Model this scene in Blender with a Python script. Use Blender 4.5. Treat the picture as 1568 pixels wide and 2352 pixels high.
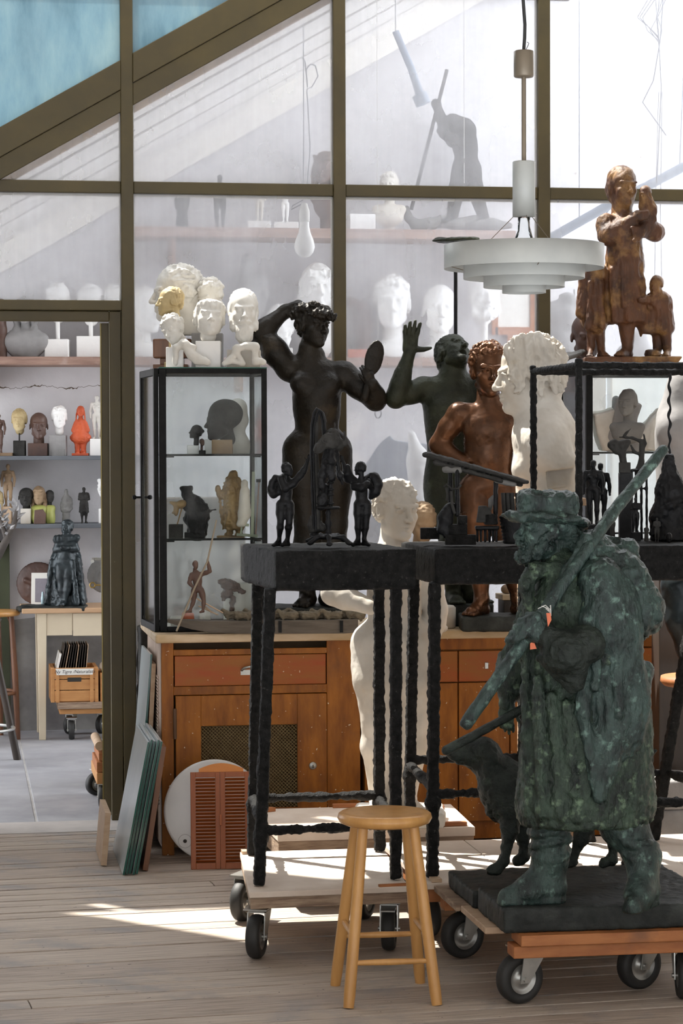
import bpy, bmesh, math, random
import numpy as np
from mathutils import Vector, Matrix

for _o in list(bpy.data.objects): bpy.data.objects.remove(_o)
SC = bpy.context.scene
COL = SC.collection
random.seed(7)

# ---------------------------------------------------------------- camera
FPX = 5488.0; CXP, CYP = 784.0, 1176.0; CAMZ = 1.72
YAW = math.radians(9.05); PITCH = math.atan(136 / FPX); ROLL = 0.0032
_cf = np.array([math.sin(YAW) * math.cos(PITCH), math.cos(YAW) * math.cos(PITCH), -math.sin(PITCH)])
_cr = np.array([math.cos(YAW), -math.sin(YAW), 0.0]); _cu = np.cross(_cr, _cf)
_r = _cr * math.cos(ROLL) - _cu * math.sin(ROLL); _u = _cu * math.cos(ROLL) + _cr * math.sin(ROLL)
FH = np.array([math.sin(YAW), math.cos(YAW), 0.0]); RH = _cr.copy(); EYE = np.array([0, 0, CAMZ])
cam = bpy.data.cameras.new('camera'); cam.sensor_fit = 'VERTICAL'; cam.sensor_height = 36.0
cam.lens = FPX / 2352 * 36.0; cam.clip_start = .1; cam.clip_end = 200
camo = bpy.data.objects.new('camera', cam); COL.objects.link(camo)
camo.matrix_world = Matrix(((_r[0], _u[0], -_cf[0], 0), (_r[1], _u[1], -_cf[1], 0), (_r[2], _u[2], -_cf[2], CAMZ), (0, 0, 0, 1)))
SC.camera = camo

# ---------------------------------------------------------------- light
w = bpy.data.worlds.new('world'); SC.world = w; w.use_nodes = True
_bg = w.node_tree.nodes['Background']
_bg.inputs[0].default_value = (.93, .96, 1.0, 1); _bg.inputs[1].default_value = 4.2
SUNTRAVEL = Vector((.369, -.444, -1.0)).normalized()      # over the lean-to, from behind left
sl = bpy.data.lights.new('sun', 'SUN'); sl.energy = 10.5; sl.angle = math.radians(.6); sl.color = (1, .95, .86)
so = bpy.data.objects.new('sun', sl); COL.objects.link(so); so.location = (-1, 14, 9)
so.rotation_euler = SUNTRAVEL.to_track_quat('-Z', 'Y').to_euler()
SC.view_settings.view_transform = 'Standard'; SC.view_settings.look = 'None'
SC.view_settings.gamma = 1; SC.view_settings.exposure = 0.25; SC.view_settings.use_curve_mapping = False
SC.cycles.transparent_max_bounces = 16; SC.cycles.max_bounces = 8

# ---------------------------------------------------------------- geometry of the view
def V(*a): return np.array(a, float)
def ray(px, py): return _cf + _r * ((px - CXP) / FPX) - _u * ((py - CYP) / FPX)
def at(px, py, d):
    v = ray(px, py); return EYE + v * (d / float(v @ FH))
def onz(px, py, z):
    v = ray(px, py); return EYE + v * ((z - CAMZ) / v[2])
def ony(px, py, y):
    v = ray(px, py); return EYE + v * (y / v[1])
def rotz(a): c, s = math.cos(a), math.sin(a); return np.array([[c, -s, 0], [s, c, 0], [0, 0, 1.]])
def rotx(a): c, s = math.cos(a), math.sin(a); return np.array([[1., 0, 0], [0, c, -s], [0, s, c]])
def roty(a): c, s = math.cos(a), math.sin(a); return np.array([[c, 0, s], [0, 1., 0], [-s, 0, c]])
def euler(x=0, y=0, z=0): return rotz(math.radians(z)) @ roty(math.radians(y)) @ rotx(math.radians(x))
def nrm(v): v = np.asarray(v, float); return v / (np.linalg.norm(v) + 1e-9)

# ---------------------------------------------------------------- objects
def tag(o, label=None, cat=None, group=None, kind=None):
    if label: o['label'] = label
    if cat: o['category'] = cat
    if group: o['group'] = group
    if kind: o['kind'] = kind
    return o
def empty(name, loc, rz=0, label=None, cat=None, group=None):
    o = bpy.data.objects.new(name, None); COL.objects.link(o); o.location = loc; o.rotation_euler = (0, 0, rz)
    o.empty_display_size = .05
    return tag(o, label, cat, group)
def link(name, me, mat, parent=None):
    o = bpy.data.objects.new(name, me); COL.objects.link(o)
    if mat is not None and not me.materials: me.materials.append(mat)
    if parent is not None: o.parent = parent
    return o
def copy_tree(o, parent=None):
    c = o.copy(); COL.objects.link(c)
    c.parent = parent
    for ch in list(o.children): copy_tree(ch, c)
    return c

class MB:
    """collects boxes, tubes and lathes into one mesh (one part)"""
    def __init__(s): s.v = []; s.f = []; s.sm = []
    def add(s, vs, fs, smooth=False):
        n = len(s.v); s.v += [tuple(map(float, p)) for p in vs]
        s.f += [tuple(i + n for i in f) for f in fs]; s.sm += [smooth] * len(fs); return s
    def box(s, lo, hi, R=None, c=None):
        x0, y0, z0 = lo; x1, y1, z1 = hi
        P = [(x0, y0, z0), (x1, y0, z0), (x1, y1, z0), (x0, y1, z0), (x0, y0, z1), (x1, y0, z1), (x1, y1, z1), (x0, y1, z1)]
        if R is not None:
            c = V(0, 0, 0) if c is None else np.asarray(c, float)
            P = [c + R @ (np.array(p) - c) for p in P]
        return s.add(P, [(3, 2, 1, 0), (4, 5, 6, 7), (0, 1, 5, 4), (1, 2, 6, 5), (2, 3, 7, 6), (3, 0, 4, 7)])
    def cbox(s, c, size, R=None):
        c = np.asarray(c, float); h = np.asarray(size, float) / 2
        return s.box(c - h, c + h, R, c)
    def hexa(s, P):
        return s.add(P, [(3, 2, 1, 0), (4, 5, 6, 7), (0, 1, 5, 4), (1, 2, 6, 5), (2, 3, 7, 6), (3, 0, 4, 7)])
    def path(s, pts, r, n=10, closed=False, cap=True, smooth=True):
        pts = [np.asarray(p, float) for p in pts]; m = len(pts)
        rs = r if isinstance(r, (list, tuple)) else [r] * m
        up = None; rings = []
        for i, p in enumerate(pts):
            a = pts[i - 1] if (i > 0 or closed) else pts[i]; b = pts[(i + 1) % m] if (i < m - 1 or closed) else pts[i]
            t = nrm(b - a)
            if up is None: up = V(0, 0, 1) if abs(t[2]) < .9 else V(1, 0, 0)
            x = nrm(np.cross(t, up)); up = nrm(np.cross(x, t))
            rings.append([p + (x * math.cos(2 * math.pi * j / n) + up * math.sin(2 * math.pi * j / n)) * rs[i] for j in range(n)])
        vs = [q for rg in rings for q in rg]; fs = []
        for i in range(m if closed else m - 1):
            k = (i + 1) % m
            for j in range(n): fs.append((i * n + j, i * n + (j + 1) % n, k * n + (j + 1) % n, k * n + j))
        s.add(vs, fs, smooth)
        if cap and not closed:
            s.add(rings[0], [tuple(range(n))[::-1]]); s.add(rings[-1], [tuple(range(n))])
        return s
    def tube(s, a, b, r, r2=None, n=12, smooth=True): return s.path([a, b], [r, r if r2 is None else r2], n, smooth=smooth)
    def lathe(s, prof, c=(0, 0, 0), n=32, R=None, smooth=True):
        c = np.asarray(c, float); vs = []; fs = []
        for (r, z) in prof:
            for j in range(n):
                a = 2 * math.pi * j / n; p = V(r * math.cos(a), r * math.sin(a), z)
                vs.append(c + (R @ p if R is not None else p))
        for i in range(len(prof) - 1):
            for j in range(n): fs.append((i * n + j, i * n + (j + 1) % n, (i + 1) * n + (j + 1) % n, (i + 1) * n + j))
        closed = prof[0] == prof[-1]
        if prof[0][0] > 1e-6 and not closed: fs.append(tuple(range(n))[::-1])
        if prof[-1][0] > 1e-6 and not closed: fs.append(tuple((len(prof) - 1) * n + j for j in range(n)))
        return s.add(vs, fs, smooth)
    def prism(s, poly, y0, y1, R=None, c=(0, 0, 0)):
        """poly in x,z, extruded along y"""
        c = np.asarray(c, float); n = len(poly)
        P = [V(x, y0, z) for x, z in poly] + [V(x, y1, z) for x, z in poly]
        if R is not None: P = [c + R @ p for p in P]
        else: P = [c + p for p in P]
        return s.add(P, [tuple(range(n)), tuple(range(2 * n - 1, n - 1, -1))] + [((i + 1) % n, i, n + i, n + (i + 1) % n) for i in range(n)])
    def mesh(s, name):
        me = bpy.data.meshes.new(name); me.from_pydata(s.v, [], s.f)
        me.polygons.foreach_set('use_smooth', s.sm)
        bm = bmesh.new(); bm.from_mesh(me); bmesh.ops.recalc_face_normals(bm, faces=bm.faces); bm.to_mesh(me); bm.free()
        me.update(); return me
    def build(s, name, mat, parent=None, bevel=0):
        o = link(name, s.mesh(name), mat, parent)
        if bevel:
            b = o.modifiers.new('bevel', 'BEVEL'); b.width = bevel; b.segments = 2; b.limit_method = 'ANGLE'; b.angle_limit = math.radians(50)
        return o
def inset(o, root):
    """parent a world-space mesh to an unrotated root standing at its own location"""
    o.parent = root; o.location = tuple(-Vector(root.location)); return o

# ---------------------------------------------------------------- materials
def _n(nt, t, **kw):
    nd = nt.nodes.new(t)
    for k, v in kw.items(): setattr(nd, k, v)
    return nd
def mat(name, c1, c2=None, scale=8., rough=.6, metal=0., bump=0., bscale=40., detail=4., ramp=(.35, .65), grain=None, specks=None, spec=.5, c3=None, c3at=(.6, .75), c3scale=3., rvar=0., wave=None):
    m = bpy.data.materials.new(name); m.use_nodes = True; nt = m.node_tree; N = nt.nodes; L = nt.links
    b = N['Principled BSDF']; b.inputs['Roughness'].default_value = rough; b.inputs['Metallic'].default_value = metal
    b.inputs['Specular IOR Level'].default_value = spec
    tc = _n(nt, 'ShaderNodeTexCoord'); src = tc.outputs['Object']
    if grain:
        mp = _n(nt, 'ShaderNodeMapping'); mp.inputs['Scale'].default_value = grain; L.new(src, mp.inputs[0]); gsrc = mp.outputs[0]
    else: gsrc = src
    def noise(sc, dt, s=None):
        n = _n(nt, 'ShaderNodeTexNoise'); n.inputs['Scale'].default_value = sc; n.inputs['Detail'].default_value = dt; n.inputs['Roughness'].default_value = .62
        L.new(s or gsrc, n.inputs['Vector']); return n.outputs['Fac']
    def rampn(f, a, c):
        r = _n(nt, 'ShaderNodeValToRGB'); r.color_ramp.elements[0].position = a[0]; r.color_ramp.elements[1].position = a[1]
        r.color_ramp.elements[0].color = (*c[0], 1); r.color_ramp.elements[1].color = (*c[1], 1); L.new(f, r.inputs[0]); return r.outputs[0]
    def mix(f, a, bb):
        x = _n(nt, 'ShaderNodeMix', data_type='RGBA'); L.new(f, x.inputs[0]); L.new(a, x.inputs[6])
        if isinstance(bb, tuple): x.inputs[7].default_value = (*bb, 1)
        else: L.new(bb, x.inputs[7])
        return x.outputs[2]
    if c2 is None: c2 = tuple(x * .8 for x in c1)
    col = rampn(noise(scale, detail), ramp, (c1, c2))
    if c3 is not None:
        col = mix(rampn(noise(c3scale, 5., src), c3at, ((0, 0, 0), (1, 1, 1))), col, c3)
    if specks:
        sc, th, scol = specks
        col = mix(rampn(noise(sc, 2., src), (th, th + .02), ((0, 0, 0), (1, 1, 1))), col, scol)
    L.new(col, b.inputs['Base Color'])
    if rvar:
        mr = _n(nt, 'ShaderNodeMapRange'); mr.inputs[3].default_value = rough - rvar; mr.inputs[4].default_value = rough + rvar
        mr.inputs[1].default_value = .3; mr.inputs[2].default_value = .7
        L.new(noise(scale * 1.7, 3.), mr.inputs[0]); L.new(mr.outputs[0], b.inputs['Roughness'])
    if bump:
        bp = _n(nt, 'ShaderNodeBump'); bp.inputs['Strength'].default_value = bump; bp.inputs['Distance'].default_value = .01
        L.new(noise(bscale, 6.), bp.inputs['Height']); L.new(bp.outputs[0], b.inputs['Normal'])
    return m
def dusty(name, tint, lo, hi, streak=True, tcol=(.96, .97, .98), trans=.5, rough_gloss=True):
    """dirty pane: clear glass under a patchy film of dust that scatters light both ways"""
    m = bpy.data.materials.new(name); m.use_nodes = True; nt = m.node_tree; N = nt.nodes; L = nt.links
    for x in list(N): N.remove(x)
    out = _n(nt, 'ShaderNodeOutputMaterial'); tc = _n(nt, 'ShaderNodeTexCoord')
    n1 = _n(nt, 'ShaderNodeTexNoise'); n1.inputs['Scale'].default_value = 2.2; n1.inputs['Detail'].default_value = 5
    L.new(tc.outputs['Object'], n1.inputs['Vector'])
    mp = _n(nt, 'ShaderNodeMapping'); mp.inputs['Scale'].default_value = (14, 1, .9); L.new(tc.outputs['Object'], mp.inputs[0])
    n2 = _n(nt, 'ShaderNodeTexNoise'); n2.inputs['Scale'].default_value = 1.3; n2.inputs['Detail'].default_value = 4; L.new(mp.outputs[0], n2.inputs['Vector'])
    ad = _n(nt, 'ShaderNodeMath', operation='MULTIPLY_ADD'); L.new(n2.outputs[0], ad.inputs[0]); ad.inputs[1].default_value = .22 if streak else .1
    L.new(n1.outputs[0], ad.inputs[2])
    mr = _n(nt, 'ShaderNodeMapRange'); mr.inputs[1].default_value = .40; mr.inputs[2].default_value = .85; mr.inputs[3].default_value = lo; mr.inputs[4].default_value = hi
    L.new(ad.outputs[0], mr.inputs[0])
    tr = _n(nt, 'ShaderNodeBsdfTransparent'); tr.inputs[0].default_value = (*tcol, 1)
    df = _n(nt, 'ShaderNodeBsdfDiffuse'); df.inputs[0].default_value = (*tint, 1)
    tl = _n(nt, 'ShaderNodeBsdfTranslucent'); tl.inputs[0].default_value = (*tint, 1)
    m1 = _n(nt, 'ShaderNodeMixShader'); m1.inputs[0].default_value = trans; L.new(df.outputs[0], m1.inputs[1]); L.new(tl.outputs[0], m1.inputs[2])
    m2 = _n(nt, 'ShaderNodeMixShader'); L.new(mr.outputs[0], m2.inputs[0]); L.new(tr.outputs[0], m2.inputs[1]); L.new(m1.outputs[0], m2.inputs[2])
    gl = _n(nt, 'ShaderNodeBsdfGlossy'); gl.inputs['Roughness'].default_value = .06; gl.inputs[0].default_value = (1, 1, 1, 1)
    fr = _n(nt, 'ShaderNodeFresnel'); fr.inputs[0].default_value = 1.35
    m3 = _n(nt, 'ShaderNodeMixShader'); L.new(fr.outputs[0], m3.inputs[0]); L.new(m2.outputs[0], m3.inputs[1]); L.new(gl.outputs[0], m3.inputs[2])
    L.new(m3.outputs[0], out.inputs[0])
    return m

def boards_mat(name, c1, c2, c3, grain, rough=.7, bump=.25):
    return mat(name, c1, c2, scale=3., rough=rough, bump=bump, bscale=5., grain=grain, detail=10., ramp=(.40, .62), c3=c3, c3at=(.52, .72), c3scale=3.1, specks=(34, .70, (.11, .09, .08)))

M = {}
M['frame'] = mat('olive painted steel', (.088, .064, .019), (.062, .046, .016), 3, .5, bump=.05, bscale=120, specks=(60, .78, (.2, .17, .1)))
M['pane'] = dusty('dusty pane', (.94, .95, 1.0), .18, .41)
M['teal'] = dusty('weathered pane with algae film', (.30, .46, .52), .70, .97, tcol=(.30, .48, .55), trans=.6)
def _mottle(m, ca, cb, cc):
    nt = m.node_tree; L = nt.links; tc = _n(nt, 'ShaderNodeTexCoord'); mp = _n(nt, 'ShaderNodeMapping'); mp.inputs['Rotation'].default_value = (0, -.55, 0); mp.inputs['Scale'].default_value = (3.2, 1, .9); L.new(tc.outputs['Object'], mp.inputs[0])
    n1 = _n(nt, 'ShaderNodeTexNoise'); n1.inputs['Scale'].default_value = 2.2; n1.inputs['Detail'].default_value = 8; n1.inputs['Roughness'].default_value = .65; L.new(mp.outputs[0], n1.inputs['Vector'])
    r = _n(nt, 'ShaderNodeValToRGB'); e = r.color_ramp.elements; e[0].position = .22; e[1].position = .80; e[0].color = (*ca, 1); e[1].color = (*cc, 1); x = e.new(.5); x.color = (*cb, 1); L.new(n1.outputs[0], r.inputs[0])
    for nd in nt.nodes:
        if nd.type in ('BSDF_DIFFUSE', 'BSDF_TRANSLUCENT'): L.new(r.outputs[0], nd.inputs[0])
_mottle(M['teal'], (.19, .30, .35), (.35, .47, .52), (.55, .65, .64))
M['vglass'] = dusty('display glass', (.9, .95, .95), .0, .006, tcol=(.975, .992, .988))
M['plasterwall'] = mat('old limewashed wall', (.64, .625, .64), (.55, .535, .55), 2.2, .9, bump=.35, bscale=14, c3=(.46, .41, .37), c3at=(.66, .82), c3scale=2.6, specks=(17, .755, (.36, .30, .25)))
M['plasterlow'] = mat('damp grey wall base', (.30, .29, .28), (.16, .15, .15), 3, .9, bump=.4, bscale=14)
M['ceil'] = mat('white ceiling boards', (.80, .77, .72), (.72, .69, .66), 2, .7, grain=(1, 12, 1))
M['conc'] = mat('grey concrete slab', (.36, .36, .38), (.25, .25, .27), 2.2, .75, bump=.1, bscale=60, c3=(.45, .45, .46), c3scale=1.1)
M['board'] = boards_mat('worn grey floorboards', (.50, .415, .345), (.31, .25, .20), (.27, .26, .265), (1.4, 26, 6), .5, .5)
M['board2'] = boards_mat('worn pale floorboards', (.56, .475, .395), (.38, .31, .25), (.29, .275, .27), (1.2, 30, 6), .5, .5)
M['gap'] = mat('dark joint', (.03, .025, .02))
M['cab'] = mat('orange varnished wood', (.37, .130, .012), (.20, .062, .006), 3.2, .45, spec=.3, grain=(5, 5, 1.2), bump=.06, bscale=30, c3=(.16, .06, .02), c3at=(.55, .8), c3scale=3.5, specks=(62, .70, (.75, .66, .5)))
M['cabred'] = mat('reddish drawer wood', (.34, .070, .014), (.30, .105, .016), 3, .42, spec=.3, grain=(1.2, 5, 5), c3=(.2, .08, .02), c3scale=4, specks=(66, .71, (.75, .66, .5)))
M['cabside'] = mat('bleached cabinet side', (.52, .40, .32), (.40, .29, .22), 3, .7, grain=(5, 5, 1))
M['top'] = mat('stained worktop', (.66, .52, .36), (.50, .36, .20), 4, .55, grain=(1, 5, 3), c3=(.28, .16, .07), c3at=(.6, .8), c3scale=5)
M['ply'] = mat('dusty plywood', (.72, .62, .53), (.60, .49, .40), 5, .7, bump=.05, bscale=60, c3=(.42, .33, .26), c3at=(.66, .85), c3scale=3)
M['plyedge'] = mat('worn plywood edge', (.40, .29, .20), (.20, .13, .09), 6, .8, grain=(1.5, 3, 14), bump=.3, bscale=12)
M['orangewood'] = mat('orange timber', (.42, .16, .05), (.30, .10, .03), 4, .6, grain=(1.5, 6, 6), bump=.1, bscale=20, c3=(.22, .09, .04), c3scale=4)
M['palewood'] = mat('pale timber', (.55, .40, .27), (.42, .28, .18), 4, .6, grain=(1.5, 6, 6))
M['stool'] = mat('honey beech', (.62, .33, .11), (.50, .25, .075), 3, .32, grain=(6, 6, .8), c3=(.38, .17, .05), c3at=(.6, .85), c3scale=5)
M['shutter'] = mat('red brown shutter wood', (.33, .085, .014), (.25, .06, .010), 3, .42, grain=(5, 5, 1))
M['shutter2'] = mat('bright orange veneer', (.62, .22, .025), (.55, .18, .02), 3, .4, grain=(1, 5, 5))
M['marble'] = mat('white marble', (.74, .74, .73), (.62, .63, .64), 2.4, .3, detail=8)
M['white'] = mat('white plaster', (.70, .68, .635), (.56, .535, .485), 5, .75, bump=.12, bscale=50, c3=(.60, .50, .36), c3at=(.66, .9), c3scale=4)
M['white2'] = mat('clean white plaster', (.92, .91, .89), (.85, .84, .83), 5, .8, bump=.1, bscale=60)
M['whitepatch'] = mat('old plaster with ochre stains', (.68, .645, .59), (.52, .465, .39), 4, .75, bump=.15, bscale=40, c3=(.62, .47, .29), c3at=(.6, .85), c3scale=4)
M['ochre'] = mat('yellowed plaster', (.55, .44, .24), (.38, .28, .13), 9, .6, bump=.15, bscale=60)
M['greyplaster'] = mat('grey plaster', (.33, .32, .32), (.24, .235, .235), 5, .85, bump=.12, bscale=50)
M['bronze'] = mat('dark brown bronze', (.012, .010, .008), (.024, .019, .013), 7, .36, .25, bump=.3, bscale=90, spec=.28, c3=(.075, .054, .030), c3at=(.58, .82), c3scale=6, rvar=.08)
M['bronzegreen'] = mat('dark olive bronze', (.017, .020, .014), (.036, .041, .025), 7, .40, .25, bump=.35, bscale=90, spec=.28, c3=(.065, .074, .036), c3at=(.58, .8), c3scale=5)
M['copper'] = mat('polished brown bronze', (.15, .064, .028), (.065, .030, .016), 6, .30, .65, bump=.05, bscale=40, c3=(.26, .10, .038), c3at=(.58, .8), c3scale=5, rvar=.07)
M['verdigris'] = mat('green patinated bronze', (.009, .015, .014), (.042, .072, .062), 22, .33, .15, bump=.8, bscale=80, spec=.45, c3=(.17, .27, .225), c3at=(.57, .75), c3scale=30, rvar=.1, detail=8, grain=(1, 1, .5))  # pale green patches: patina, lightened to stand in for highlights as well
M['verdigris2'] = mat('yellow green patinated bronze', (.008, .013, .011), (.045, .073, .049), 20, .34, .15, bump=1., bscale=75, spec=.45, c3=(.18, .26, .165), c3at=(.56, .74), c3scale=28, rvar=.1, detail=8, grain=(1, 1, .5))  # light patches serve as both patina and painted highlights on the coat
M['darkgreen'] = mat('near black green bronze', (.009, .012, .010), (.024, .031, .026), 20, .42, .15, spec=.28, bump=.7, bscale=80, c3=(.06, .08, .06), c3at=(.6, .8), c3scale=8)
M['slab'] = mat('dark bronze slab', (.016, .018, .017), (.036, .040, .037), 12, .55, .05, spec=.2, bump=.7, bscale=25, c3=(.09, .10, .095), c3at=(.6, .85), c3scale=4)
M['iron'] = mat('black rough metal', (.007, .007, .007), (.020, .0195, .019), 40, .5, 0., bump=.9, bscale=110, spec=.14, c3=(.085, .083, .078), c3at=(.62, .76), c3scale=75)
M['ironsmooth'] = mat('black painted steel', (.005, .005, .005), (.011, .011, .011), 20, .45, 0, spec=.12)
M['black'] = mat('black bronze', (.008, .008, .009), (.018, .018, .019), 20, .38, .15, bump=.25, bscale=120, spec=.16)
M['blackblue'] = mat('blue black bronze', (.014, .019, .022), (.032, .044, .05), 7, .34, .35, bump=.15, bscale=50, c3=(.06, .085, .09), c3at=(.62, .85), c3scale=8)
M['terracotta'] = mat('brown glazed terracotta', (.13, .052, .022), (.05, .024, .015), 7, .5, bump=.4, bscale=45, spec=.35, c3=(.33, .18, .066), c3at=(.50, .68), c3scale=7, grain=(1.6, 1.6, .8))
M['umber'] = mat('dark umber clay', (.10, .05, .035), (.06, .032, .026), 8, .5, bump=.2, bscale=40)
M['red'] = mat('red painted clay', (.62, .11, .035), (.48, .08, .03), 8, .6, bump=.25, bscale=45)
M['brown'] = mat('dark brown clay', (.085, .045, .035), (.13, .075, .055), 8, .5, bump=.2, bscale=50)
M['tan'] = mat('tan clay', (.36, .25, .15), (.26, .17, .10), 8, .7, bump=.2, bscale=50)
M['tanstatue'] = mat('ochre brown bronze', (.34, .22, .09), (.2, .12, .05), 9, .5, .1, bump=.2, bscale=60)
M['lime'] = mat('yellow green glaze', (.42, .44, .12), (.34, .36, .10), 8, .5)
M['greyclay'] = mat('grey clay', (.20, .195, .185), (.13, .125, .12), 8, .75, bump=.15, bscale=50)
M['dkclay'] = mat('charcoal clay', (.024, .023, .0215), (.050, .048, .045), 14, .7, bump=.3, bscale=80, spec=.2)
M['stone'] = mat('grey stone', (.34, .33, .33), (.24, .235, .23), 6, .85, bump=.3, bscale=30)
M['shelfgrey'] = mat('slate grey shelf', (.13, .14, .155), (.10, .11, .125), 4, .6)
M['shelfbrown'] = mat('brown timber shelf', (.36, .23, .18), (.22, .13, .10), 4, .7, grain=(1, 6, 10), c3=(.55, .45, .4), c3scale=2)
M['cream'] = mat('cream painted wood', (.66, .57, .42), (.60, .51, .37), 3, .45, c3=(.45, .30, .16), c3at=(.68, .82), c3scale=7)
M['tabletop'] = mat('scrubbed table top', (.58, .38, .23), (.48, .30, .17), 3, .55, grain=(1.2, 8, 8))
M['crate'] = mat('orange fruit crate wood', (.56, .28, .10), (.44, .20, .065), 4, .6, grain=(1.2, 6, 6), bump=.1, bscale=20)
M['rubber'] = mat('black rubber', (.018, .018, .018), (.032, .032, .031), 8, .6, c3=(.10, .095, .085), c3at=(.62, .85), c3scale=9)
M['zinc'] = mat('galvanised steel', (.50, .50, .48), (.38, .38, .36), 12, .34, .8, c3=(.32, .29, .22), c3at=(.62, .8), c3scale=10)
M['lampmetal'] = mat('off white lamp enamel', (.46, .47, .45), (.38, .39, .38), 4, .42, bump=.03, bscale=30, c3=(.45, .46, .44), c3at=(.62, .85), c3scale=5)
M['lampcap'] = mat('taupe lamp metal', (.22, .18, .13), (.19, .155, .115), 4, .4, .3)
M['bulb'] = mat('frosted bulb glass', (.92, .90, .86), (.90, .88, .84), 3, .25)
M['chairwood'] = mat('brown bentwood', (.20, .085, .04), (.13, .055, .03), 4, .35, grain=(5, 5, 1))
M['darkwood'] = mat('very dark wood', (.035, .026, .021), (.055, .04, .03), 4, .45, grain=(5, 5, 1))
M['bark'] = mat('grey brown bark', (.085, .07, .06), (.05, .042, .037), 9, .8, bump=.3, bscale=40)
M['paper'] = mat('off white paper', (.78, .76, .71), (.74, .72, .67), 4, .8)
M['ink'] = mat('black ink', (.03, .03, .035))
M['greenglass'] = mat('dark green glass edge', (.008, .10, .075), (.004, .055, .04), 4, .15, grain=(1, 1, .4))
M['mirror'] = mat('pale glass sheet face', (.55, .60, .62), (.45, .50, .52), 2, .2)
M['redcard'] = mat('orange red card', (.62, .16, .07), (.55, .13, .06), 4, .7)
M['brass'] = mat('old brass', (.42, .29, .09), (.32, .21, .06), 6, .3, .8)
M['rope'] = mat('grey rope', (.30, .31, .33), (.24, .25, .27), 20, .9)
M['bluegrey'] = mat('blue grey painted metal', (.28, .33, .40), (.22, .26, .33), 4, .6)
M['canvas'] = mat('grey canvas', (.28, .26, .30), (.2, .18, .2), 4, .9)
M['mossgreen'] = mat('dark green panel', (.05, .06, .03), (.035, .04, .02), 5, .8)
M['goldbox'] = mat('dull brown panel', (.17, .105, .045), (.10, .065, .03), 3, .6)
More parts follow.
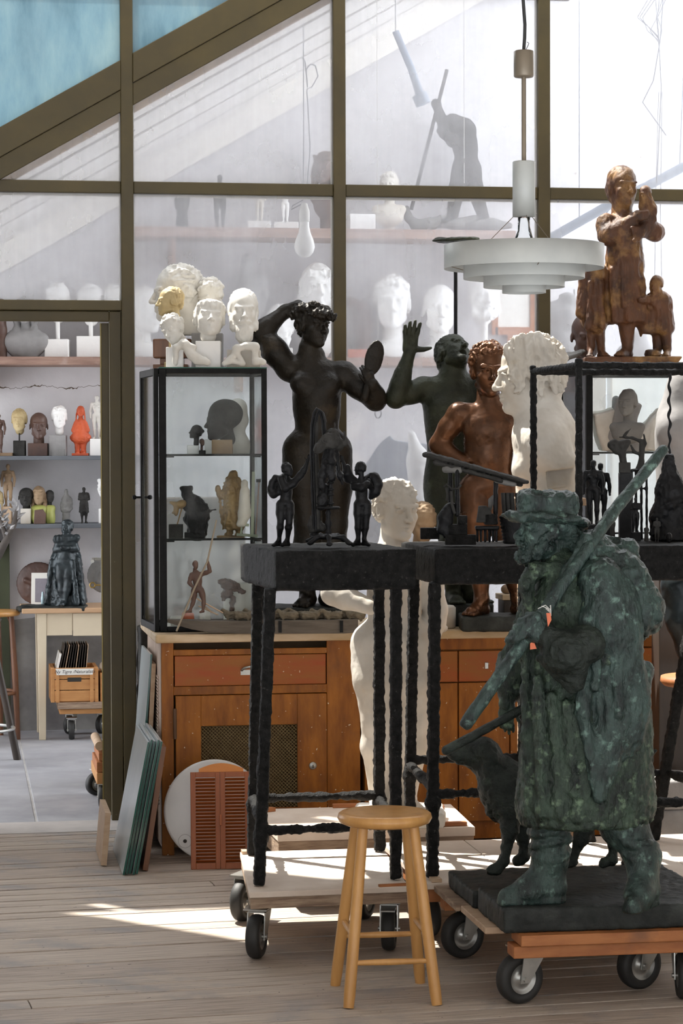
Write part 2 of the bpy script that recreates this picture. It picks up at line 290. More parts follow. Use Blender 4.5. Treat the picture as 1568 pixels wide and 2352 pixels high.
# ---------------------------------------------------------------- sculpting: smooth-blended solids -> one continuous mesh
_lat = {}
def vnoise(p, f, seed=0):
    if seed not in _lat: _lat[seed] = np.random.RandomState(seed).rand(24, 24, 24).astype(np.float32) * 2 - 1
    Lt = _lat[seed]; q = p * f + seed * 3.7; i = np.floor(q).astype(int); t = q - i; t = t * t * (3 - 2 * t); i %= 24; j = (i + 1) % 24
    x0, y0, z0 = i.T; x1, y1, z1 = j.T; a, b, c = t.T
    def l(u, v, k): return u + (v - u) * k
    return l(l(l(Lt[x0, y0, z0], Lt[x1, y0, z0], a), l(Lt[x0, y1, z0], Lt[x1, y1, z0], a), b),
             l(l(Lt[x0, y0, z1], Lt[x1, y0, z1], a), l(Lt[x0, y1, z1], Lt[x1, y1, z1], a), b), c)
I3 = np.eye(3)
class Sc:
    def __init__(s, vox=.005, k=.012): s.P = []; s.vox = vox; s.k = k
    def _add(s, f, lo, hi, k, h, cut): s.P.append((f, np.asarray(lo, float), np.asarray(hi, float), s.k if k is None else max(k, 1e-4), h, cut)); return s
    def cap(s, a, b, ra, rb=None, k=None, h=0., cut=False):
        a = np.asarray(a, float); b = np.asarray(b, float); rb = ra if rb is None else rb; ab = b - a; L2 = float(ab @ ab) + 1e-12
        def f(X, Y, Z):
            t = np.clip(((X - a[0]) * ab[0] + (Y - a[1]) * ab[1] + (Z - a[2]) * ab[2]) / L2, 0, 1)
            return np.sqrt((X - a[0] - t * ab[0]) ** 2 + (Y - a[1] - t * ab[1]) ** 2 + (Z - a[2] - t * ab[2]) ** 2) - (ra + (rb - ra) * t)
        r = max(ra, rb); return s._add(f, np.minimum(a, b) - r, np.maximum(a, b) + r, k, h, cut)
    def chain(s, pts, k=None, h=0.):
        for (p, r), (q, r2) in zip(pts, pts[1:]): s.cap(p, q, r, r2, k, h)
        return s
    def ell(s, c, r, R=None, k=None, h=0., cut=False):
        c = np.asarray(c, float); r = np.broadcast_to(np.asarray(r, float), (3,)); R = I3 if R is None else R
        Q = R.T; ext = np.sqrt(((R * r) ** 2).sum(1))
        def f(X, Y, Z):
            x, y, z = X - c[0], Y - c[1], Z - c[2]
            a = Q[0, 0] * x + Q[0, 1] * y + Q[0, 2] * z; b = Q[1, 0] * x + Q[1, 1] * y + Q[1, 2] * z; e = Q[2, 0] * x + Q[2, 1] * y + Q[2, 2] * z
            k0 = np.sqrt((a / r[0]) ** 2 + (b / r[1]) ** 2 + (e / r[2]) ** 2); k1 = np.sqrt((a / r[0] ** 2) ** 2 + (b / r[1] ** 2) ** 2 + (e / r[2] ** 2) ** 2) + 1e-9
            return np.where(k0 < .05, -r.min(), k0 * (k0 - 1) / k1)
        return s._add(f, c - ext, c + ext, k, h, cut)
    def box(s, c, hs, R=None, rd=.004, k=None, h=0., cut=False):
        c = np.asarray(c, float); hs = np.asarray(hs, float); R = I3 if R is None else R; Q = R.T; ext = np.abs(R) @ hs; g = np.maximum(hs - rd, 1e-4)
        def f(X, Y, Z):
            x, y, z = X - c[0], Y - c[1], Z - c[2]
            a = np.abs(Q[0, 0] * x + Q[0, 1] * y + Q[0, 2] * z) - g[0]; b = np.abs(Q[1, 0] * x + Q[1, 1] * y + Q[1, 2] * z) - g[1]; e = np.abs(Q[2, 0] * x + Q[2, 1] * y + Q[2, 2] * z) - g[2]
            return np.sqrt(np.maximum(a, 0) ** 2 + np.maximum(b, 0) ** 2 + np.maximum(e, 0) ** 2) + np.minimum(np.maximum(a, np.maximum(b, e)), 0) - rd
        return s._add(f, c - ext, c + ext, k, h, cut)
    def mesh(s, name, amp=0., freq=30., hair=0., hfreq=60., seed=1, aniso=(1, 1, 1), amp2=0., freq2=8.):
        vox = s.vox; adds = [p for p in s.P if not p[5]]
        lo = np.min([p[1] for p in adds], 0) - 3 * vox - .01; hi = np.max([p[2] for p in adds], 0) + 3 * vox + .01
        n = np.ceil((hi - lo) / vox).astype(int) + 1
        D = np.full(n, .5, np.float32); H = np.zeros(n, np.float32)
        ax = [lo[i] + vox * np.arange(n[i]) for i in range(3)]
        for f, a, b, k, h, cut in s.P:
            m = k + 2.5 * vox
            i0 = np.maximum(np.floor((a - m - lo) / vox).astype(int), 0); i1 = np.minimum(np.ceil((b + m - lo) / vox).astype(int) + 1, n)
            if (i1 <= i0).any(): continue
            sl = tuple(slice(i0[i], i1[i]) for i in range(3))
            d = f(ax[0][sl[0]][:, None, None], ax[1][sl[1]][None, :, None], ax[2][sl[2]][None, None, :]).astype(np.float32)
            G = D[sl]
            if cut:
                t = np.clip(.5 - .5 * (G + d) / k, 0, 1); D[sl] = G * (1 - t) - d * t + k * t * (1 - t)
            else:
                t = np.clip(.5 + .5 * (G - d) / k, 0, 1); D[sl] = G * (1 - t) + d * t - k * t * (1 - t); H[sl] = H[sl] * (1 - t) + h * t
        ins = D < 0
        c8 = np.zeros(np.array(n) - 1, np.int8)
        offs = [(x, y, z) for x in (0, 1) for y in (0, 1) for z in (0, 1)]
        def sub(A, o): return A[o[0]:n[0] - 1 + o[0], o[1]:n[1] - 1 + o[1], o[2]:n[2] - 1 + o[2]]
        for o in offs: c8 += sub(ins, o)
        act = (c8 > 0) & (c8 < 8); idx = np.argwhere(act); N = len(idx)
        ids = np.full(act.shape, -1, np.int64); ids[act] = np.arange(N)
        val = {o: D[idx[:, 0] + o[0], idx[:, 1] + o[1], idx[:, 2] + o[2]] for o in offs}
        acc = np.zeros((N, 3)); cnt = np.zeros(N)
        for o in offs:
            for a in range(3):
                if o[a] == 0:
                    e = list(o); e[a] = 1; e = tuple(e); v1, v2 = val[o], val[e]; m = (v1 < 0) != (v2 < 0)
                    t = np.where(m, v1 / np.where(m, v1 - v2, 1), 0); p = np.tile(np.array(o, float), (N, 1)); p[:, a] += t
                    acc += p * m[:, None]; cnt += m
        vs = lo + (idx + acc / np.maximum(cnt, 1)[:, None]) * vox
        g = np.stack([sum((1 if o[a] else -1) * val[o] for o in offs) for a in range(3)], 1); g /= np.linalg.norm(g, axis=1)[:, None] + 1e-9
        F = []
        for a in range(3):
            b, c = (a + 1) % 3, (a + 2) % 3
            A = [slice(1, -1)] * 3; B = [slice(1, -1)] * 3; A[a] = slice(0, -1); B[a] = slice(1, None)
            s1 = ins[tuple(A)]; s2 = ins[tuple(B)]
            for first in (True, False):
                e = np.argwhere((s1 & ~s2) if first else (~s1 & s2))
                if not len(e): continue
                off = np.ones(3, int); off[a] = 0; e = e + off
                def cid(db, dc):
                    q = e.copy(); q[:, b] += db; q[:, c] += dc; return ids[q[:, 0], q[:, 1], q[:, 2]]
                qd = np.stack([cid(-1, -1), cid(0, -1), cid(0, 0), cid(-1, 0)], 1)
                F.append(qd if first else qd[:, ::-1])
        F = np.concatenate(F); F = F[(F >= 0).all(1)]
        if amp or hair or amp2:
            dsp = np.zeros(N)
            if amp: dsp += amp * (vnoise(vs, freq, seed) + .5 * vnoise(vs, freq * 2.1, seed + 1))
            if amp2: dsp += amp2 * vnoise(vs, freq2, seed + 3)
            if hair:
                hv = H[idx[:, 0], idx[:, 1], idx[:, 2]]; q = vs * np.array(aniso)
                n1 = vnoise(q, hfreq, seed + 5); n2 = vnoise(q, hfreq * 2.1, seed + 7)
                dsp += hair * hv * (1.3 * np.clip(1 - 3.2 * np.abs(n1), -1, 1) + .6 * np.clip(1 - 3.2 * np.abs(n2), -1, 1) - .5 + .8 * vnoise(q, hfreq * .5, seed + 6))
            vs = vs + g * dsp[:, None]
        me = bpy.data.meshes.new(name); me.vertices.add(N); me.vertices.foreach_set('co', vs.astype(np.float32).ravel())
        me.loops.add(4 * len(F)); me.loops.foreach_set('vertex_index', F.astype(np.int32).ravel())
        me.polygons.add(len(F)); me.polygons.foreach_set('loop_start', np.arange(0, 4 * len(F), 4, dtype=np.int32))
        me.polygons.foreach_set('use_smooth', np.ones(len(F), bool)); me.update(calc_edges=True); me.validate()
        return me

class Fr:
    """a frame standing at pixel (px,py), depth d, turned to face the camera: x right, y away, z up, in metres"""
    def __init__(s, px, py, d, z=None):
        s.o = at(px, py, d); s.d = d; s.s = FPX / d
        if z is not None: s.o[2] = z
        s.loc = tuple(s.o); s.rz = -YAW
    def j(s, px, py, dy=0.):
        q = at(px, py, s.d + dy) - s.o
        return V(q @ RH, q @ FH, q[2])
    def root(s, name, label, cat, group=None): return empty(name, s.loc, s.rz, label, cat, group)
    def put(s, name, me, mt, label=None, cat=None, group=None):
        o = link(name, me, mt); o.location = s.loc; o.rotation_euler = (0, 0, s.rz); return tag(o, label, cat, group)

# ---------------------------------------------------------------- anatomy
def head(S, c, h, R=I3, hair='short', beard=0., mouth=0., neck=.55, fat=1., rnd=random):
    c = np.asarray(c, float)
    def L(x, y, z): return c + R @ (V(x * fat, y, z) * h)
    def E(p, r, k=.03, hh=0., cut=False, Q=None): S.ell(L(*p), np.array(r) * h * V(fat, 1, 1) if not np.isscalar(r) else r * h, R if Q is None else R @ Q, k * h, hh, cut)
    def Cp(p, q, a, b=None, k=.03, hh=0., cut=False): S.cap(L(*p), L(*q), a * h, None if b is None else b * h, k * h, hh, cut)
    if neck: Cp((0, .12, -.25), (0, .16, -.35 - neck), .185, .2, .06)
    E((0, .06, .13), (.325, .42, .365)); E((0, -.16, -.15), (.262, .24, .33), .08)
    for s in (-1, 1):
        Cp((s * .19, -.0, -.28), (s * .02, -.29, -.41), .085, .08, .07)
    E((0, -.325, -.42), (.085, .07, .068), .05)
    for s in (-1, 1): E((s * .165, -.26, -.11), (.085, .085, .075), .06)
    for s in (-1, 1): Cp((s * .20, -.315, .085), (s * .035, -.375, .068), .038, .036, .03)
    for s in (-1, 1): E((s * .132, -.43, .0), (.092, .095, .052), .035, 0, True)
    for s in (-1, 1):
        E((s * .128, -.325, -.002), (.066, .05, .042), .008)
        Cp((s * .065, -.362, .012), (s * .13, -.385, .036), .014, .016, .012); Cp((s * .13, -.385, .036), (s * .2, -.335, .012), .016, .014, .012)
    Cp((0, -.365, .05), (0, -.47, -.125), .028, .042, .035); E((0, -.47, -.14), .05, .02)
    for s in (-1, 1): E((s * .05, -.425, -.155), (.034, .045, .033), .02)
    zl = -.03 * mouth
    for s in (-1, 1):
        Cp((s * .088, -.345, -.268), (s * .012, -.40, -.25), .02, .027, .02)
        Cp((s * .075, -.345, -.297 + zl), (0, -.392, -.312 + zl), .02, .03, .02)
    if mouth: E((0, -.40, -.285 + zl / 2), (.082, .14, .02 + .04 * mouth), .012, 0, True)
    else: Cp((-.085, -.385, -.281), (.085, -.385, -.281), .008, .008, .012, 0, True)
    for s in (-1, 1):
        E((s * .325, .03, -.04), (.036, .075, .115), .02); E((s * .36, .012, -.035), (.024, .036, .066), .015, 0, True)
    if beard:
        E((0, -.315, -.43), (.205, .15, .15), .04, 1.); Cp((-.14, -.385, -.27), (0, -.445, -.222), .036, .046, .02, 1.); Cp((.14, -.385, -.27), (0, -.445, -.222), .036, .046, .02, 1.)
        for s in (-1, 1): Cp((s * .28, -.05, -.1), (s * .22, -.2, -.38), .06, .11, .04, 1.)
        if beard > 1: E((0, -.30, -.55), (.21, .17, .22), .05, 1.)
    if hair in ('short', 'bun', 'long', 'braids', 'crop', 'curly', 'fringe'):
        E((0, .095, .165), (.338, .415, .358), .02, 1.)
        for s in (-1, 1): E((s * .265, .14, .03), (.085, .2, .22), .04, 1.)
        E((0, .36, -.05), (.22, .13, .25), .05, 1.)
    if hair == 'short' or hair == 'fringe':
        for i in range(7):
            a = -1.1 + 2.2 * i / 6; E((.27 * math.sin(a), -.30 + .12 * a * a, .34 - .05 * a * a), (.075, .085, .085), .02, 1.)
    if hair == 'fringe':
        for i in range(7):
            a = -1.1 + 2.2 * i / 6; E((.29 * math.sin(a), -.345 + .16 * a * a, .25 - .05 * a * a), (.06, .05, .1), .03, 1.)
    if hair == 'curly':
        for i in range(120):
            u = rnd.uniform(-.15, 1); a = rnd.uniform(0, 2 * math.pi); q = math.sqrt(max(0, 1 - u * u))
            x, y, z = .345 * q * math.cos(a), .095 + .43 * q * math.sin(a), .14 + .37 * u
            if y < -.12 and z < .30: continue
            E((x, y, z), (rnd.uniform(.055, .08),) * 3, .012, 1.)
    if hair == 'infant': E((0, .10, .20), (.40, .47, .40), .06); E((0, -.2, -.3), (.25, .16, .16), .06)
    if hair == 'bun': E((0, .5, .12), (.17, .16, .15), .03, 1.)
    if hair == 'long':
        for s in (-1, 1): S.chain([(L(s * .29, .05, .1), .12 * h), (L(s * .33, .05, -.3), .13 * h), (L(s * .33, .0, -.75), .1 * h)], .05 * h, 1.)
        E((0, .3, -.3), (.3, .15, .4), .06, 1.)
        for i in range(5): E((-.2 + .1 * i, -.33, .27), (.07, .06, .1), .03, 1.)
    if hair == 'braids':
        for s in (-1, 1): S.chain([(L(s * .3, -.02, .1), .08 * h), (L(s * .36, -.08, -.3), .075 * h), (L(s * .42, -.12, -.75), .06 * h)], .03 * h, 1.)

def hand(S, w, d, up, L, side=1, curl=.25, spread=.12, thumb=.8, k=.004):
    """w wrist, d finger direction, up = back-of-hand normal, side = sign of the thumb side along d x up"""
    d = nrm(d); up = nrm(up - d * (np.dot(up, d))); sd = np.cross(d, up); w = np.asarray(w, float)
    R = np.stack([sd, d, up], 1)
    S.cap(w, w + d * .15 * L, .135 * L, .15 * L, .05 * L); S.box(w + d * .28 * L, (.22 * L, .26 * L, .10 * L), R, .09 * L, .03 * L)
    for i, (o, ln) in enumerate(((-.165, .36), (-.055, .44), (.055, .48), (.165, .44))):
        o *= side; b = w + d * (.5 - .02 * abs(i - 2)) * L + sd * o * L
        dd = nrm(d + sd * o * spread * 8); p1 = b + nrm(dd - up * curl * .6) * ln * .5 * L; p2 = p1 + nrm(dd - up * curl * 1.9) * ln * .5 * L
        S.cap(b, p1, .066 * L, .06 * L, k); S.cap(p1, p2, .058 * L, .047 * L, k)
    b = w + d * .14 * L + sd * .16 * L * side; t = nrm(d * (1.2 - thumb) + sd * side * thumb - up * .25)
    p1 = b + t * .26 * L; p2 = p1 + nrm(t + d * .25) * .22 * L
    S.cap(b, p1, .095 * L, .07 * L, .04 * L); S.cap(p1, p2, .068 * L, .052 * L, k)

def foot(S, an, fwd, H, z0=None, k=None, toes=True):
    fwd = nrm(V(fwd[0], fwd[1], 0)); an = np.asarray(an, float); z = (an[2] - .04 * H) if z0 is None else z0
    sd = V(fwd[1], -fwd[0], 0); heel = V(an[0], an[1], z + .018 * H) - fwd * .022 * H; ball = V(an[0], an[1], z + .014 * H) + fwd * .085 * H
    S.cap(an, heel, .021 * H, .019 * H, .012 * H); S.cap(an, ball, .022 * H, .017 * H, .02 * H); S.cap(heel, ball, .018 * H, .02 * H, .015 * H)
    if toes:
        for i in range(5): S.cap(ball + sd * (i - 2) * .0105 * H, ball + sd * (i - 2) * .0115 * H + fwd * (.032 - .003 * i) * H - V(0, 0, .005 * H), .0075 * H, .006 * H, .003 * H)
    else: S.cap(ball, ball + fwd * .025 * H, .02 * H, .014 * H, .01 * H)

def limb(S, a, b, c, H, arm=True, k=.015, f=1.):
    a, b, c = (np.asarray(x, float) for x in (a, b, c)); r = ((.036, .029, .027, .019) if arm else (.058, .037, .036, .022)); r = [x * H * f for x in r]
    m = a + (b - a) * .45
    S.cap(a, m, r[0], r[0] * .97, k * H); S.cap(m, b, r[0] * .97, r[1], k * H)
    m = b + (c - b) * .3
    S.cap(b, m, r[1], r[2] * (1.08 if arm else 1.12), k * H); S.cap(m, c, r[2] * (1.08 if arm else 1.12), r[3], k * H)

def torso(S, shL, shR, hpL, hpR, H, female=False, f=1., depth=1., k=.055):
    shL, shR, hpL, hpR = (np.asarray(x, float) for x in (shL, shR, hpL, hpR)); sm = (shL + shR) / 2; hm = (hpL + hpR) / 2
    up = nrm(sm - hm); x = nrm(shR - shL); x = nrm(x - up * (x @ up)); y = np.cross(up, x); R = np.stack([x, y, up], 1); Ls = np.linalg.norm(sm - hm); sw = np.linalg.norm(shR - shL) / 2; hw = np.linalg.norm(hpR - hpL) / 2
    S.cap(shL, shR, .036 * H * f, None, k * H); ch = hm + up * Ls * .70; S.ell(ch, (sw * .84, .070 * H * depth, Ls * .34), R, k * H)
    S.ell(hm + up * Ls * .40, ((.066 if female else .074) * H * f, .056 * H * depth, Ls * .28), R, k * H)
    S.ell(hm + up * Ls * .06, (hw + .048 * H * f, .070 * H * depth, Ls * .19), R, k * H)
    S.cap(sm - up * .01 * H, sm + up * .05 * H, .034 * H, .03 * H, .02 * H)
    return dict(up=up, x=x, y=y, hm=hm, sm=sm, L=Ls, R=R)
# ================================================================ the room
GY = 11.186; BWY = 14.95
def struct(o): o['kind'] = 'structure'; return o
# floor: dark bed with single boards
fl = MB().box((-2.5, 4.5, -.06), (5.5, 11.0, -.022)).build('floor', M['gap']); struct(fl)
_bd = math.radians(4.8)
def board_mesh(w, l, seed):
    rnd = random.Random(seed); b = MB(); n = 7; top = []; xs = [l * i / n for i in range(n + 1)]
    P = []
    for x in xs:
        e = rnd.uniform(-.002, .002)
        P += [(x, 0 + e, -.02), (x, w + e, -.02), (x, w + e - .002, -.001), (x, w / 2, .0008), (x, .002 + e, -.001)]
    F = []
    for i in range(n):
        a, c = i * 5, i * 5 + 5
        F += [(a + k, c + k, c + (k + 1) % 5, a + (k + 1) % 5) for k in range(5)]
    F += [(0, 1, 2, 3, 4), tuple(n * 5 + k for k in (4, 3, 2, 1, 0))]
    return b.add(P, F).mesh('floorboard')
y = 4.2; i = 0
_d = V(math.cos(_bd), math.sin(_bd), 0); _p = V(-_d[1], _d[0], 0)
while y < 11.1:
    wd = random.choice((.115, .12, .125, .24, .235, .12)); x0 = -2.3 + random.uniform(-.4, .2)
    cuts = [x0] + ([random.choice((.25, 1.0, 2.2)) + random.uniform(-.2, .2)] if i % 3 == 1 else []) + [5.2]
    for a, b in zip(cuts, cuts[1:]):
        o = link('floorboard', board_mesh(wd - .010, b - a - .004, i * 7 + int(a * 10)), random.choice((M['board'], M['board2'])), fl)
        q = V(0, y, 0) + _d * a; o.location = (q[0], q[1], random.uniform(-.0015, .0008)); o.rotation_euler = (0, 0, _bd)
    y += wd; i += 1
# concrete side
cf = MB().box((-3, 10.97, -.06), (7, 15.2, -.003)).build('floor_concrete', mat('pale joint mortar', (.50, .49, .48))); struct(cf)
for n, (a, b, c, d) in enumerate(((-3, 11.21, .335, 15.0), (.345, 11.21, 3.0, 13.2), (.345, 13.21, 3.0, 15.0), (3.01, 11.21, 7, 15.0))):
    MB().box((a, b, -.05), (c, d, 0)).build('concrete_slab', M['conc'], cf, .004)
sill = MB(); sill.hexa([(-3, 10.78, -.03), (6, 11.03, -.03), (6, 11.2, -.03), (-3, 11.2, -.03), (-3, 10.78, .003), (6, 11.03, .003), (6, 11.2, .003), (-3, 11.2, .003)])
sill.build('threshold_strip', mat('pale threshold', (.50, .46, .43), (.40, .37, .35), 5, .8, bump=.2, bscale=30), cf)
# back wall
bw = MB().box((-3, BWY, -.05), (8, BWY + .3, 5.3)).build('wall_back', M['plasterwall']); struct(bw)
lowp = MB(); lo_ = [(-3, 0)] + [(-3 + 5.5 * i / 24, .72 + .08 * math.sin(i * 1.7) + .05 * math.sin(i * 4.1)) for i in range(25)] + [(2.5, 0)]
lowp.prism(lo_, BWY - .012, BWY + .01); lowp.build('damp_base', M['plasterlow'], bw)
for pts in ([(330, 0)],):
    cr = MB()
    cr.path([ony(0 + x, 889 + 3 * math.sin(x * .05) + 1.5 * math.sin(x * .3) + math.sin(x * .83), BWY) for x in range(-20, 250, 4)], [.0012 + .0045 * max(0, math.sin(i * .31)) * abs(math.sin(i * 1.7)) for i in range(68)], 5)
    cr.build('crack', mat('wall crack', (.16, .12, .09)), bw)
# sloping ceiling of the lean-to: single boards on a dark bed
def cz_(x): return 2.985 + .577 * (x - .239)
cl = MB(); XA, XB = -1.0, 3.45
cl.hexa([(XA, 11.26, cz_(XA) + .05), (XB, 11.26, cz_(XB) + .05), (XB, BWY, cz_(XB) + .05), (XA, BWY, cz_(XA) + .05)] + [(XA, 11.26, cz_(XA) + .12), (XB, 11.26, cz_(XB) + .12), (XB, BWY, cz_(XB) + .12), (XA, BWY, cz_(XA) + .12)])
clo = struct(cl.build('ceiling', mat('grey ceiling bed', (.16, .16, .18))))
yy = 11.34
for i in range(8):
    wd = .42; b = MB(); y0, y1 = yy, min(yy + wd, BWY - .02); yy += wd + .038; z = .0 + .012 * (i % 2)
    b.hexa([(XA, y0, cz_(XA) + .02 - z), (XB, y0, cz_(XB) + .02 - z), (XB, y1, cz_(XB) + .02 - z), (XA, y1, cz_(XA) + .02 - z), (XA, y0, cz_(XA) + .05), (XB, y0, cz_(XB) + .05), (XB, y1, cz_(XB) + .05), (XA, y1, cz_(XA) + .05)])
    b.build('ceiling_board', M['ceil'], clo, .004)
b = MB(); b.hexa([(XA, BWY - .09, cz_(XA) - .16), (XB, BWY - .09, cz_(XB) - .16), (XB, BWY - .004, cz_(XB) - .16), (XA, BWY - .004, cz_(XA) - .16), (XA, BWY - .09, cz_(XA) + .02), (XB, BWY - .09, cz_(XB) + .02), (XB, BWY - .004, cz_(XB) + .02), (XA, BWY - .004, cz_(XA) + .02)])
b.build('wall_beam', M['ceil'], clo)
# unseen studio roof, edge shaped so sun over the lean-to falls in patches
def up_(q, z=5.0): return (q[0] - .369 * z, q[1] + .444 * z)
edge = [up_(q) for q in ((-4.0, 9.02), (.32, 9.0), (.50, 8.88), (.98, 8.34), (1.35, 8.02), (7.5, 7.85))]  # roof edge traced back along the sun from the wanted floor patch
rf = MB(); poly = [(-6, -3)] + [(edge[0][0], -3)] + [] ; n = len(edge)
P = [(x, y, 5.0) for x, y in edge] + [(9, -3, 5.0), (-6, -3, 5.0)]
P2 = [(x, y, 5.12) for x, y, z in P]; m_ = len(P)
rf.add(P + P2, [tuple(range(m_)), tuple(range(2 * m_ - 1, m_ - 1, -1))] + [((k + 1) % m_, k, m_ + k, m_ + (k + 1) % m_) for k in range(m_)])
struct(rf.build('shade_ceiling', mat('shade roof boards', (.55, .5, .45))))
wl = MB().box((-2.4, -3, 0), (-2.2, 11.1, 5.0)).build('shade_wall_left', mat('side shade wall paint', (.5, .48, .45))); struct(wl)  # unseen wall, added to cut the fill light in the studio
wf = MB(); wf.box((-2.2, -3.2, 0), (5.2, -3, 1.1)); wf.box((-2.2, -3.2, 3.3), (5.2, -3, 5.0)); wf.box((-2.2, -3.2, 1.1), (-2.1, -3, 3.3)); wf.box((-.3, -3.2, 1.1), (5.2, -3, 3.3)); struct(wf.build('shade_wall_front', mat('rear shade wall paint', (.5, .48, .45))))  # unseen wall, added to cut fill; opening set for light from the left
wr = MB().box((5.0, -3, 0), (5.2, 11.2, 5.0)).build('wall_right', mat('studio side wall', (.55, .53, .5))); struct(wr)
# glazed wall
MX = [-.226, .774, 1.774, 2.764, 3.762]; ML = [-1.226, -2.17]; HZ = 2.958; ZT = 4.6
gw = empty('window_1', (0, GY, 0)); struct(gw)
def gb(lo, hi, name, mt='frame', bev=.004):
    o = MB().box((lo[0], lo[1] - GY, lo[2]), (hi[0], hi[1] - GY, hi[2])).build(name, M[mt], gw, bev); return o
for x in MX + ML: gb((x - .029, GY - .03, 0), (x + .029, GY + .045, ZT), 'mullion')
for x0, x1 in zip(MX, MX[1:]): gb((x0 + .03, GY - .022, HZ - .028), (x1 - .03, GY + .04, HZ + .028), 'transom')
def dz(x): return 3.15 + .577 * (x - .19)       # centre line of the raking bar
def rake(x0, x1, y0, y1, a, b_, name):
    b = MB(); b.hexa([(x0, y0, dz(x0) + a), (x1, y0, dz(x1) + a), (x1, y1, dz(x1) + a), (x0, y1, dz(x0) + a), (x0, y0, dz(x0) + b_), (x1, y0, dz(x1) + b_), (x1, y1, dz(x1) + b_), (x0, y1, dz(x0) + b_)]).build(name, M['frame'], gw, .003)
for x0, x1 in ((-1.22, .745), (.803, 1.745), (1.803, 2.7)):
    rake(x0, x1, -.035, .05, -.062, .075, 'raking_bar'); rake(x0, x1, -.03, -.004, -.165, -.064, 'roof_edge_board')
    b = MB(); b.hexa([(x0, .008, dz(x0) - .200), (x1, .008, dz(x1) - .200), (x1, .03, dz(x1) - .200), (x0, .03, dz(x0) - .200), (x0, .008, dz(x0) - .165), (x1, .008, dz(x1) - .165), (x1, .03, dz(x1) - .165), (x0, .03, dz(x0) - .165)]).build('soffit_trim', M['palewood'], gw)
def pane(poly, mt, name='pane'):
    b = MB(); b.prism([(x, z) for x, z in poly], .000, .004); return b.build(name, M[mt], gw)
def lit(x0, x1, z0, z1, mt='pane'): pane([(x0, z0), (x1, z0), (x1, z1), (x0, z1)], mt)
# panes over the door, bay 1..4
lit(-.2, .745, 2.435, HZ - .028)
def pz(x): return dz(x) - .062
x_t = .19 + (HZ + .028 + .062 - 3.15) / .577
pane([(x_t, HZ + .028), (.745, HZ + .028), (.745, pz(.745))], 'pane')
for a, c in ((1, 2), (2, 3)):
    x0, x1 = MX[a] + .029, MX[c] - .029
    lit(x0, x1, .30, HZ - .028)
    pane([(x0, HZ + .028), (x1, HZ + .028), (x1, min(pz(x1), ZT)), (x0, pz(x0))] if a == 1 else [(x0, HZ + .028), (x1, HZ + .028), (x1, pz(x1)), (x0, pz(x0))], 'pane')
lit(MX[3] + .029, MX[4] - .029, .30, HZ - .028); lit(MX[3] + .029, MX[4] - .029, HZ + .028, ZT)
def tz(x): return dz(x) + .075
pane([(.10, tz(.10)), (.745, tz(.745)), (.745, 3.88), (.10, 3.88)], 'teal')
pane([(.803, tz(.803)), (1.325, 3.88), (.803, 3.88)], 'teal')
pane([(-2.14, 2.5), (-1.26, 2.5), (-1.26, 5.0), (-2.14, 5.0)], 'teal'); pane([(-1.2, tz(-1.2)), (-.255, tz(-.255)), (-.255, 5.0), (-1.2, 5.0)], 'teal'); pane([(-.197, tz(-.197)), (.10, tz(.10)), (.10, 5.0), (-.197, 5.0)], 'teal')  # unseen side panes, their film added to weaken sun on the left floor
lit(-2.14, -1.26, .3, 2.5); pane([(-1.2, .3), (-.255, .3), (-.255, pz(-.255)), (-1.2, pz(-1.2))], 'pane'); gb((-2.14, GY - .03, 0), (-.255, GY + .045, .3), 'sill_panel')
gb((-2.2, GY - .02, 3.885), (2.9, GY + .04, 3.935), 'transom')
# glazing beads, coloured pale to stand in for highlights along the pane edges
bead = mat('highlight glazing bead', (.62, .56, .46), (.55, .5, .42), 4, .5)
for x in MX[1:]:
    for s in (-1, 1): MB().box((x + s * .031 - .004, .006, .3), (x + s * .031 + .004, .03, HZ - .03)).build('glazing_bead', bead, gw); MB().box((x + s * .031 - .004, .006, HZ + .03), (x + s * .031 + .004, .03, min(ZT, dz(x) - .08) if x < 2.7 else ZT)).build('glazing_bead', bead, gw)
for x0, x1 in zip(MX, MX[1:]): MB().box((x0 + .035, .006, HZ - .04), (x1 - .035, .03, HZ - .03)).build('glazing_bead', bead, gw)
# door frame + open leaf
gb((-.197, GY - .03, 2.385), (.745, GY + .045, 2.432), 'door_transom'); gb((-.197, GY - .012, 0), (-.15, GY + .04, 2.383), 'door_jamb')
gb((-.15, GY - .012, 2.335), (.688, GY + .04, 2.383), 'door_head')
gb((.688, GY - .012, 0), (.743, GY + .04, 2.383), 'door_jamb')
lf = empty('door_1', (.672, GY + .045, 0), 0); struct(lf); lf.rotation_euler = (0, 0, math.atan2(1.0, .0640) - math.pi / 2)
MB().box((-.018, 0, .02), (.020, .88, 2.33)).build('door_leaf', M['frame'], lf, .003)
MB().box((-.024, .0, .02), (-.018, .05, 2.33)).build('door_edge_strip', mat('rubbed brass edge', (.22, .165, .05), (.17, .13, .04), 3, .35, .4), lf)
MB().box((-.03, .76, 1.0), (-.018, .82, 1.25)).build('lock_plate', M['zinc'], lf, .002)
h_ = MB(); h_.tube((-.02, .79, 1.19), (-.075, .79, 1.19), .009); h_.tube((-.072, .79, 1.19), (-.072, .67, 1.185), .009); h_.build('door_handle', M['zinc'], lf)
k_ = MB(); k_.tube((-.02, .79, 1.06), (-.06, .79, 1.06), .004); k_.path([(-.073 + .013 * math.cos(a), .79, 1.06 + .013 * math.sin(a)) for a in [i * math.pi / 6 for i in range(12)]], .004, 6, True); k_.build('key', M['brass'], lf)

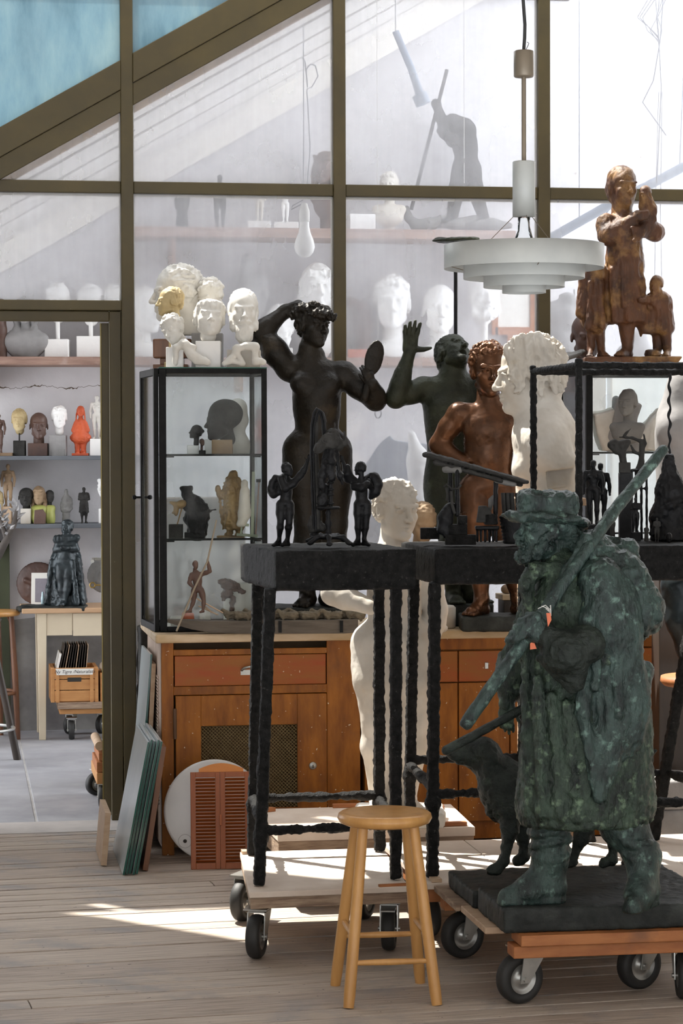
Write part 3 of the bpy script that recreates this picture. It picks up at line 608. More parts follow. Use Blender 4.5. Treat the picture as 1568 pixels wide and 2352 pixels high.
# ================================================================ cabinet and worktop
CY_ = 10.178
def cp(px, py, dy=0.): p = ony(px, py, CY_ + dy); return p[0], p[2]
wt = MB().box((.812, 10.135, .912), (3.95, 10.99, .95)).build('worktop', M['top'], None, .008)
wt.location = (0, 0, 0); tag(wt, 'long stained wooden worktop that carries the glass cases and bronze statues', 'worktop')
cab = empty('cabinet', (.84, CY_, 0), 0, 'orange varnished wooden cabinet with mesh door, standing under the glass case', 'cabinet')
def cbx(x0, x1, z0, z1, y0, y1, name, mt, parent=cab, bev=.002):
    o = MB().box((x0 - .84, y0, z0), (x1 - .84, y1, z1)).build(name, M[mt], parent, bev); return o
CB1 = 1.70
cbx(.84, .862, .03, .912, .0, .78, 'side_panel', 'cabside')
cbx(.862, CB1, .03, .912, .16, .78, 'body', 'goldbox')
cbx(.84, .892, .0, .912, -.004, .02, 'stile', 'cab'); cbx(1.555, CB1, .04, .912, 0, .02, 'stile', 'cab')
cbx(.892, 1.555, .855, .880, 0, .02, 'rail', 'cab'); cbx(.892, 1.555, .685, .722, 0, .02, 'rail', 'cab'); cbx(.862, CB1, .03, .10, .02, .05, 'plinth', 'goldbox')
dr = cbx(.897, 1.550, .724, .853, -.003, .15, 'drawer', 'cabred')
hb = MB(); hb.path([(1.235 - .84 + .05 * math.cos(a), -.006 - .022 * abs(math.sin(a)), .788 + .018 * math.sin(a)) for a in [math.pi * i / 10 for i in range(11)]], .006, 8)
hb.box((1.18 - .84, -.005, .768), (1.29 - .84, -.002, .79)); hb.build('drawer_pull', M['zinc'], dr)
# mesh door: four frame members and a wire mesh
dx0, dx1, dz0, dz1 = .90, 1.552, .115, .683; mx0, mx1, mz0, mz1 = 1.008, 1.424, .195, .552
do = empty('door', (dx0 - .84, -.012, dz0)); do.parent = cab
def dbx(x0, x1, z0, z1, y0, y1, name, mt, bev=.002): MB().box((x0 - dx0, y0, z0 - dz0), (x1 - dx0, y1, z1 - dz0)).build(name, M[mt], do, bev)
dbx(dx0, mx0, dz0, dz1, 0, .02, 'door_stile', 'cab'); dbx(mx1, dx1, dz0, dz1, 0, .02, 'door_stile', 'cab')
dbx(mx0, mx1, mz1, dz1, 0, .02, 'door_rail', 'cab'); dbx(mx0, mx1, dz0, mz0, 0, .02, 'door_rail', 'cab')
wm = MB(); ww, wh = mx1 - mx0, mz1 - mz0; st = .0155
for s in (-1, 1):
    k = -wh
    while k < ww:
        x0 = max(k, 0); x1 = min(k + wh, ww); z0 = x0 - k; z1 = x1 - k
        if s < 0: z0, z1 = wh - z0, wh - z1
        if x1 - x0 > .004: wm.path([(mx0 - dx0 + x0, .010 + .0012 * s, mz0 - dz0 + z0), (mx0 - dx0 + x1, .010 + .0012 * s, mz0 - dz0 + z1)], .0017, 4, cap=False)
        k += st
o = wm.build('wire_mesh', mat('brass wire mesh', (.30, .22, .10), (.2, .14, .06), 20, .5, .3), do); o['kind'] = 'stuff'
kp = MB(); kp.lathe([(.0, 0), (.017, 0), (.015, .003), (0, .003)], (1.49 - dx0, -.003, .372 - dz0), 20, rotx(math.pi / 2)); kp.build('keyhole_plate', M['zinc'], do)
MB().box((1.4885 - dx0, -.0075, .362 - dz0), (1.4925 - dx0, -.0055, .376 - dz0)).build('keyhole', M['gap'], do)
for z in (.50, .16): MB().tube((-.004, -.004, z - .115), (-.004, -.004, z - .115 + .13), .008).build('hinge', mat('brown hinge %.1f' % z, (.12, .06, .03)), do)
vs_ = MB()
for i in range(40): vs_.box((.836 - .84, .13, .2 + i * .014), (.842 - .84, .30, .208 + i * .014))
vs_.build('side_grille', M['cabside'], cab)
# second unit of the run
cab2 = empty('cabinet', (CB1 + .02, CY_, 0), 0, 'plain orange cabinet with red drawers, half hidden behind the black iron tables', 'cabinet')
X0 = CB1 + .02
def c2(x0, x1, z0, z1, y0, y1, name, mt, bev=.002): return MB().box((x0 - X0, y0, z0), (x1 - X0, y1, z1)).build(name, M[mt], cab2, bev)
c2(X0, 3.9, .03, .912, .02, .78, 'body', 'cab'); c2(X0, X0 + .16, .03, .912, 0, .02, 'stile', 'cab'); c2(X0 + .16, 3.9, .862, .912, .0, .02, 'rail', 'cab')
for a, b_ in ((X0 + .165, 2.13), (2.136, 2.62), (2.626, 3.3)):
    d_ = c2(a, b_, .722, .855, -.004, .02, 'drawer', 'cabred'); e = MB().cbox(((a + b_) / 2 - X0 - (.12 if a > 2 and a < 2.2 else 0), -.008, .79), (.016, .006, .028)).build('lock', M['zinc'], d_, .002)
for a, b_ in ((X0 + .165, 2.13), (2.136, 2.36), (2.366, 2.62), (2.626, 3.3)): c2(a, b_, .11, .716, -.002, .02, 'door_panel', 'cab')
# stone pier and brown panel beside the cabinet, against the glazed wall
st_ = Sc(.012); st_.box((0, 0, .46), (.035, .12, .46), None, .01); me = st_.mesh('stone_pier', .006, 20)
o = link('stone_pier', me, M['dkclay']); o.location = (.845, 11.06, .0); tag(o, 'rough dark stone pier between door post and orange cabinet', 'pier')
# ================================================================ things leaning against the cabinet
def lean(name, x0, z1, y0, y1, th, xt, mt, label, cat, edge=None, group=None, z0=0.0):
    r = empty(name, (x0, y0, z0), 0, label, cat, group); a = math.atan2(xt - x0, z1); R = roty(a); l = math.hypot(xt - x0, z1)
    b = MB(); P = [R @ V(*p) for p in ((0, 0, 0), (th, 0, 0), (th, y1 - y0, 0), (0, y1 - y0, 0), (0, 0, l), (th, 0, l), (th, y1 - y0, l), (0, y1 - y0, l))]
    zs = -min(p[2] for p in P); P = [p + V(0, 0, zs + .002) for p in P]; b.hexa(P); b.build('sheet' if edge else 'panel', M[mt], r, .001)
    if edge:
        e = MB(); Q = [R @ V(*p) + V(0, 0, zs + .002) for p in ((.0006, -.002, 0), (th - .0006, -.002, 0), (th - .0006, .001, 0), (.0006, .001, 0), (.0006, -.002, l), (th - .0006, -.002, l), (th - .0006, .001, l), (.0006, .001, l))]
        e.hexa(Q).build('front_edge', M[edge], r)
    return r
lean('glass_sheet', .745, .84, 10.42, 10.92, .010, .812, 'mirror', 'tall pale glass sheet, leftmost of those leaning on the cabinet side', 'glass sheet', 'greenglass')
lean('wooden_board', .775, .80, 10.40, 10.72, .018, .818, 'palewood', 'tall narrow brown board leaning behind the tall glass sheet', 'board')
for i in range(5):
    lean('glass_sheet', .640 + i * .0135, .54 + .008 * (i % 2), 9.72 + .012 * (i % 3), 10.35, .009, .745 + i * .0135, 'mirror', ['dark green glass sheet, outermost of the low stack by the cabinet', 'green glass sheet second from the outside in the low stack', 'green glass sheet in the middle of the low stack', 'green glass sheet fourth in the low stack by the cabinet', 'green glass sheet innermost of the low stack, beside the brown slab'][i], 'glass sheet', 'greenglass', 'green glass sheets stacked by the cabinet')
lean('timber_slab', .728, .51, 9.80, 10.3, .022, .806, 'chairwood', 'short dark brown timber slab at the inner end of the glass stack', 'slab')
wd_ = lean('timber_offcut', .566, .22, 9.95, 10.35, .024, .585, 'palewood', 'short pale timber offcut standing on the floor left of the glass stack', 'offcut')
# marble disc
r = empty('marble_disc', tuple(onz(512, 2008, 0)), 0, 'round white marble slab with a small hole leaning against the cabinet', 'slab')
r.location.y = 9.98; Rm = rotx(math.radians(90 - 9)); md = MB(); md.lathe([(0, 0), (.205, 0), (.214, .004), (.214, .016), (.205, .02), (0, .02)], (0, .03, .213), 72, Rm); md.build('disc', M['marble'], r)
md = MB(); md.lathe([(0, 0), (.008, 0), (.008, .002), (0, .002)], V(-.128, .03, .213) + Rm @ V(0, -.125, .0195), 16, Rm); md.build('hole', M['gap'], r)
md = MB(); md.path([V(-.128, .03, .213) + Rm @ V(.028 * math.cos(a), -.125 + .028 * math.sin(a), .0205) for a in [i * math.pi / 12 for i in range(24)]], .0008, 4, True); md.build('ring_mark', M['stone'], r)
# louvred shutter
r = empty('shutter', tuple(onz(518, 2014, 0)), 0, 'small red brown louvred double shutter with arched top leaning on the marble slab', 'shutter')
r.location.y = 9.80; sw, sh = .245, .40; r.rotation_euler = (math.radians(-7), 0, math.radians(-4)); c0 = -sw / 2
def sb(x0, x1, z0, z1, y0=0, y1=.018, mt='shutter', n='shutter_frame', p=r): return MB().box((x0, y0, z0), (x1, y1, z1)).build(n, M[mt], p, .0015)
for k in range(2):
    a = c0 + k * sw / 2; e = a + sw / 2 - .001
    lf_ = empty('leaf', (0, 0, 0)); lf_.parent = r
    sb(a, a + .021, 0, sh, n='stile', p=lf_); sb(e - .019, e, 0, sh, n='stile', p=lf_); sb(a + .021, e - .019, 0, .026, n='rail', p=lf_); sb(a + .021, e - .019, sh - .022, sh, n='rail', p=lf_)
    nz = 25; sl_ = MB().cbox((0, 0, 0), (e - a - .041, .016, .003), rotx(math.radians(-38))).mesh('louvre')
    for i in range(nz):
        o = link('louvre', sl_, M['shutter'], lf_); o.location = ((a + e) / 2 + .001, .009, .033 + i * (sh - .064) / (nz - 1))
arch = MB(); arch.prism([(c0 + .035, sh)] + [(c0 + .035 + (sw - .06) * t, sh + .036 * math.sin(math.pi * (.12 + .76 * t)) / 1.0) for t in [i / 14 for i in range(15)]] + [(c0 + sw - .025, sh)], .008, .016); arch.build('arched_top', M['shutter2'], r)
sb(-.004, .006, .18, .225, -.012, 0, n='handle')
# ================================================================ castors, dollies, tables, stool
def _castor_meshes(D):
    R = D / 2; wdt = D * .30
    t = MB(); pr = [(R * .60, -wdt / 2), (R * .88, -wdt / 2), (R * .97, -wdt * .36), (R, -wdt * .12), (R, wdt * .12), (R * .97, wdt * .36), (R * .88, wdt / 2), (R * .60, wdt / 2)]
    t.lathe(pr + [pr[0]], (0, 0, R), 40, rotx(math.pi / 2)); tire = t.mesh('tire')
    h = MB(); h.lathe([(0, -wdt * .42), (R * .2, -wdt * .46), (R * .24, -wdt * .3), (R * .52, -wdt * .26), (R * .6, -wdt * .44), (R * .63, -wdt * .44), (R * .63, wdt * .44), (R * .6, wdt * .44), (R * .52, wdt * .26), (R * .24, wdt * .3), (R * .2, wdt * .46), (0, wdt * .42)], (0, 0, R), 32, rotx(math.pi / 2)); hub = h.mesh('hub')
    f = MB(); o = D * .22
    for s in (-1, 1):
        y0, y1 = sorted((s * wdt * .62, s * wdt * .62 + s * .004))
        f.prism([(-R * .2, R * .85), (R * .2, R * .85), (o + R * .62, D * 1.04), (o - R * .48, D * 1.04)], y0, y1)
    f.box((o - R * .5, -wdt * .64, D * 1.03), (o + R * .62, wdt * .64, D * 1.03 + .005)); f.tube((0, -wdt * .85, R), (0, wdt * .85, R), D * .05, n=8)
    f.lathe([(R * .42, D * 1.05), (R * .42, D * 1.1), (0, D * 1.1)], (o, 0, 0), 20); fork = f.mesh('fork')
    p = MB(); p.box((o - R * .75, -R * .55, D * 1.1), (o + R * .75, R * .55, D * 1.1 + .005)); plate = p.mesh('mounting_plate')
    return tire, hub, fork, plate
_CM = {}
def castor(parent, wx, wy, yaw, D, brake=False):
    """wx,wy = the wheel's contact point in world"""
    if D not in _CM: _CM[D] = _castor_meshes(D)
    e = empty('castor', (wx - parent.location[0], wy - parent.location[1], -parent.location[2]), math.radians(yaw)); e.parent = parent
    for n, me, mt in zip(('tire', 'hub', 'fork', 'mounting_plate'), _CM[D], ('rubber', 'zinc', 'zinc', 'zinc')): link(n, me, M[mt], e)
    if brake:
        b = MB(); b.hexa([(-.06, -.025, D * .95), (.02, -.025, D * 1.0), (.02, .025, D * 1.0), (-.06, .025, D * .95), (-.06, -.025, D * .98), (.02, -.025, D * 1.05), (.02, .025, D * 1.05), (-.06, .025, D * .98)]); b.build('brake_pedal', M['zinc'], e)
    return e
def quadbox(c, z0, z1, name, mt, parent, bev=.003, o=None):
    """c: four x,y corners front-left, front-right, back-right, back-left"""
    o = V(0, 0, 0) if o is None else o
    return MB().hexa([(x - o[0], y - o[1], z0 - o[2]) for x, y in c] + [(x - o[0], y - o[1], z1 - o[2]) for x, y in c]).build(name, M[mt], parent, bev)
def insetq(c, a, b=None):
    b = a if b is None else b; m = np.mean(c, 0); return [tuple(m + (np.array(p) - m) * np.array((a, b))) for p in c]
# dolly under the first iron table
d1c = [(.945, 7.922), (1.492, 7.940), (1.545, 8.74), (1.008, 8.736)]
d1 = empty('dolly', (.945, 7.922, .19), 0, 'pale plywood dolly on rubber castors under the angel table, behind the stool', 'dolly'); dl = V(*d1.location)
quadbox(d1c, .228, .248, 'deck', 'ply', d1, o=dl); quadbox(insetq(d1c, .985), .19, .228, 'underboard', 'plyedge', d1, o=dl)
MB().cbox((1.44 - dl[0], 7.955 - dl[1], .252 - dl[2]), (.10, .016, .008), rotz(.1)).build('batten', M['orangewood'], d1)
MB().cbox((1.025 - dl[0], 8.70 - dl[1], .254 - dl[2]), (.03, .05, .012)).build('batten', M['palewood'], d1)
castor(d1, .984, 8.045, 68, .150); castor(d1, 1.012, 8.70, 60, .150); castor(d1, 1.452, 8.10, 75, .150, True); castor(d1, 1.46, 8.66, 60, .150)
# long dolly under the second and third iron tables
d2c = [(1.56, 7.985), (2.84, 7.985), (2.84, 8.86), (1.56, 8.86)]
d2 = empty('dolly', (1.56, 7.985, .18), 0, 'long low timber dolly under the two right iron tables', 'dolly'); dl = V(*d2.location)
x = 1.56
for i, wd in enumerate((.32, .34, .32, .30)):
    quadbox([(x, 7.985), (x + wd - .003, 7.985), (x + wd - .003, 8.86), (x, 8.86)], .226 + .001 * (i % 2), .247, 'deck_board', 'ply', d2, .002, dl); x += wd
for y_ in (8.0, 8.42, 8.80): quadbox([(1.57, y_), (2.83, y_), (2.83, y_ + .05), (1.57, y_ + .05)], .18, .226, 'bearer', 'orangewood', d2, .002, dl)
MB().cbox((1.60 - dl[0], 8.02 - dl[1], .254 - dl[2]), (.035, .05, .012)).build('batten', M['palewood'], d2)
castor(d2, 1.635, 8.31, 100, .145); castor(d2, 2.72, 8.10, 70, .145); castor(d2, 1.66, 8.74, 80, .145); castor(d2, 2.72, 8.74, 80, .145)
# dolly under the white figure
d3c = [(1.17, 8.90), (1.93, 8.90), (1.96, 9.50), (1.15, 9.50)]
d3 = empty('dolly', (1.17, 8.90, .19), 0, 'low dusty plywood dolly carrying the white plaster nude', 'dolly'); dl = V(*d3.location)
quadbox(d3c, .255, .29, 'deck', 'ply', d3, o=dl); quadbox(insetq(d3c, .99), .19, .255, 'underboard', 'plyedge', d3, o=dl)
for bx, by, lx, ly, rz in ((1.19, 9.42, .08, .03, .5), (1.85, 8.94, .11, .03, .03), (1.84, 9.38, .13, .035, .02), (1.62, 9.48, .3, .02, 0)): MB().cbox((bx - dl[0], by - dl[1], .298 - dl[2]), (lx, ly, .016), rotz(rz)).build('batten', M['orangewood'], d3, .002)
castor(d3, 1.3, 9.02, 70, .15); castor(d3, 1.8, 9.05, 60, .15); castor(d3, 1.3, 9.4, 70, .15); castor(d3, 1.8, 9.4, 70, .15)

# rough iron tables
def iron_table(label, tc, lc, zt, ap=.135, zb=.248, st=None, seed=1, cage=None):
    """tc top corners FL FR BR BL, lc leg feet in the same order, st = stretcher heights (front, right, back, left)"""
    o = V(tc[0][0], tc[0][1], zb); r = empty('iron_table', tuple(o), 0, label, 'table')
    S = Sc(.011, .004); m = np.mean(tc, 0); w_ = (tc[1][0] - tc[0][0] + tc[2][0] - tc[3][0]) / 4; dp = (tc[3][1] - tc[0][1]) / 2; ang = math.atan2(tc[1][1] - tc[0][1], tc[1][0] - tc[0][0])
    S.box(V(m[0], m[1], zt - ap / 2) - o, (w_, dp, ap / 2), rotz(ang), .006)
    link('top', S.mesh('top', .0020, 50, seed=seed), M['iron'], r)
    pts = []
    for k, (q, f) in enumerate(zip(lc, insetq(tc, .90, .92))):
        S = Sc(.0068, .004); a = V(q[0], q[1], zb + .004) - o; b = V(f[0], f[1], zt - ap + .01) - o; pts.append((a, b))
        ax = nrm(b - a); R = np.stack([nrm(np.cross(V(0, 1, 0), ax)), V(0, 1, 0), ax], 1)
        S.box((a + b) / 2, (.0195, .0195, np.linalg.norm(b - a) / 2), R, .006)
        for z in (st[k], ): S.ell(a + (b - a) * (z / (zt - zb)), (.028, .028, .03), None, .01)
        link('leg', S.mesh('leg', .0032, 85, seed=seed + 3 + k, amp2=.0025, freq2=22), M['iron'], r)
    for k in range(4):
        h1 = st[k]; a0, b0 = pts[k]; a1, b1 = pts[(k + 1) % 4]; p = a0 + (b0 - a0) * (h1 / (b0[2] - a0[2])); q = a1 + (b1 - a1) * (h1 / (b1[2] - a1[2]))
        S = Sc(.0068, .004); n = 7
        for i in range(n): S.cap(p + (q - p) * i / n, p + (q - p) * (i + 1) / n, .0155 + .003 * math.sin(i * 2 + seed), None, .006)
        link('stretcher', S.mesh('stretcher', .0040, 70, seed=seed + 9 + k), M['iron'], r)
    if cage:
        hs = cage
        cp_ = [V(*q, 0) for q in insetq(tc, .955, .95)]
        for k, q in enumerate(cp_):
            S = Sc(.006, .004); S.box(V(q[0], q[1], (zt + hs) / 2) - o, (.0115, .0115, (hs - zt) / 2 + (.012 if k in (0, 3) else 0)), None, .004); link('cage_post', S.mesh('cage_post', .0028, 85, seed=seed + 20 + k), M['iron'], r)
        for k in range(4):
            a, b = cp_[k] - o, cp_[(k + 1) % 4] - o; a[2] = b[2] = hs - zb - .012
            S = Sc(.006, .004); S.cap(a, b, .0125, None, .004); link('cage_rail', S.mesh('cage_rail', .0032, 80, seed=seed + 30 + k), M['iron'], r)
    return r
def yx(px, Y, py=1262): return (float(ony(px, py, Y)[0]), Y)
T1 = [yx(604, 8.01), yx(926, 8.04), (1.545, 8.68), (1.045, 8.68)]
t1 = iron_table('black rough iron table with tall legs on the plywood dolly, behind the stool', T1, [(.992, 8.035), (1.468, 8.061), (1.516, 8.655), (1.044, 8.655)], 1.39, .138, st=(.185, .19, .205, .205), seed=1)
T2 = [yx(984, 8.04), (2.06, 8.04), (2.09, 8.70), yx(934, 8.70)]
t2 = iron_table('black rough iron table between the white nude and the hunter', T2, [(1.597, 8.06), (2.035, 8.06), (2.065, 8.67), (1.63, 8.67)], 1.39, .125, st=(.29, .3, .33, .31), seed=40)
T3 = [yx(1322, 8.04), (2.80, 8.04), (2.80, 8.72), yx(1213, 8.72)]
t3 = iron_table('black iron table with an open cage frame on top, at the far right', T3, [(2.30, 8.06), (2.77, 8.06), (2.585, 8.765), (2.33, 8.69)], 1.395, .125, st=(.24, .25, .25, .25), seed=80, cage=2.032)

# stool
sc_ = V(*at(880, 1889, 7.55)); sx, sy = 1.318, 7.425; zs = .585
stl = empty('bar_stool', (sx, sy, 0), math.radians(-1.5), 'round honey coloured wooden stool standing in front of the plywood dolly', 'stool')
s_ = MB(); s_.lathe([(0, zs - .040), (.125, zs - .040), (.143, zs - .033), (.150, zs - .020), (.147, zs - .007), (.138, zs - .001), (.12, zs - .0005), (.06, zs - .005), (0, zs - .006)], (0, 0, 0), 64); s_.build('seat', M['stool'], stl)
LT = {}
for k, (ax, ay) in enumerate(((-1, -1), (1, -1), (1, 1), (-1, 1))):
    a = V(ax * .080, ay * .075, zs - .035); b = V(ax * .139, ay * .160, 0.0)
    LT[k] = (a, b); m_b = MB(); m_b.path([a, a + (b - a) * .45, a + (b - a) * .93, b], [.0165, .0185, .0185, .0165], 20); m_b.build('leg', M['stool'], stl)
def lp(k, z): a, b = LT[k]; t = (a[2] - z) / (a[2] - b[2]); return a + (b - a) * t
for (i, j, z) in ((0, 1, .135), (2, 3, .165), (0, 3, .215), (1, 2, .215)): m_b = MB(); m_b.path([lp(i, z), (lp(i, z) + lp(j, z)) / 2, lp(j, z)], [.008, .0105, .008], 14); m_b.build('rung', M['stool'], stl)

# hunter's dolly
hd = empty('dolly', (1.66, 7.10, .17), 0, 'orange timber dolly with rubber castors under the green hunter statue', 'dolly'); dl = V(*hd.location)
MB().hexa([tuple(V(*p) - dl) for p in ((1.66, 7.10, .170), (2.40, 7.10, .170), (2.40, 7.19, .170), (1.66, 7.19, .170), (1.66, 7.10, .207), (2.40, 7.10, .207), (2.40, 7.19, .207), (1.66, 7.19, .207))]).build('bearer', M['orangewood'], hd, .003)
MB().box(tuple(V(1.68, 7.085, .209) - dl), tuple(V(2.42, 7.22, .243) - dl)).build('deck_board', M['orangewood'], hd, .003)
MB().box(tuple(V(1.60, 7.23, .222) - dl), tuple(V(2.40, 7.60, .243) - dl)).build('deck_board', M['palewood'], hd, .003)
MB().box(tuple(V(1.585, 7.61, .222) - dl), tuple(V(2.40, 7.972, .243) - dl)).build('deck_board', M['plyedge'], hd, .003)
MB().box(tuple(V(1.60, 7.86, .175) - dl), tuple(V(2.40, 7.94, .221) - dl)).build('bearer', M['orangewood'], hd, .003)
castor(hd, 1.712, 7.245, 20, .158); castor(hd, 1.675, 7.93, 20, .158); castor(hd, 2.135, 7.375, 22, .158); castor(hd, 2.30, 7.85, 30, .158)
o = castor(hd, 2.235, 7.22, 80, .145)
# ================================================================ hunter with dog
F = Fr(1300, 2050, 7.42, .32); J = F.j
hn = F.root('hunter_statue', 'green patinated bronze hunter in hat and coat carrying a sack on a pole', 'statue')
# slabs
b = MB(); q = lambda x, y, z: (V(x, y, z) - F.o) @ np.stack([RH, FH, V(0, 0, 1)], 1)
sl = Sc(.012, .005)
c_ = V(2.02, 7.315, .2815); hs = (.385, .195, .0385)
Rw = np.stack([RH, FH, V(0, 0, 1)], 1).T
sl = Sc(.008, .004); sl.box(Rw @ (c_ - F.o), hs, Rw @ rotz(-.01), .003); link('base_slab', sl.mesh('base_slab', .0022, 40, amp2=.003, freq2=11), M['slab'], hn)
S = Sc(.0045, .02)
def cc(a, b, ra, rb, k=.03, h=1., cut=False): S.cap(a, b, ra, rb, k, h, cut)
# coat
cc(J(1318, 1345), J(1325, 1500), .105, .145, .05); cc(J(1325, 1500), J(1330, 1850), .150, .185, .05)
cc(J(1300, 1560, -.02), J(1270, 1850, -.04), .10, .115, .04); cc(J(1400, 1560), J(1410, 1840), .12, .13, .05)
S.ell(J(1290, 1400, .0), (.105, .13, .11), None, .04, 1.)
S.box(J(1330, 1985), (.5, .5, .128), None, .005, .012, 0, True)      # hem
S.ell(J(1340, 1905), (.15, .14, .05), None, .03, 0, True)
# shoulders
cc(J(1375, 1345, -.08), J(1262, 1350, .09), .075, .065, .04); cc(J(1385, 1350, -.09), J(1400, 1500, -.10), .075, .085, .04)
# vertical folds
for a, b_, r1 in (((1205, 1420, -.06), (1212, 1860, -.1), .017), ((1235, 1560, -.135), (1245, 1870, -.15), .018), ((1268, 1600, -.15), (1285, 1875, -.165), .016), ((1305, 1620, -.16), (1322, 1875, -.17), .018), ((1340, 1640, -.165), (1350, 1870, -.17), .014), ((1360, 1400, -.15), (1345, 1640, -.17), .016), ((1300, 1350, -.11), (1330, 1500, -.15), .014), ((1345, 1360, -.13), (1365, 1500, -.17), .014), ((1470, 1720, -.02), (1480, 1840, -.04), .02), ((1210, 1350, -.07), (1215, 1440, -.08), .02)):
    cc(J(*a), J(*b_), r1, r1 * .9, .02)
# collar
for a, b_ in (((1205, 1345, -.08), (1232, 1305, -.06)), ((1232, 1305, -.06), (1275, 1310, -.06)), ((1275, 1310, -.06), (1330, 1300, -.07)), ((1330, 1300, -.07), (1345, 1265, .0)), ((1205, 1345, -.04), (1225, 1300, .03))): cc(J(*a), J(*b_), .022, .022, .012)
# far arm and hand
cc(J(1235, 1400, .10), J(1185, 1540, .12), .06, .06, .03); cc(J(1185, 1530, .12), J(1172, 1580, .11), .06, .045, .02); cc(J(1170, 1580, .11), J(1162, 1615, .10), .028, .026, .01, 0)
hand(S, J(1163, 1608, .10), J(1160, 1680, .09) - J(1163, 1608, .10), V(-.3, -1, .0), .115, side=-1, curl=.5, spread=.03, thumb=.4)
cc(J(1285, 1290), J(1305, 1350), .055, .075, .03, 0)
link('coat', S.mesh('hunter_body', .0030, 80, .0018, 40, seed=11, amp2=.0035, freq2=14, aniso=(1, 1, .5)), M['verdigris2'], hn)
# head
S = Sc(.0040, .02); head(S, J(1256, 1214, -.01), .205, euler(-3, 0, -80), 'bald', beard=.9, neck=.45); S.ell(J(1318, 1235, -.01), (.03, .05, .05), None, .02, 1.)
link('head', S.mesh('hunter_head', .0012, 60, .0035, 70, seed=3, amp2=.0012, freq2=25), M['verdigris'], hn)
# legs: wrinkled trousers tucked into boots
S = Sc(.0044, .014)
def wr(a, b_, r1, r2, n, seed):
    rnd = random.Random(seed); S.cap(a, b_, r1, r2, .02)
    for i in range(n):
        t = (i + .6) / n; p = a + (b_ - a) * t; R = euler(rnd.uniform(-20, 20), rnd.uniform(-20, 20), 0); rr = (r1 + (r2 - r1) * t) * .98
        ring = [p + R @ V(rr * math.cos(u), rr * math.sin(u), 0) for u in [2 * math.pi * q_ / 12 for q_ in range(13)]]
        for u, v in zip(ring, ring[1:]): S.cap(u, v, .0105, None, .006)
def boot(an, heel, toe):
    up = V(0, 0, 1); h_, t_ = V(heel[0], heel[1], .040), V(toe[0], toe[1], .026); m_ = h_ + (t_ - h_) * .5; m_[2] = .040
    S.cap(an, h_ + up * .012, .047, .043, .02); S.cap(h_, m_, .041, .041, .02); S.cap(m_, t_, .040, .026, .02); S.cap(an - up * .012, m_ + up * .004, .044, .036, .03)
    for p, q_, r1 in ((h_, m_, .044), (m_, t_, .036)): S.cap(V(p[0], p[1], .010), V(q_[0], q_[1], .010), r1, r1 * .85, .004)
    for t in (.25, .5): p = m_ + (t_ - m_) * t; n_ = nrm(np.cross(t_ - h_, up)); S.cap(p + n_ * .03 + up * .008, p - n_ * .03 + up * .02, .007, None, .006)
wr(J(1262, 1850, -.02), J(1264, 1962, -.02), .074, .056, 6, 3); boot(J(1264, 1968, -.02), J(1268, 2050, -.02), J(1162, 2050, -.06))
wr(J(1400, 1830, -.0), J(1432, 1895, -.03), .085, .072, 3, 7); wr(J(1432, 1895, -.03), J(1474, 1962, -.06), .070, .054, 5, 5); boot(J(1476, 1968, -.06), J(1482, 2050, -.07), J(1452, 2050, -.19))
S.box((0, 0, -.2), (.8, .8, .2), None, .001, .002, 0, True)
link('legs', S.mesh('hunter_legs', .0010, 60, seed=41, amp2=.0015, freq2=20), M['verdigris'], hn)
# cape panel on the near side
S = Sc(.0048, .02)
for p, r3, e in (((1412, 1490, -.125), (.085, .055, .22), (0, 6, 0)), ((1418, 1610, -.125), (.10, .05, .19), (0, 0, 0)), ((1392, 1720, -.155), (.055, .035, .14), (0, 10, 0))): S.ell(J(*p), r3, euler(*e), .03, 1.)
S.cap(J(1385, 1760, -.165), J(1376, 1836, -.185), .035, .012, .03, 1.); S.cap(J(1345, 1420, -.15), J(1338, 1640, -.175), .020, .024, .02, 1.); S.cap(J(1338, 1640, -.175), J(1372, 1825, -.19), .022, .012, .02, 1.); S.cap(J(1480, 1540, -.07), J(1462, 1640, -.10), .03, .028, .03, 1.)
S.cap(J(1375, 1400, -.17), J(1365, 1580, -.19), .012, .014, .015, 1.); S.cap(J(1410, 1420, -.17), J(1420, 1640, -.18), .010, .012, .015, 1.); S.cap(J(1378, 1330, -.12), J(1400, 1450, -.13), .07, .07, .04, 1.)
link('cape', S.mesh('hunter_cape', .0020, 70, .0016, 45, seed=19, amp2=.003, freq2=13, aniso=(1, 1, .5)), M['verdigris'], hn)
# near sleeve, bell cuff and fist round the pole
S = Sc(.0042, .014)
S.cap(J(1345, 1480, -.20), J(1300, 1500, -.225), .060, .062, .03, 1.); S.cap(J(1300, 1500, -.225), J(1256, 1462, -.215), .060, .040, .02, 1.)
S.cap(J(1268, 1505, -.225), J(1320, 1572, -.215), .034, .020, .02, 1.); S.cap(J(1240, 1512, -.215), J(1312, 1586, -.210), .014, .013, .012, 1.); S.cap(J(1325, 1500, -.22), J(1326, 1570, -.21), .04, .022, .02, 1.)
link('sleeve', S.mesh('hunter_sleeve', .0012, 60, .0014, 45, seed=23, amp2=.002, freq2=18), M['darkgreen'], hn)
S = Sc(.0036, .01); S.ell(J(1226, 1446, -.205), (.046, .036, .044), euler(0, 35, 0), .01); S.cap(J(1258, 1464, -.215), J(1235, 1450, -.21), .034, .036, .012)
for k in range(4):
    a = V(-.012 * k + .012, 0, .018 - .019 * k); c0 = J(1208, 1432, -.205)
    S.chain([(c0 + V(.022, -.030, .008) + a * .9, .0125), (c0 + V(-.008, -.034, -.004) + a, .0125), (c0 + V(-.030, -.014, -.012) + a, .0115), (c0 + V(-.030, .016, -.010) + a, .010)], .005)
S.chain([(J(1240, 1428, -.225), .014), (J(1228, 1414, -.235), .012), (J(1212, 1412, -.225), .010)], .006)
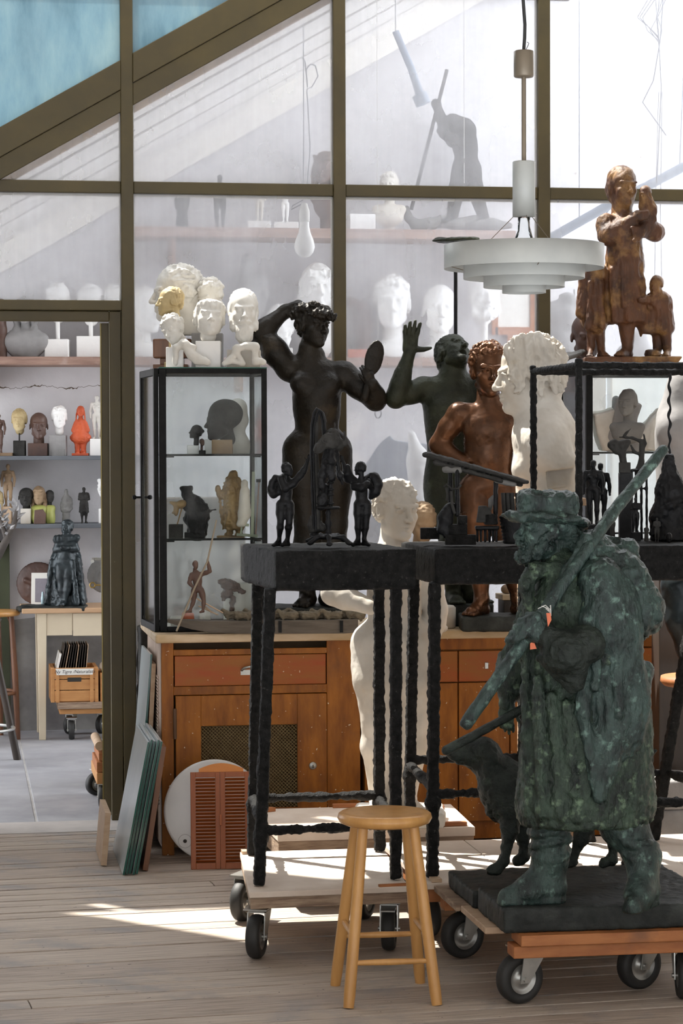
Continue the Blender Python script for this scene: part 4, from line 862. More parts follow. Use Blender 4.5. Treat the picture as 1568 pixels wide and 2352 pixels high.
link('hand', S.mesh('hunter_hand', .0008, 60), M['verdigris'], hn)
# hat
S = Sc(.005, .012); hc = J(1255, 1178, -.02)
S.ell(J(1252, 1193, -.02), (.140, .125, .016), euler(-6, 6, 0), .012, 1.); S.cap(J(1170, 1178, -.08), J(1200, 1192, -.12), .012, .012, .02); S.cap(J(1335, 1198, -.05), J(1340, 1205, .03), .012, .014, .02)
S.box(J(1256, 1160, -.02), (.092, .088, .044), euler(0, 2, 0), .028, .012, 1.); S.ell(J(1247, 1128, -.02), (.06, .055, .010), None, .012, 0., True)
S.cap(J(1180, 1183, -.11), J(1330, 1190, -.11), .008, .008, .01)
link('hat', S.mesh('hat', .0035, 30, .003, 40, seed=5, amp2=.004, freq2=14), M['verdigris'], hn)
# pole and stick
S = Sc(.006, .01); S.cap(J(1070, 1662, -.22), J(1240, 1420, -.195), .0215, .020); S.cap(J(1240, 1420, -.195), J(1350, 1258, -.13), .020, .019); S.cap(J(1350, 1258, -.13), J(1400, 1186, -.06), .019, .019); S.cap(J(1400, 1186, -.06), J(1522, 1034, .06), .019, .018)
S.ell(J(1058, 1680, -.22), (.02, .03, .012), euler(0, 35, 0), .004, 0, True)
link('pole', S.mesh('pole', .0015, 40), M['verdigris'], hn)
S = Sc(.005, .01); S.cap(J(1024, 1724, .10), J(1200, 1628, .08), .0155, .014); link('stick', S.mesh('stick', .001, 40), M['darkgreen'], hn)
# sack over the shoulder
S = Sc(.0065, .03)
S.cap(J(1352, 1235, -.05), J(1440, 1330, -.06), .03, .06, .03, 1.); S.cap(J(1440, 1330, -.05), J(1465, 1400, -.05), .062, .078, .04, 1.); S.ell(J(1462, 1408, -.04), (.078, .08, .085), None, .03, 1.)
S.cap(J(1346, 1240, -.11), J(1262, 1372, -.15), .018, .016, .02, 1.); S.cap(J(1352, 1238, -.1), J(1405, 1400, -.14), .02, .028, .03, 1.); S.cap(J(1352, 1238, -.09), J(1430, 1420, -.13), .018, .02, .02, 1.)
S.cap(J(1360, 1245, .03), J(1430, 1270, .02), .03, .05, .03, 1.); S.cap(J(1430, 1290, -.09), J(1500, 1395, -.10), .012, .02, .02, 1.)
link('sack', S.mesh('sack', .003, 26, .004, 30, seed=4, amp2=.004, freq2=12), M['verdigris'], hn)
# string and red card in the hand
s_ = MB()
for k in range(4): s_.path([J(1235 + 9 * k, 1398 - 6 * (k % 2), -.235), J(1252 + 4 * k, 1390 + 7 * (k % 3), -.25), J(1265, 1402 + 4 * k, -.235)], .0012, 5)
s_.build('string', M['paper'], hn)
MB().hexa([J(1254, 1408, -.262), J(1264, 1408, -.262), J(1264, 1408, -.258), J(1254, 1408, -.258), J(1258, 1440, -.262), J(1266, 1424, -.262), J(1266, 1424, -.258), J(1258, 1440, -.258)]).build('red_card', M['redcard'], hn)
MB().hexa([J(1217, 1492, -.225), J(1232, 1490, -.225), J(1232, 1490, -.22), J(1217, 1492, -.22), J(1217, 1478, -.225), J(1225, 1472, -.225), J(1225, 1472, -.22), J(1217, 1478, -.22)]).build('red_card', M['redcard'], hn)

# dog
F = Fr(1200, 1985, 7.80, .30); J = F.j
dg = F.root('dog_statue', 'dark bronze dog with raised muzzle standing behind the hunter', 'statue')
sl = Sc(.008, .004); sl.box(Rw @ (V(2.0, 7.735, .272) - F.o), (.375, .203, .029), Rw, .003); link('base_slab', sl.mesh('base_slab', .0028, 36, amp2=.004, freq2=12, seed=6), M['slab'], dg)
S = Sc(.0055, .02); cc = lambda a, b_, r1, r2, k=.03, h=0.: S.cap(J(*a), J(*b_), r1, r2, k, h)
cc((1105, 1728), (1050, 1732), .036, .022); cc((1050, 1732), (1033, 1728), .022, .014, .02); S.ell(J(1098, 1722), (.048, .042, .042), None, .02); S.ell(J(1036, 1722), (.012, .014, .01), None, .01)
cc((1058, 1748), (1090, 1752), .010, .022, .02)
for s in (-1, 1): S.chain([(J(1115, 1708, s * .035), .018), (J(1126, 1740, s * .05), .024), (J(1122, 1772, s * .05), .012)], .015)
cc((1115, 1735), (1155, 1800), .050, .070); cc((1155, 1800), (1180, 1830), .075, .085); cc((1175, 1815), (1290, 1820), .09, .075); cc((1290, 1820), (1395, 1815), .07, .08)
cc((1120, 1780), (1150, 1850), .02, .05, .03, 1.)
cc((1175, 1845, -.05), (1170, 1905, -.055), .042, .024); cc((1170, 1905, -.055), (1158, 1975, -.06), .022, .016); cc((1158, 1978, -.06), (1140, 1995, -.07), .019, .02, .012); cc((1140, 1997, -.07), (1124, 2000, -.08), .02, .013, .01)
cc((1190, 1845, .05), (1200, 1915, .05), .038, .022); cc((1200, 1915, .05), (1203, 1965, .05), .02, .016); cc((1203, 1968, .05), (1188, 1978, .04), .019, .018, .012)
cc((1385, 1830, -.05), (1345, 1890, -.05), .06, .032); cc((1345, 1890, -.05), (1335, 1925, -.05), .026, .02); cc((1335, 1925, -.05), (1312, 1975, -.05), .02, .016); cc((1312, 1978, -.05), (1294, 1984, -.06), .019, .017, .012)
cc((1410, 1830, .05), (1402, 1890, .05), .055, .03); cc((1402, 1890, .05), (1412, 1925, .05), .026, .02); cc((1412, 1925, .05), (1405, 1972, .05), .02, .016); cc((1405, 1976, .05), (1385, 1982, .04), .019, .017, .012)
cc((1430, 1800), (1485, 1750, .04), .022, .012); cc((1485, 1750, .04), (1504, 1724, .06), .012, .006)
link('body', S.mesh('dog_body', .0035, 60, .004, 50, seed=14, amp2=.002, freq2=20), M['darkgreen'], dg)
# ================================================================ large statues on and around the worktop
def slab_at(F, x0, x1, py, h, dy0, dy1, mt, parent, name='base', rough=.002):
    a = F.j(x0, py, 0); b = F.j(x1, py, 0); S = Sc(.008, .004)
    S.box(((a[0] + b[0]) / 2, (dy0 + dy1) / 2, h / 2), ((b[0] - a[0]) / 2, (dy1 - dy0) / 2, h / 2), None, .004)
    return link(name, S.mesh(name, rough, 30), M[mt], parent)
# --- woman with hand mirror
F = Fr(700, 1440, 10.62, .95); J = F.j; H = 1.36
wm = F.root('mirror_statue', 'dark bronze nude woman raising a hand mirror, one arm behind her head', 'statue')
slab_at(F, 625, 800, 1440, .09, -.14, .16, 'slab', wm)
S = Sc(.0046, .02); shL, shR, hpL, hpR = J(662, 845, .02), J(790, 858, 0), J(693, 1035), J(763, 1035)
T = torso(S, shL, shR, hpL, hpR, H, True, 1.02, 1.0)
for x, y in ((690, 882), (757, 884)): S.ell(J(x, y, -.055), (.046, .038, .044), None, .03)
S.ell(J(728, 1045, .05), (.12, .07, .08), None, .04)
limb(S, hpL, J(705, 1205, -.03), J(706, 1372, .02), H, False, f=1.1); limb(S, hpR, J(768, 1205, 0), J(752, 1372, .03), H, False, f=1.1)
S.ell(J(690, 1085), (.050, .065, .13), None, .06); S.ell(J(766, 1085), (.050, .065, .13), None, .06)
foot(S, J(706, 1376, .02), (-.2, -1), H, z0=.085); foot(S, J(752, 1376, .03), (.3, -1), H, z0=.085)
limb(S, shL, J(594, 768, .04), J(655, 715, .05), H, True, f=1.15); S.ell(J(628, 800, .02), (.05, .05, .07), euler(0, -40, 0), .03); S.cap(J(655, 715, .05), J(685, 702, .02), .03, .026, .015)
limb(S, shR, J(862, 919, -.02), J(852, 882, -.10), H, True, f=1.15); S.cap(J(862, 917, -.02), J(852, 885, -.09), .036, .028, .02)
hw = J(853, 888, -.10); hand(S, hw, J(842, 845, -.12) - hw, V(.25, -1, .1), .115, side=-1, curl=.95, spread=.02, thumb=.35)
S.cap(J(708, 800), J(706, 838), .045, .05, .03)
head(S, J(719, 748, -.01), .19, euler(2, 3, 38), 'short', neck=.35)
for x, y, dy in ((700, 708, -.03), (722, 704, -.05), (742, 712, -.06), (756, 724, -.07), (690, 716, 0), (678, 725, .02), (733, 722, -.09)): S.ell(J(x, y, dy), (.034, .034, .022), euler(0, 15, 0), .015, 1.)
S.cap(J(748, 722, -.08), J(763, 732, -.08), .016, .012, .01, 1.)
link('body', S.mesh('mirror_body', .0009, 60, .0045, 55, seed=3, amp2=.002, freq2=14), M['bronze'], wm)
mr = MB(); c = J(859, 822, -.10); Rm = euler(0, 14, 0) @ euler(0, 0, 12); a_ = []
Smr = Sc(.0045, .008); Smr.ell(c, (.042, .010, .080), Rm, .004); Smr.cap(J(850, 860, -.105), J(837, 914, -.115), .014, .016, .006); link('hand_mirror', Smr.mesh('hand_mirror', .0008, 50), M['bronze'], wm)
# --- calling man
F = Fr(1062, 1442, 10.66, .95); J = F.j; H = 1.30
cm = F.root('calling_statue', 'dark olive bronze man with open mouth calling upward, one hand raised', 'statue')
slab_at(F, 985, 1130, 1442, .10, -.12, .14, 'slab', cm)
S = Sc(.0046, .02); shL, shR, hpL, hpR = J(972, 892, 0), J(1100, 885, .02), J(1022, 1110), J(1082, 1110)
torso(S, shL, shR, hpL, hpR, H, False, 1.05)
S.ell(J(1030, 960, -.05), (.09, .045, .08), None, .04); S.cap(J(1003, 935), J(1010, 1040), .05, .045, .06)
limb(S, shL, J(908, 915, -.05), J(941, 810, -.07), H, True, f=1.08); S.cap(J(908, 913, -.05), J(925, 860, -.06), .040, .036, .02)
hw = J(940, 812, -.07); hand(S, hw, J(946, 740, -.08) - hw, V(-.25, .9, .0), .15, side=-1, curl=.12, spread=.12, thumb=1.15)
S.ell(J(1000, 1120), (.055, .075, .14), None, .05)
limb(S, hpL, J(1035, 1235, -.03), J(1040, 1372, .02), H, False, f=1.12); limb(S, hpR, J(1092, 1235, 0), J(1078, 1372, .04), H, False, f=1.12)
foot(S, J(1040, 1375, .02), (.1, -1), H, z0=.095); foot(S, J(1078, 1375, .04), (.5, -1), H, z0=.095)
limb(S, shR, J(1120, 1000, .02), J(1110, 1090, .0), H)
S.cap(J(1042, 835, 0), J(1040, 885, 0), .055, .065, .03)
Rc = euler(0, 0, 25) @ euler(-48, 0, 0); Rc = euler(0, 18, 0) @ Rc
head(S, J(1040, 812, 0), .20, Rc, 'crop', mouth=1.2, neck=0)
link('body', S.mesh('calling_body', .0012, 55, .003, 60, seed=8, amp2=.002, freq2=14), M['bronzegreen'], cm)
# --- bronze boy
F = Fr(1120, 1446, 10.36, .95); J = F.j; H = 1.20
by = F.root('boy_statue', 'shiny brown bronze boy with curly hair, one hand on his hip', 'statue')
slab_at(F, 1055, 1262, 1446, .066, -.13, .15, 'slab', by)
S = Sc(.0045, .02); shL, shR, hpL, hpR = J(1052, 950, 0), J(1188, 952, 0), J(1092, 1128), J(1156, 1128)
torso(S, shL, shR, hpL, hpR, H, False, 1.05)
S.ell(J(1122, 985, -.045), (.105, .045, .06), None, .03); S.ell(J(1122, 1060, -.03), (.075, .05, .07), None, .03)
limb(S, shL, J(1006, 1022, .03), J(1062, 1058, -.03), H, True, f=1.12); hw = J(1058, 1056, -.03); hand(S, hw, V(1, -.25, .05), V(-.1, -.5, 1), .095, side=1, curl=.2, spread=.04, thumb=.5)
limb(S, shR, J(1206, 1040, .03), J(1200, 1120, 0), H, True, f=1.1)
S.ell(J(1124, 1142, .01), (.085, .062, .06), None, .03)
limb(S, hpL, J(1096, 1262, -.02), J(1106, 1372, 0), H, False, f=1.12); limb(S, hpR, J(1166, 1262, 0), J(1190, 1372, .04), H, False, f=1.12)
foot(S, J(1106, 1375, 0), (-.55, -1), H, z0=.064); foot(S, J(1190, 1375, .04), (.4, -1), H, z0=.064)
S.cap(J(1124, 900), J(1124, 945), .045, .055, .03)
head(S, J(1122, 850, -.01), .225, euler(4, 0, 8), 'curly', neck=.3, rnd=random.Random(4))
link('body', S.mesh('boy_body', .0007, 55, .0028, 70, seed=2, amp2=.002, freq2=16), M['copper'], by)
# --- large white plaster bust in profile on a tall stand
F = Fr(1250, 1142, 9.30); J = F.j
wb = F.root('plaster_bust', 'large white plaster bust of a woman in profile, behind the iron cage', 'bust')
S = Sc(.0048, .02)
head(S, J(1215, 858, 0), .295, euler(6, 0, -84), 'crop', neck=.3, fat=1.0)
for i in range(16):
    a = i / 15; S.cap(J(1165 + 105 * a, 800 - 28 * math.sin(a * 3.1), -.09 - .02 * math.sin(a * 3)), J(1180 + 108 * a, 880 + 22 * math.sin(i), -.095), .016, .012, .012, 1.)
S.cap(J(1240, 925), J(1252, 985), .075, .095, .05)
S.cap(J(1250, 1010, -.10), J(1270, 1010, .12), .085, .08, .06); S.cap(J(1250, 1010), J(1255, 1135), .125, .12, .06); S.cap(J(1262, 1035, -.11), J(1285, 1062, -.12), .075, .062, .04)
S.ell(J(1212, 1075, -.04), (.06, .06, .055), None, .04); S.ell(J(1218, 1075, .08), (.06, .06, .055), None, .04)
S.box(J(1300, 1098, -.15), (.07, .06, .035), euler(0, -8, 0), .004, .006, 0, True); S.box(J(1250, 1185, 0), (.3, .3, .068), None, .002, .004, 0, True)
link('bust', S.mesh('white_bust', .0016, 40, .0062, 52, seed=12, aniso=(1, 1, .45), amp2=.003, freq2=9), M['whitepatch'], wb)
z1 = at(1250, 1142, 9.3)[2]; o = F.o
st = empty('pedestal', (o[0], o[1], 0), -YAW, 'tall plain timber pedestal under the large white plaster bust', 'pedestal')
MB().box((-.13, -.13, 0), (.13, .13, .04)).build('foot', M['palewood'], st, .004); MB().box((-.10, -.10, .04), (.10, .10, z1 - .03)).build('shaft', M['palewood'], st, .004); MB().box((-.15, -.15, z1 - .03), (.15, .15, z1 - .001)).build('top', M['palewood'], st, .004)
# --- white standing nude behind the tables
F = Fr(900, 1888, 9.2, .29); J = F.j; H = 1.36
wn = F.root('plaster_nude', 'white plaster standing nude with broken arm behind the iron tables', 'statue')
Sb = Sc(.01, .006); Sb.box((.03, .0, .03), (.17, .15, .03), None, .006); link('base', Sb.mesh('base', .004, 20), M['white'], wn)
S = Sc(.0046, .02); shL, shR, hpL, hpR = J(838, 1285, 0), J(976, 1280, .02), J(864, 1480), J(944, 1480)
torso(S, shL, shR, hpL, hpR, H, True, 1.1, 1.05)
for x in (868, 938): S.ell(J(x, 1335, -.065), (.05, .045, .048), None, .035)
S.cap(J(842, 1478), J(838, 1530), .05, .055, .06); S.cap(J(962, 1478), J(968, 1530), .05, .055, .06); S.ell(J(905, 1480, .06), (.12, .07, .085), None, .04)
limb(S, hpL, J(866, 1660, -.03), J(872, 1838, .02), H, False, f=1.18); limb(S, hpR, J(950, 1660, 0), J(932, 1838, .03), H, False, f=1.15)
foot(S, J(872, 1840, .02), (-.1, -1), H, z0=.055); foot(S, J(932, 1840, .03), (.2, -1), H, z0=.055)
limb(S, shL, J(765, 1362, -.02), J(850, 1394, -.1), H, True, f=1.15); S.cap(J(842, 1390, -.09), J(858, 1399, -.11), .020, .018, .004)
limb(S, shR, J(1000, 1400, .04), J(985, 1500, .03), H, True, f=1.1)
S.cap(J(905, 1235), J(905, 1285), .045, .055, .03)
head(S, J(910, 1170, -.01), .225, euler(4, 0, 30), 'crop', neck=.35)
for i in range(9): S.cap(J(872 + 9 * i, 1118 - 10 * math.sin(i / 8 * 3.1), -.06), J(866 + 11 * i, 1150 - 12 * math.sin(i / 8 * 3.1), -.075 + .002 * abs(i - 4)), .012, .01, .01, 1.)
link('body', S.mesh('nude_body', .0012, 40, .0042, 50, seed=21, amp2=.002, freq2=12), M['whitepatch'], wn)
# --- mother with children (stands on the second glass case)
F = Fr(1447, 836, 10.52); J = F.j
mo = F.root('mother_group', 'brown terracotta mother holding a baby between two children, on the right glass case', 'statue')
slab_at(F, 1338, 1562, 836, .03, -.10, .12, 'terracotta', mo)
S = Sc(.0048, .015); c = lambda a, b_, r1, r2, k=.014, h=1.: S.cap(J(*a), J(*b_), r1, r2, k, h)
head(S, J(1481, 446, -.06), .078, euler(5, 0, -30), 'bald', neck=.2); head(S, J(1362, 592, -.02), .10, euler(0, 0, 20), 'bald', neck=.3); head(S, J(1507, 655, -.03), .088, euler(8, 0, -35), 'bald', neck=.3); head(S, J(1430, 428, 0), .18, euler(3, 0, 18), 'crop', neck=.3); S.ell(J(1408, 440, .03), (.03, .04, .05), None, .02, 1.)
c((1431, 470), (1431, 505), .036, .042, .03, 0)
c((1398, 518), (1468, 515), .046, .046); c((1432, 530), (1434, 600), .078, .076); c((1434, 600), (1440, 722), .08, .085, .03); S.ell(J(1432, 535, -.05), (.06, .045, .05), None, .03)
c((1408, 620, -.05), (1415, 738, -.06), .02, .022); c((1470, 640, -.03), (1476, 735, -.04), .02, .02); c((1438, 650, -.07), (1446, 735, -.08), .015, .018); c((1425, 600, -.07), (1430, 700, -.085), .008, .01)
S.box(J(1440, 790), (.2, .2, .088), None, .004, .01, 0, True)
c((1392, 515, -.01), (1396, 540, -.04), .046, .044); c((1396, 542, -.04), (1465, 496, -.10), .036, .024, .02, 0); c((1465, 496, -.10), (1482, 492, -.10), .022, .018, .01, 0)
c((1475, 520), (1503, 532, -.03), .04, .042); c((1503, 534, -.03), (1462, 530, -.10), .034, .024, .02, 0)
for k in range(4): c((1466 + k, 524 + 5 * k, -.11), (1450 + 2 * k, 523 + 6 * k, -.125), .0085, .0075, .004, 0); c((1470, 488 + 5 * k, -.115), (1486, 486 + 5 * k, -.115), .0085, .007, .004, 0)
# baby
c((1484, 468, -.06), (1487, 515, -.06), .034, .04); c((1500, 478, -.07), (1503, 505, -.09), .014, .012); c((1480, 525, -.09), (1464, 548, -.12), .018, .013); c((1464, 548, -.12), (1455, 552, -.13), .012, .009)
# mother's legs
c((1438, 725, -.02), (1441, 795, -.01), .042, .026, .02, 0); c((1478, 725), (1492, 795), .045, .028, .02, 0); foot(S, J(1440, 800, -.01), (-.7, -1), .8, z0=.028); foot(S, J(1492, 800), (.3, -1), .8, z0=.028)
# left child
c((1345, 630), (1382, 628), .036, .036); c((1362, 635), (1364, 735), .052, .062, .03); c((1340, 640, -.02), (1334, 720, -.03), .022, .024); c((1355, 650, -.05), (1350, 750, -.065), .014, .016); c((1378, 650, -.045), (1382, 750, -.06), .014, .016); S.box(J(1362, 788, 0), (.075, .12, .038), None, .004, .01, 0, True)
c((1356, 755), (1357, 800), .022, .017, .01, 0); c((1378, 755), (1380, 800), .022, .017, .01, 0); foot(S, J(1357, 803), (-.2, -1), .6, z0=.028); foot(S, J(1380, 803), (.3, -1), .6, z0=.028)
# right child
c((1500, 690, -.01), (1522, 690), .034, .034); c((1515, 695), (1520, 745), .045, .05, .03); c((1500, 688, -.03), (1470, 690, -.09), .018, .014); c((1528, 690), (1538, 755, .0), .025, .02); S.box(J(1520, 785), (.09, .12, .035), None, .004, .01, 0, True)
c((1528, 755), (1532, 800), .026, .02, .015, 0); c((1508, 755, .03), (1510, 800, .03), .026, .02, .015, 0); foot(S, J(1532, 803), (-.3, -1), .6, z0=.028); foot(S, J(1510, 803, .03), (-.3, -1), .6, z0=.028)
link('figures', S.mesh('mother_figures', .0016, 50, .0020, 40, seed=31, aniso=(1, 1, .35)), M['terracotta'], mo)
# --- bald head and open hand beside them
F = Fr(1347, 832, 10.80); J = F.j; S = Sc(.006, .02); head(S, J(1347, 772, 0), .205, euler(12, 0, 5), 'bald', neck=.1); F.put('bald_portrait', S.mesh('bald_head', .001, 40), M['umber'], 'dark brown bald clay head behind the legs of the mother group', 'bust')
F = Fr(1308, 842, 10.68); J = F.j; S = Sc(.0055, .01); hand(S, J(1268, 825, .02), J(1345, 812, -.04) - J(1268, 825, .02), V(.1, .3, -1), .16, side=-1, curl=.15, spread=.06, thumb=1.0); S.cap(J(1240, 832, .04), J(1272, 826, .02), .03, .026, .01)
F.put('open_hand', S.mesh('open_hand', .001, 40), M['greyclay'], 'grey clay open hand lying palm up beside the mother group', 'sculpture')
# --- brown head behind the white nude, and the pole with its oval plate
F = Fr(972, 1260, 10.3, None); J = F.j; S = Sc(.006, .02); head(S, J(972, 1200, 0), .165, euler(22, 0, 12), 'crop', neck=.45); bhz = at(972, 1262, 10.3)[2]
S.box(J(972, 1300), (.2, .2, .07), None, .002, .003, 0, True)
F.put('clay_portrait', S.mesh('clay_head', .001, 40, .003, 60), M['tan'], 'tan clay head with cropped hair just right of the white nude', 'bust')
p = at(972, 1262, 10.3); pd = empty('stand', (p[0], p[1], .95), -YAW, 'narrow wooden stand under the tan clay head', 'stand'); MB().box((-.06, -.06, 0), (.06, .06, p[2] - .95 + .012)).build('block', M['palewood'], pd, .003); MB().box((-.08, -.08, 0), (.08, .08, .02)).build('foot', M['palewood'], pd, .003)
F = Fr(1046, 1442, 10.86, .95); J = F.j
pl = F.root('pole_with_plate', 'thin black pole topped by a dark oval plate, behind the calling man', 'pole'); b = MB(); b.tube((0, 0, .02), J(1046, 560), .0085); b.build('rod', M['black'], pl); MB().lathe([(0, 0), (.09, 0), (.09, .015), (.02, .02), (0, .02)], (0, 0, 0), 24).build('foot', M['black'], pl)
S = Sc(.006, .01); S.ell(J(1046, 551), (.107, .06, .012), euler(0, -2, 0), .006); S.ell(J(1046, 545), (.085, .045, .008), None, .005, 0, True); S.cap(J(1000, 549), J(1096, 549), .008, .008, .01); link('oval_plate', S.mesh('oval_plate', .003, 50), M['bronzegreen'], pl)
# --- grey torso at the right edge
F = Fr(1570, 1300, 10.0); J = F.j
S = Sc(.008, .03); S.cap(J(1572, 1000), J(1575, 1290), .125, .115, .06); S.ell(J(1548, 985, -.07), (.075, .07, .08), None, .03); S.ell(J(1640, 985, -.07), (.075, .07, .08), None, .03); S.cap(J(1590, 880), J(1600, 960), .10, .13, .06); S.cap(J(1560, 905, -.02), J(1540, 950, -.02), .055, .05, .05); S.cap(J(1600, 800), J(1600, 880), .05, .06, .05)
S.box((0, 0, -.3), (1, 1, .3), None, .001, .002, 0, True)
gt = F.put('plaster_torso', S.mesh('plaster_torso', .001, 30), M['greyplaster'], 'large pale grey plaster torso cut off by the right edge', 'torso')
o = F.o; st = empty('pedestal', (o[0], o[1], 0), -YAW, 'plain dark timber pedestal under the grey torso at the right edge', 'pedestal'); MB().box((-.12, -.12, .03), (.12, .12, o[2])).build('shaft', M['darkwood'], st, .004); MB().box((-.15, -.15, 0), (.15, .15, .03)).build('foot', M['darkwood'], st, .004)
# --- pendant lamp
p = at(1203, 610, 7.6); lp_ = empty('pendant_lamp', tuple(p), 0, 'white enamelled pendant lamp of four stacked rings hanging at the right', 'lamp')
s = 7.6 / FPX
def ring(r0, z0, z1, name): 
    b = MB(); b.lathe([(r0, z0), (r0, z1), (r0 - .0025, z1), (r0 - .0025, z0), (r0, z0)], (0, 0, 0), 96); b.build(name, M['lampmetal'], lp_)
zc = lambda py: (610 - py) * s
ring(183 * s, zc(617), zc(563), 'ring'); ring(139 * s, zc(640), zc(598), 'ring'); ring(93 * s, zc(660), zc(620), 'ring'); ring(50 * s, zc(673), zc(640), 'ring')
b = MB(); b.lathe([(26 * s, zc(498)), (26 * s, zc(374)), (24 * s, zc(372)), (0, zc(372))], (0, 0, 0), 40); b.lathe([(0, zc(496)), (25.5 * s, zc(496))], (0, 0, 0), 40); b.build('socket_cover', M['lampmetal'], lp_)
b = MB(); b.lathe([(0, zc(180)), (21 * s, zc(180)), (23 * s, zc(177)), (23 * s, zc(122)), (21 * s, zc(120)), (0, zc(120))], (0, 0, 0), 40); b.build('balance_weight', M['lampcap'], lp_)
b = MB(); b.tube((0, 0, zc(372)), (0, 0, zc(180)), .0075); b.build('rod', M['lampcap'], lp_)
b = MB(); b.path([(0, 0, zc(120)), (.003, 0, zc(90)), (.004, 0, zc(60)), (-.002, 0, zc(0)), (-.004, 0, 4.995)], .0055, 8); b.path([(.006, -.003, zc(118)), (.012, -.003, zc(110)), (.016, -.003, zc(103)), (.01, -.003, zc(100))], .0012, 5); b.build('cord', M['rubber'], lp_)
b = MB(); b.lathe([(14 * s, zc(500)), (14 * s, zc(530)), (20 * s, zc(545)), (38 * s, zc(585)), (44 * s, zc(610)), (36 * s, zc(640)), (0, zc(652))], (0, 0, 0), 32); b.build('bulb', M['vglass'], lp_)
b = MB()
for k in range(3):
    a = 2.1 * k + .5; b.tube((25 * s * math.cos(a), 25 * s * math.sin(a), zc(497)), (137 * s * math.cos(a), 137 * s * math.sin(a), zc(600)), .0012, n=6); b.tube((49 * s * math.cos(a), 49 * s * math.sin(a), zc(645)), (182 * s * math.cos(a), 182 * s * math.sin(a), zc(605)), .0015, n=6)
b.build('spokes', M['lampcap'], lp_)
# ================================================================ busts and figurines: shared builders
def bust(name, label, d, hx, hy, hpx, ypr=(0, 0, 0), hair='crop', beard=0, mt='white2', neck=.4, sh=None, base=None, stem=None, z=None, yb=None, ha=.016, hf=11., fat=1., group=None, cat='bust', bmt='white2', bx=None, amp=.004, mouth=0., vox=None, aniso=(1, 1, .6), seed=3, soft=False):
    """hx,hy eye-level centre; hpx head height in px; base=(x0,x1,ytop,halfdepth); stem=radius px; sh=shoulder width px"""
    bx = ((base[0] + base[1]) / 2 if base else hx) if bx is None else bx; yb = hy + hpx if yb is None else yb
    F = Fr(bx, yb, d, z); J = F.j; h = hpx / F.s; S = Sc(vox or max(h / 34, .0035), .02)
    c = J(hx, hy)
    nk = neck
    if neck == 'down': nk = max(.1, (c[2] - .36 * h) / h - .02)
    head(S, c, h, euler(ypr[1], ypr[2], ypr[0]), hair, beard, mouth, nk, fat, random.Random(seed))
    if sh:
        w_ = sh / F.s / 2; zt = c[2] - .78 * h
        S.cap((c[0] - w_ * .72, 0, zt - .12 * h), (c[0] + w_ * .72, 0, zt - .12 * h), .17 * h, None, .12 * h); S.ell((c[0], 0, zt - .35 * h), (w_ * .85, .28 * h, .42 * h), None, .12 * h)
        S.box((c[0], 0, -.25), (.6, .6, .25), None, .002, .003, 0, True)
    me = S.mesh(name, amp * h, 5 / h, ha * h, hf / h, seed=seed, aniso=aniso)
    if base is None and not stem:
        return F.put(name, me, M[mt], label, cat, group)
    r = F.root(name, label, cat, group); link('head', me, M[mt], r)
    zb = 0
    if base:
        a, b_ = J(base[0], base[2]), J(base[1], base[2]); zb = a[2]; 
        if soft:
            w_ = (b_[0] - a[0]) / 2; m_ = (a[0] + b_[0]) / 2; S2 = Sc(.005, .02); S2.cap((m_ - w_ * .55, 0, zb - w_ * .35), (m_ + w_ * .55, 0, zb - w_ * .35), w_ * .42, None, .03); S2.ell((m_, 0, zb * .35), (w_, base[3], zb * .6), None, .03); S2.box((0, 0, -.2), (.5, .5, .2), None, .001, .002, 0, True)
            link('shoulders', S2.mesh('shoulders', .001, 40), M[bmt], r)
        else: MB().box((a[0], -base[3], 0), (b_[0], base[3], zb)).build('base', M[bmt], r, .003)
    if stem: MB().tube((c[0], .03 * h, zb), (c[0], .03 * h, c[2] - .3 * h), stem / F.s).build('stem', M[bmt], r)
    return r
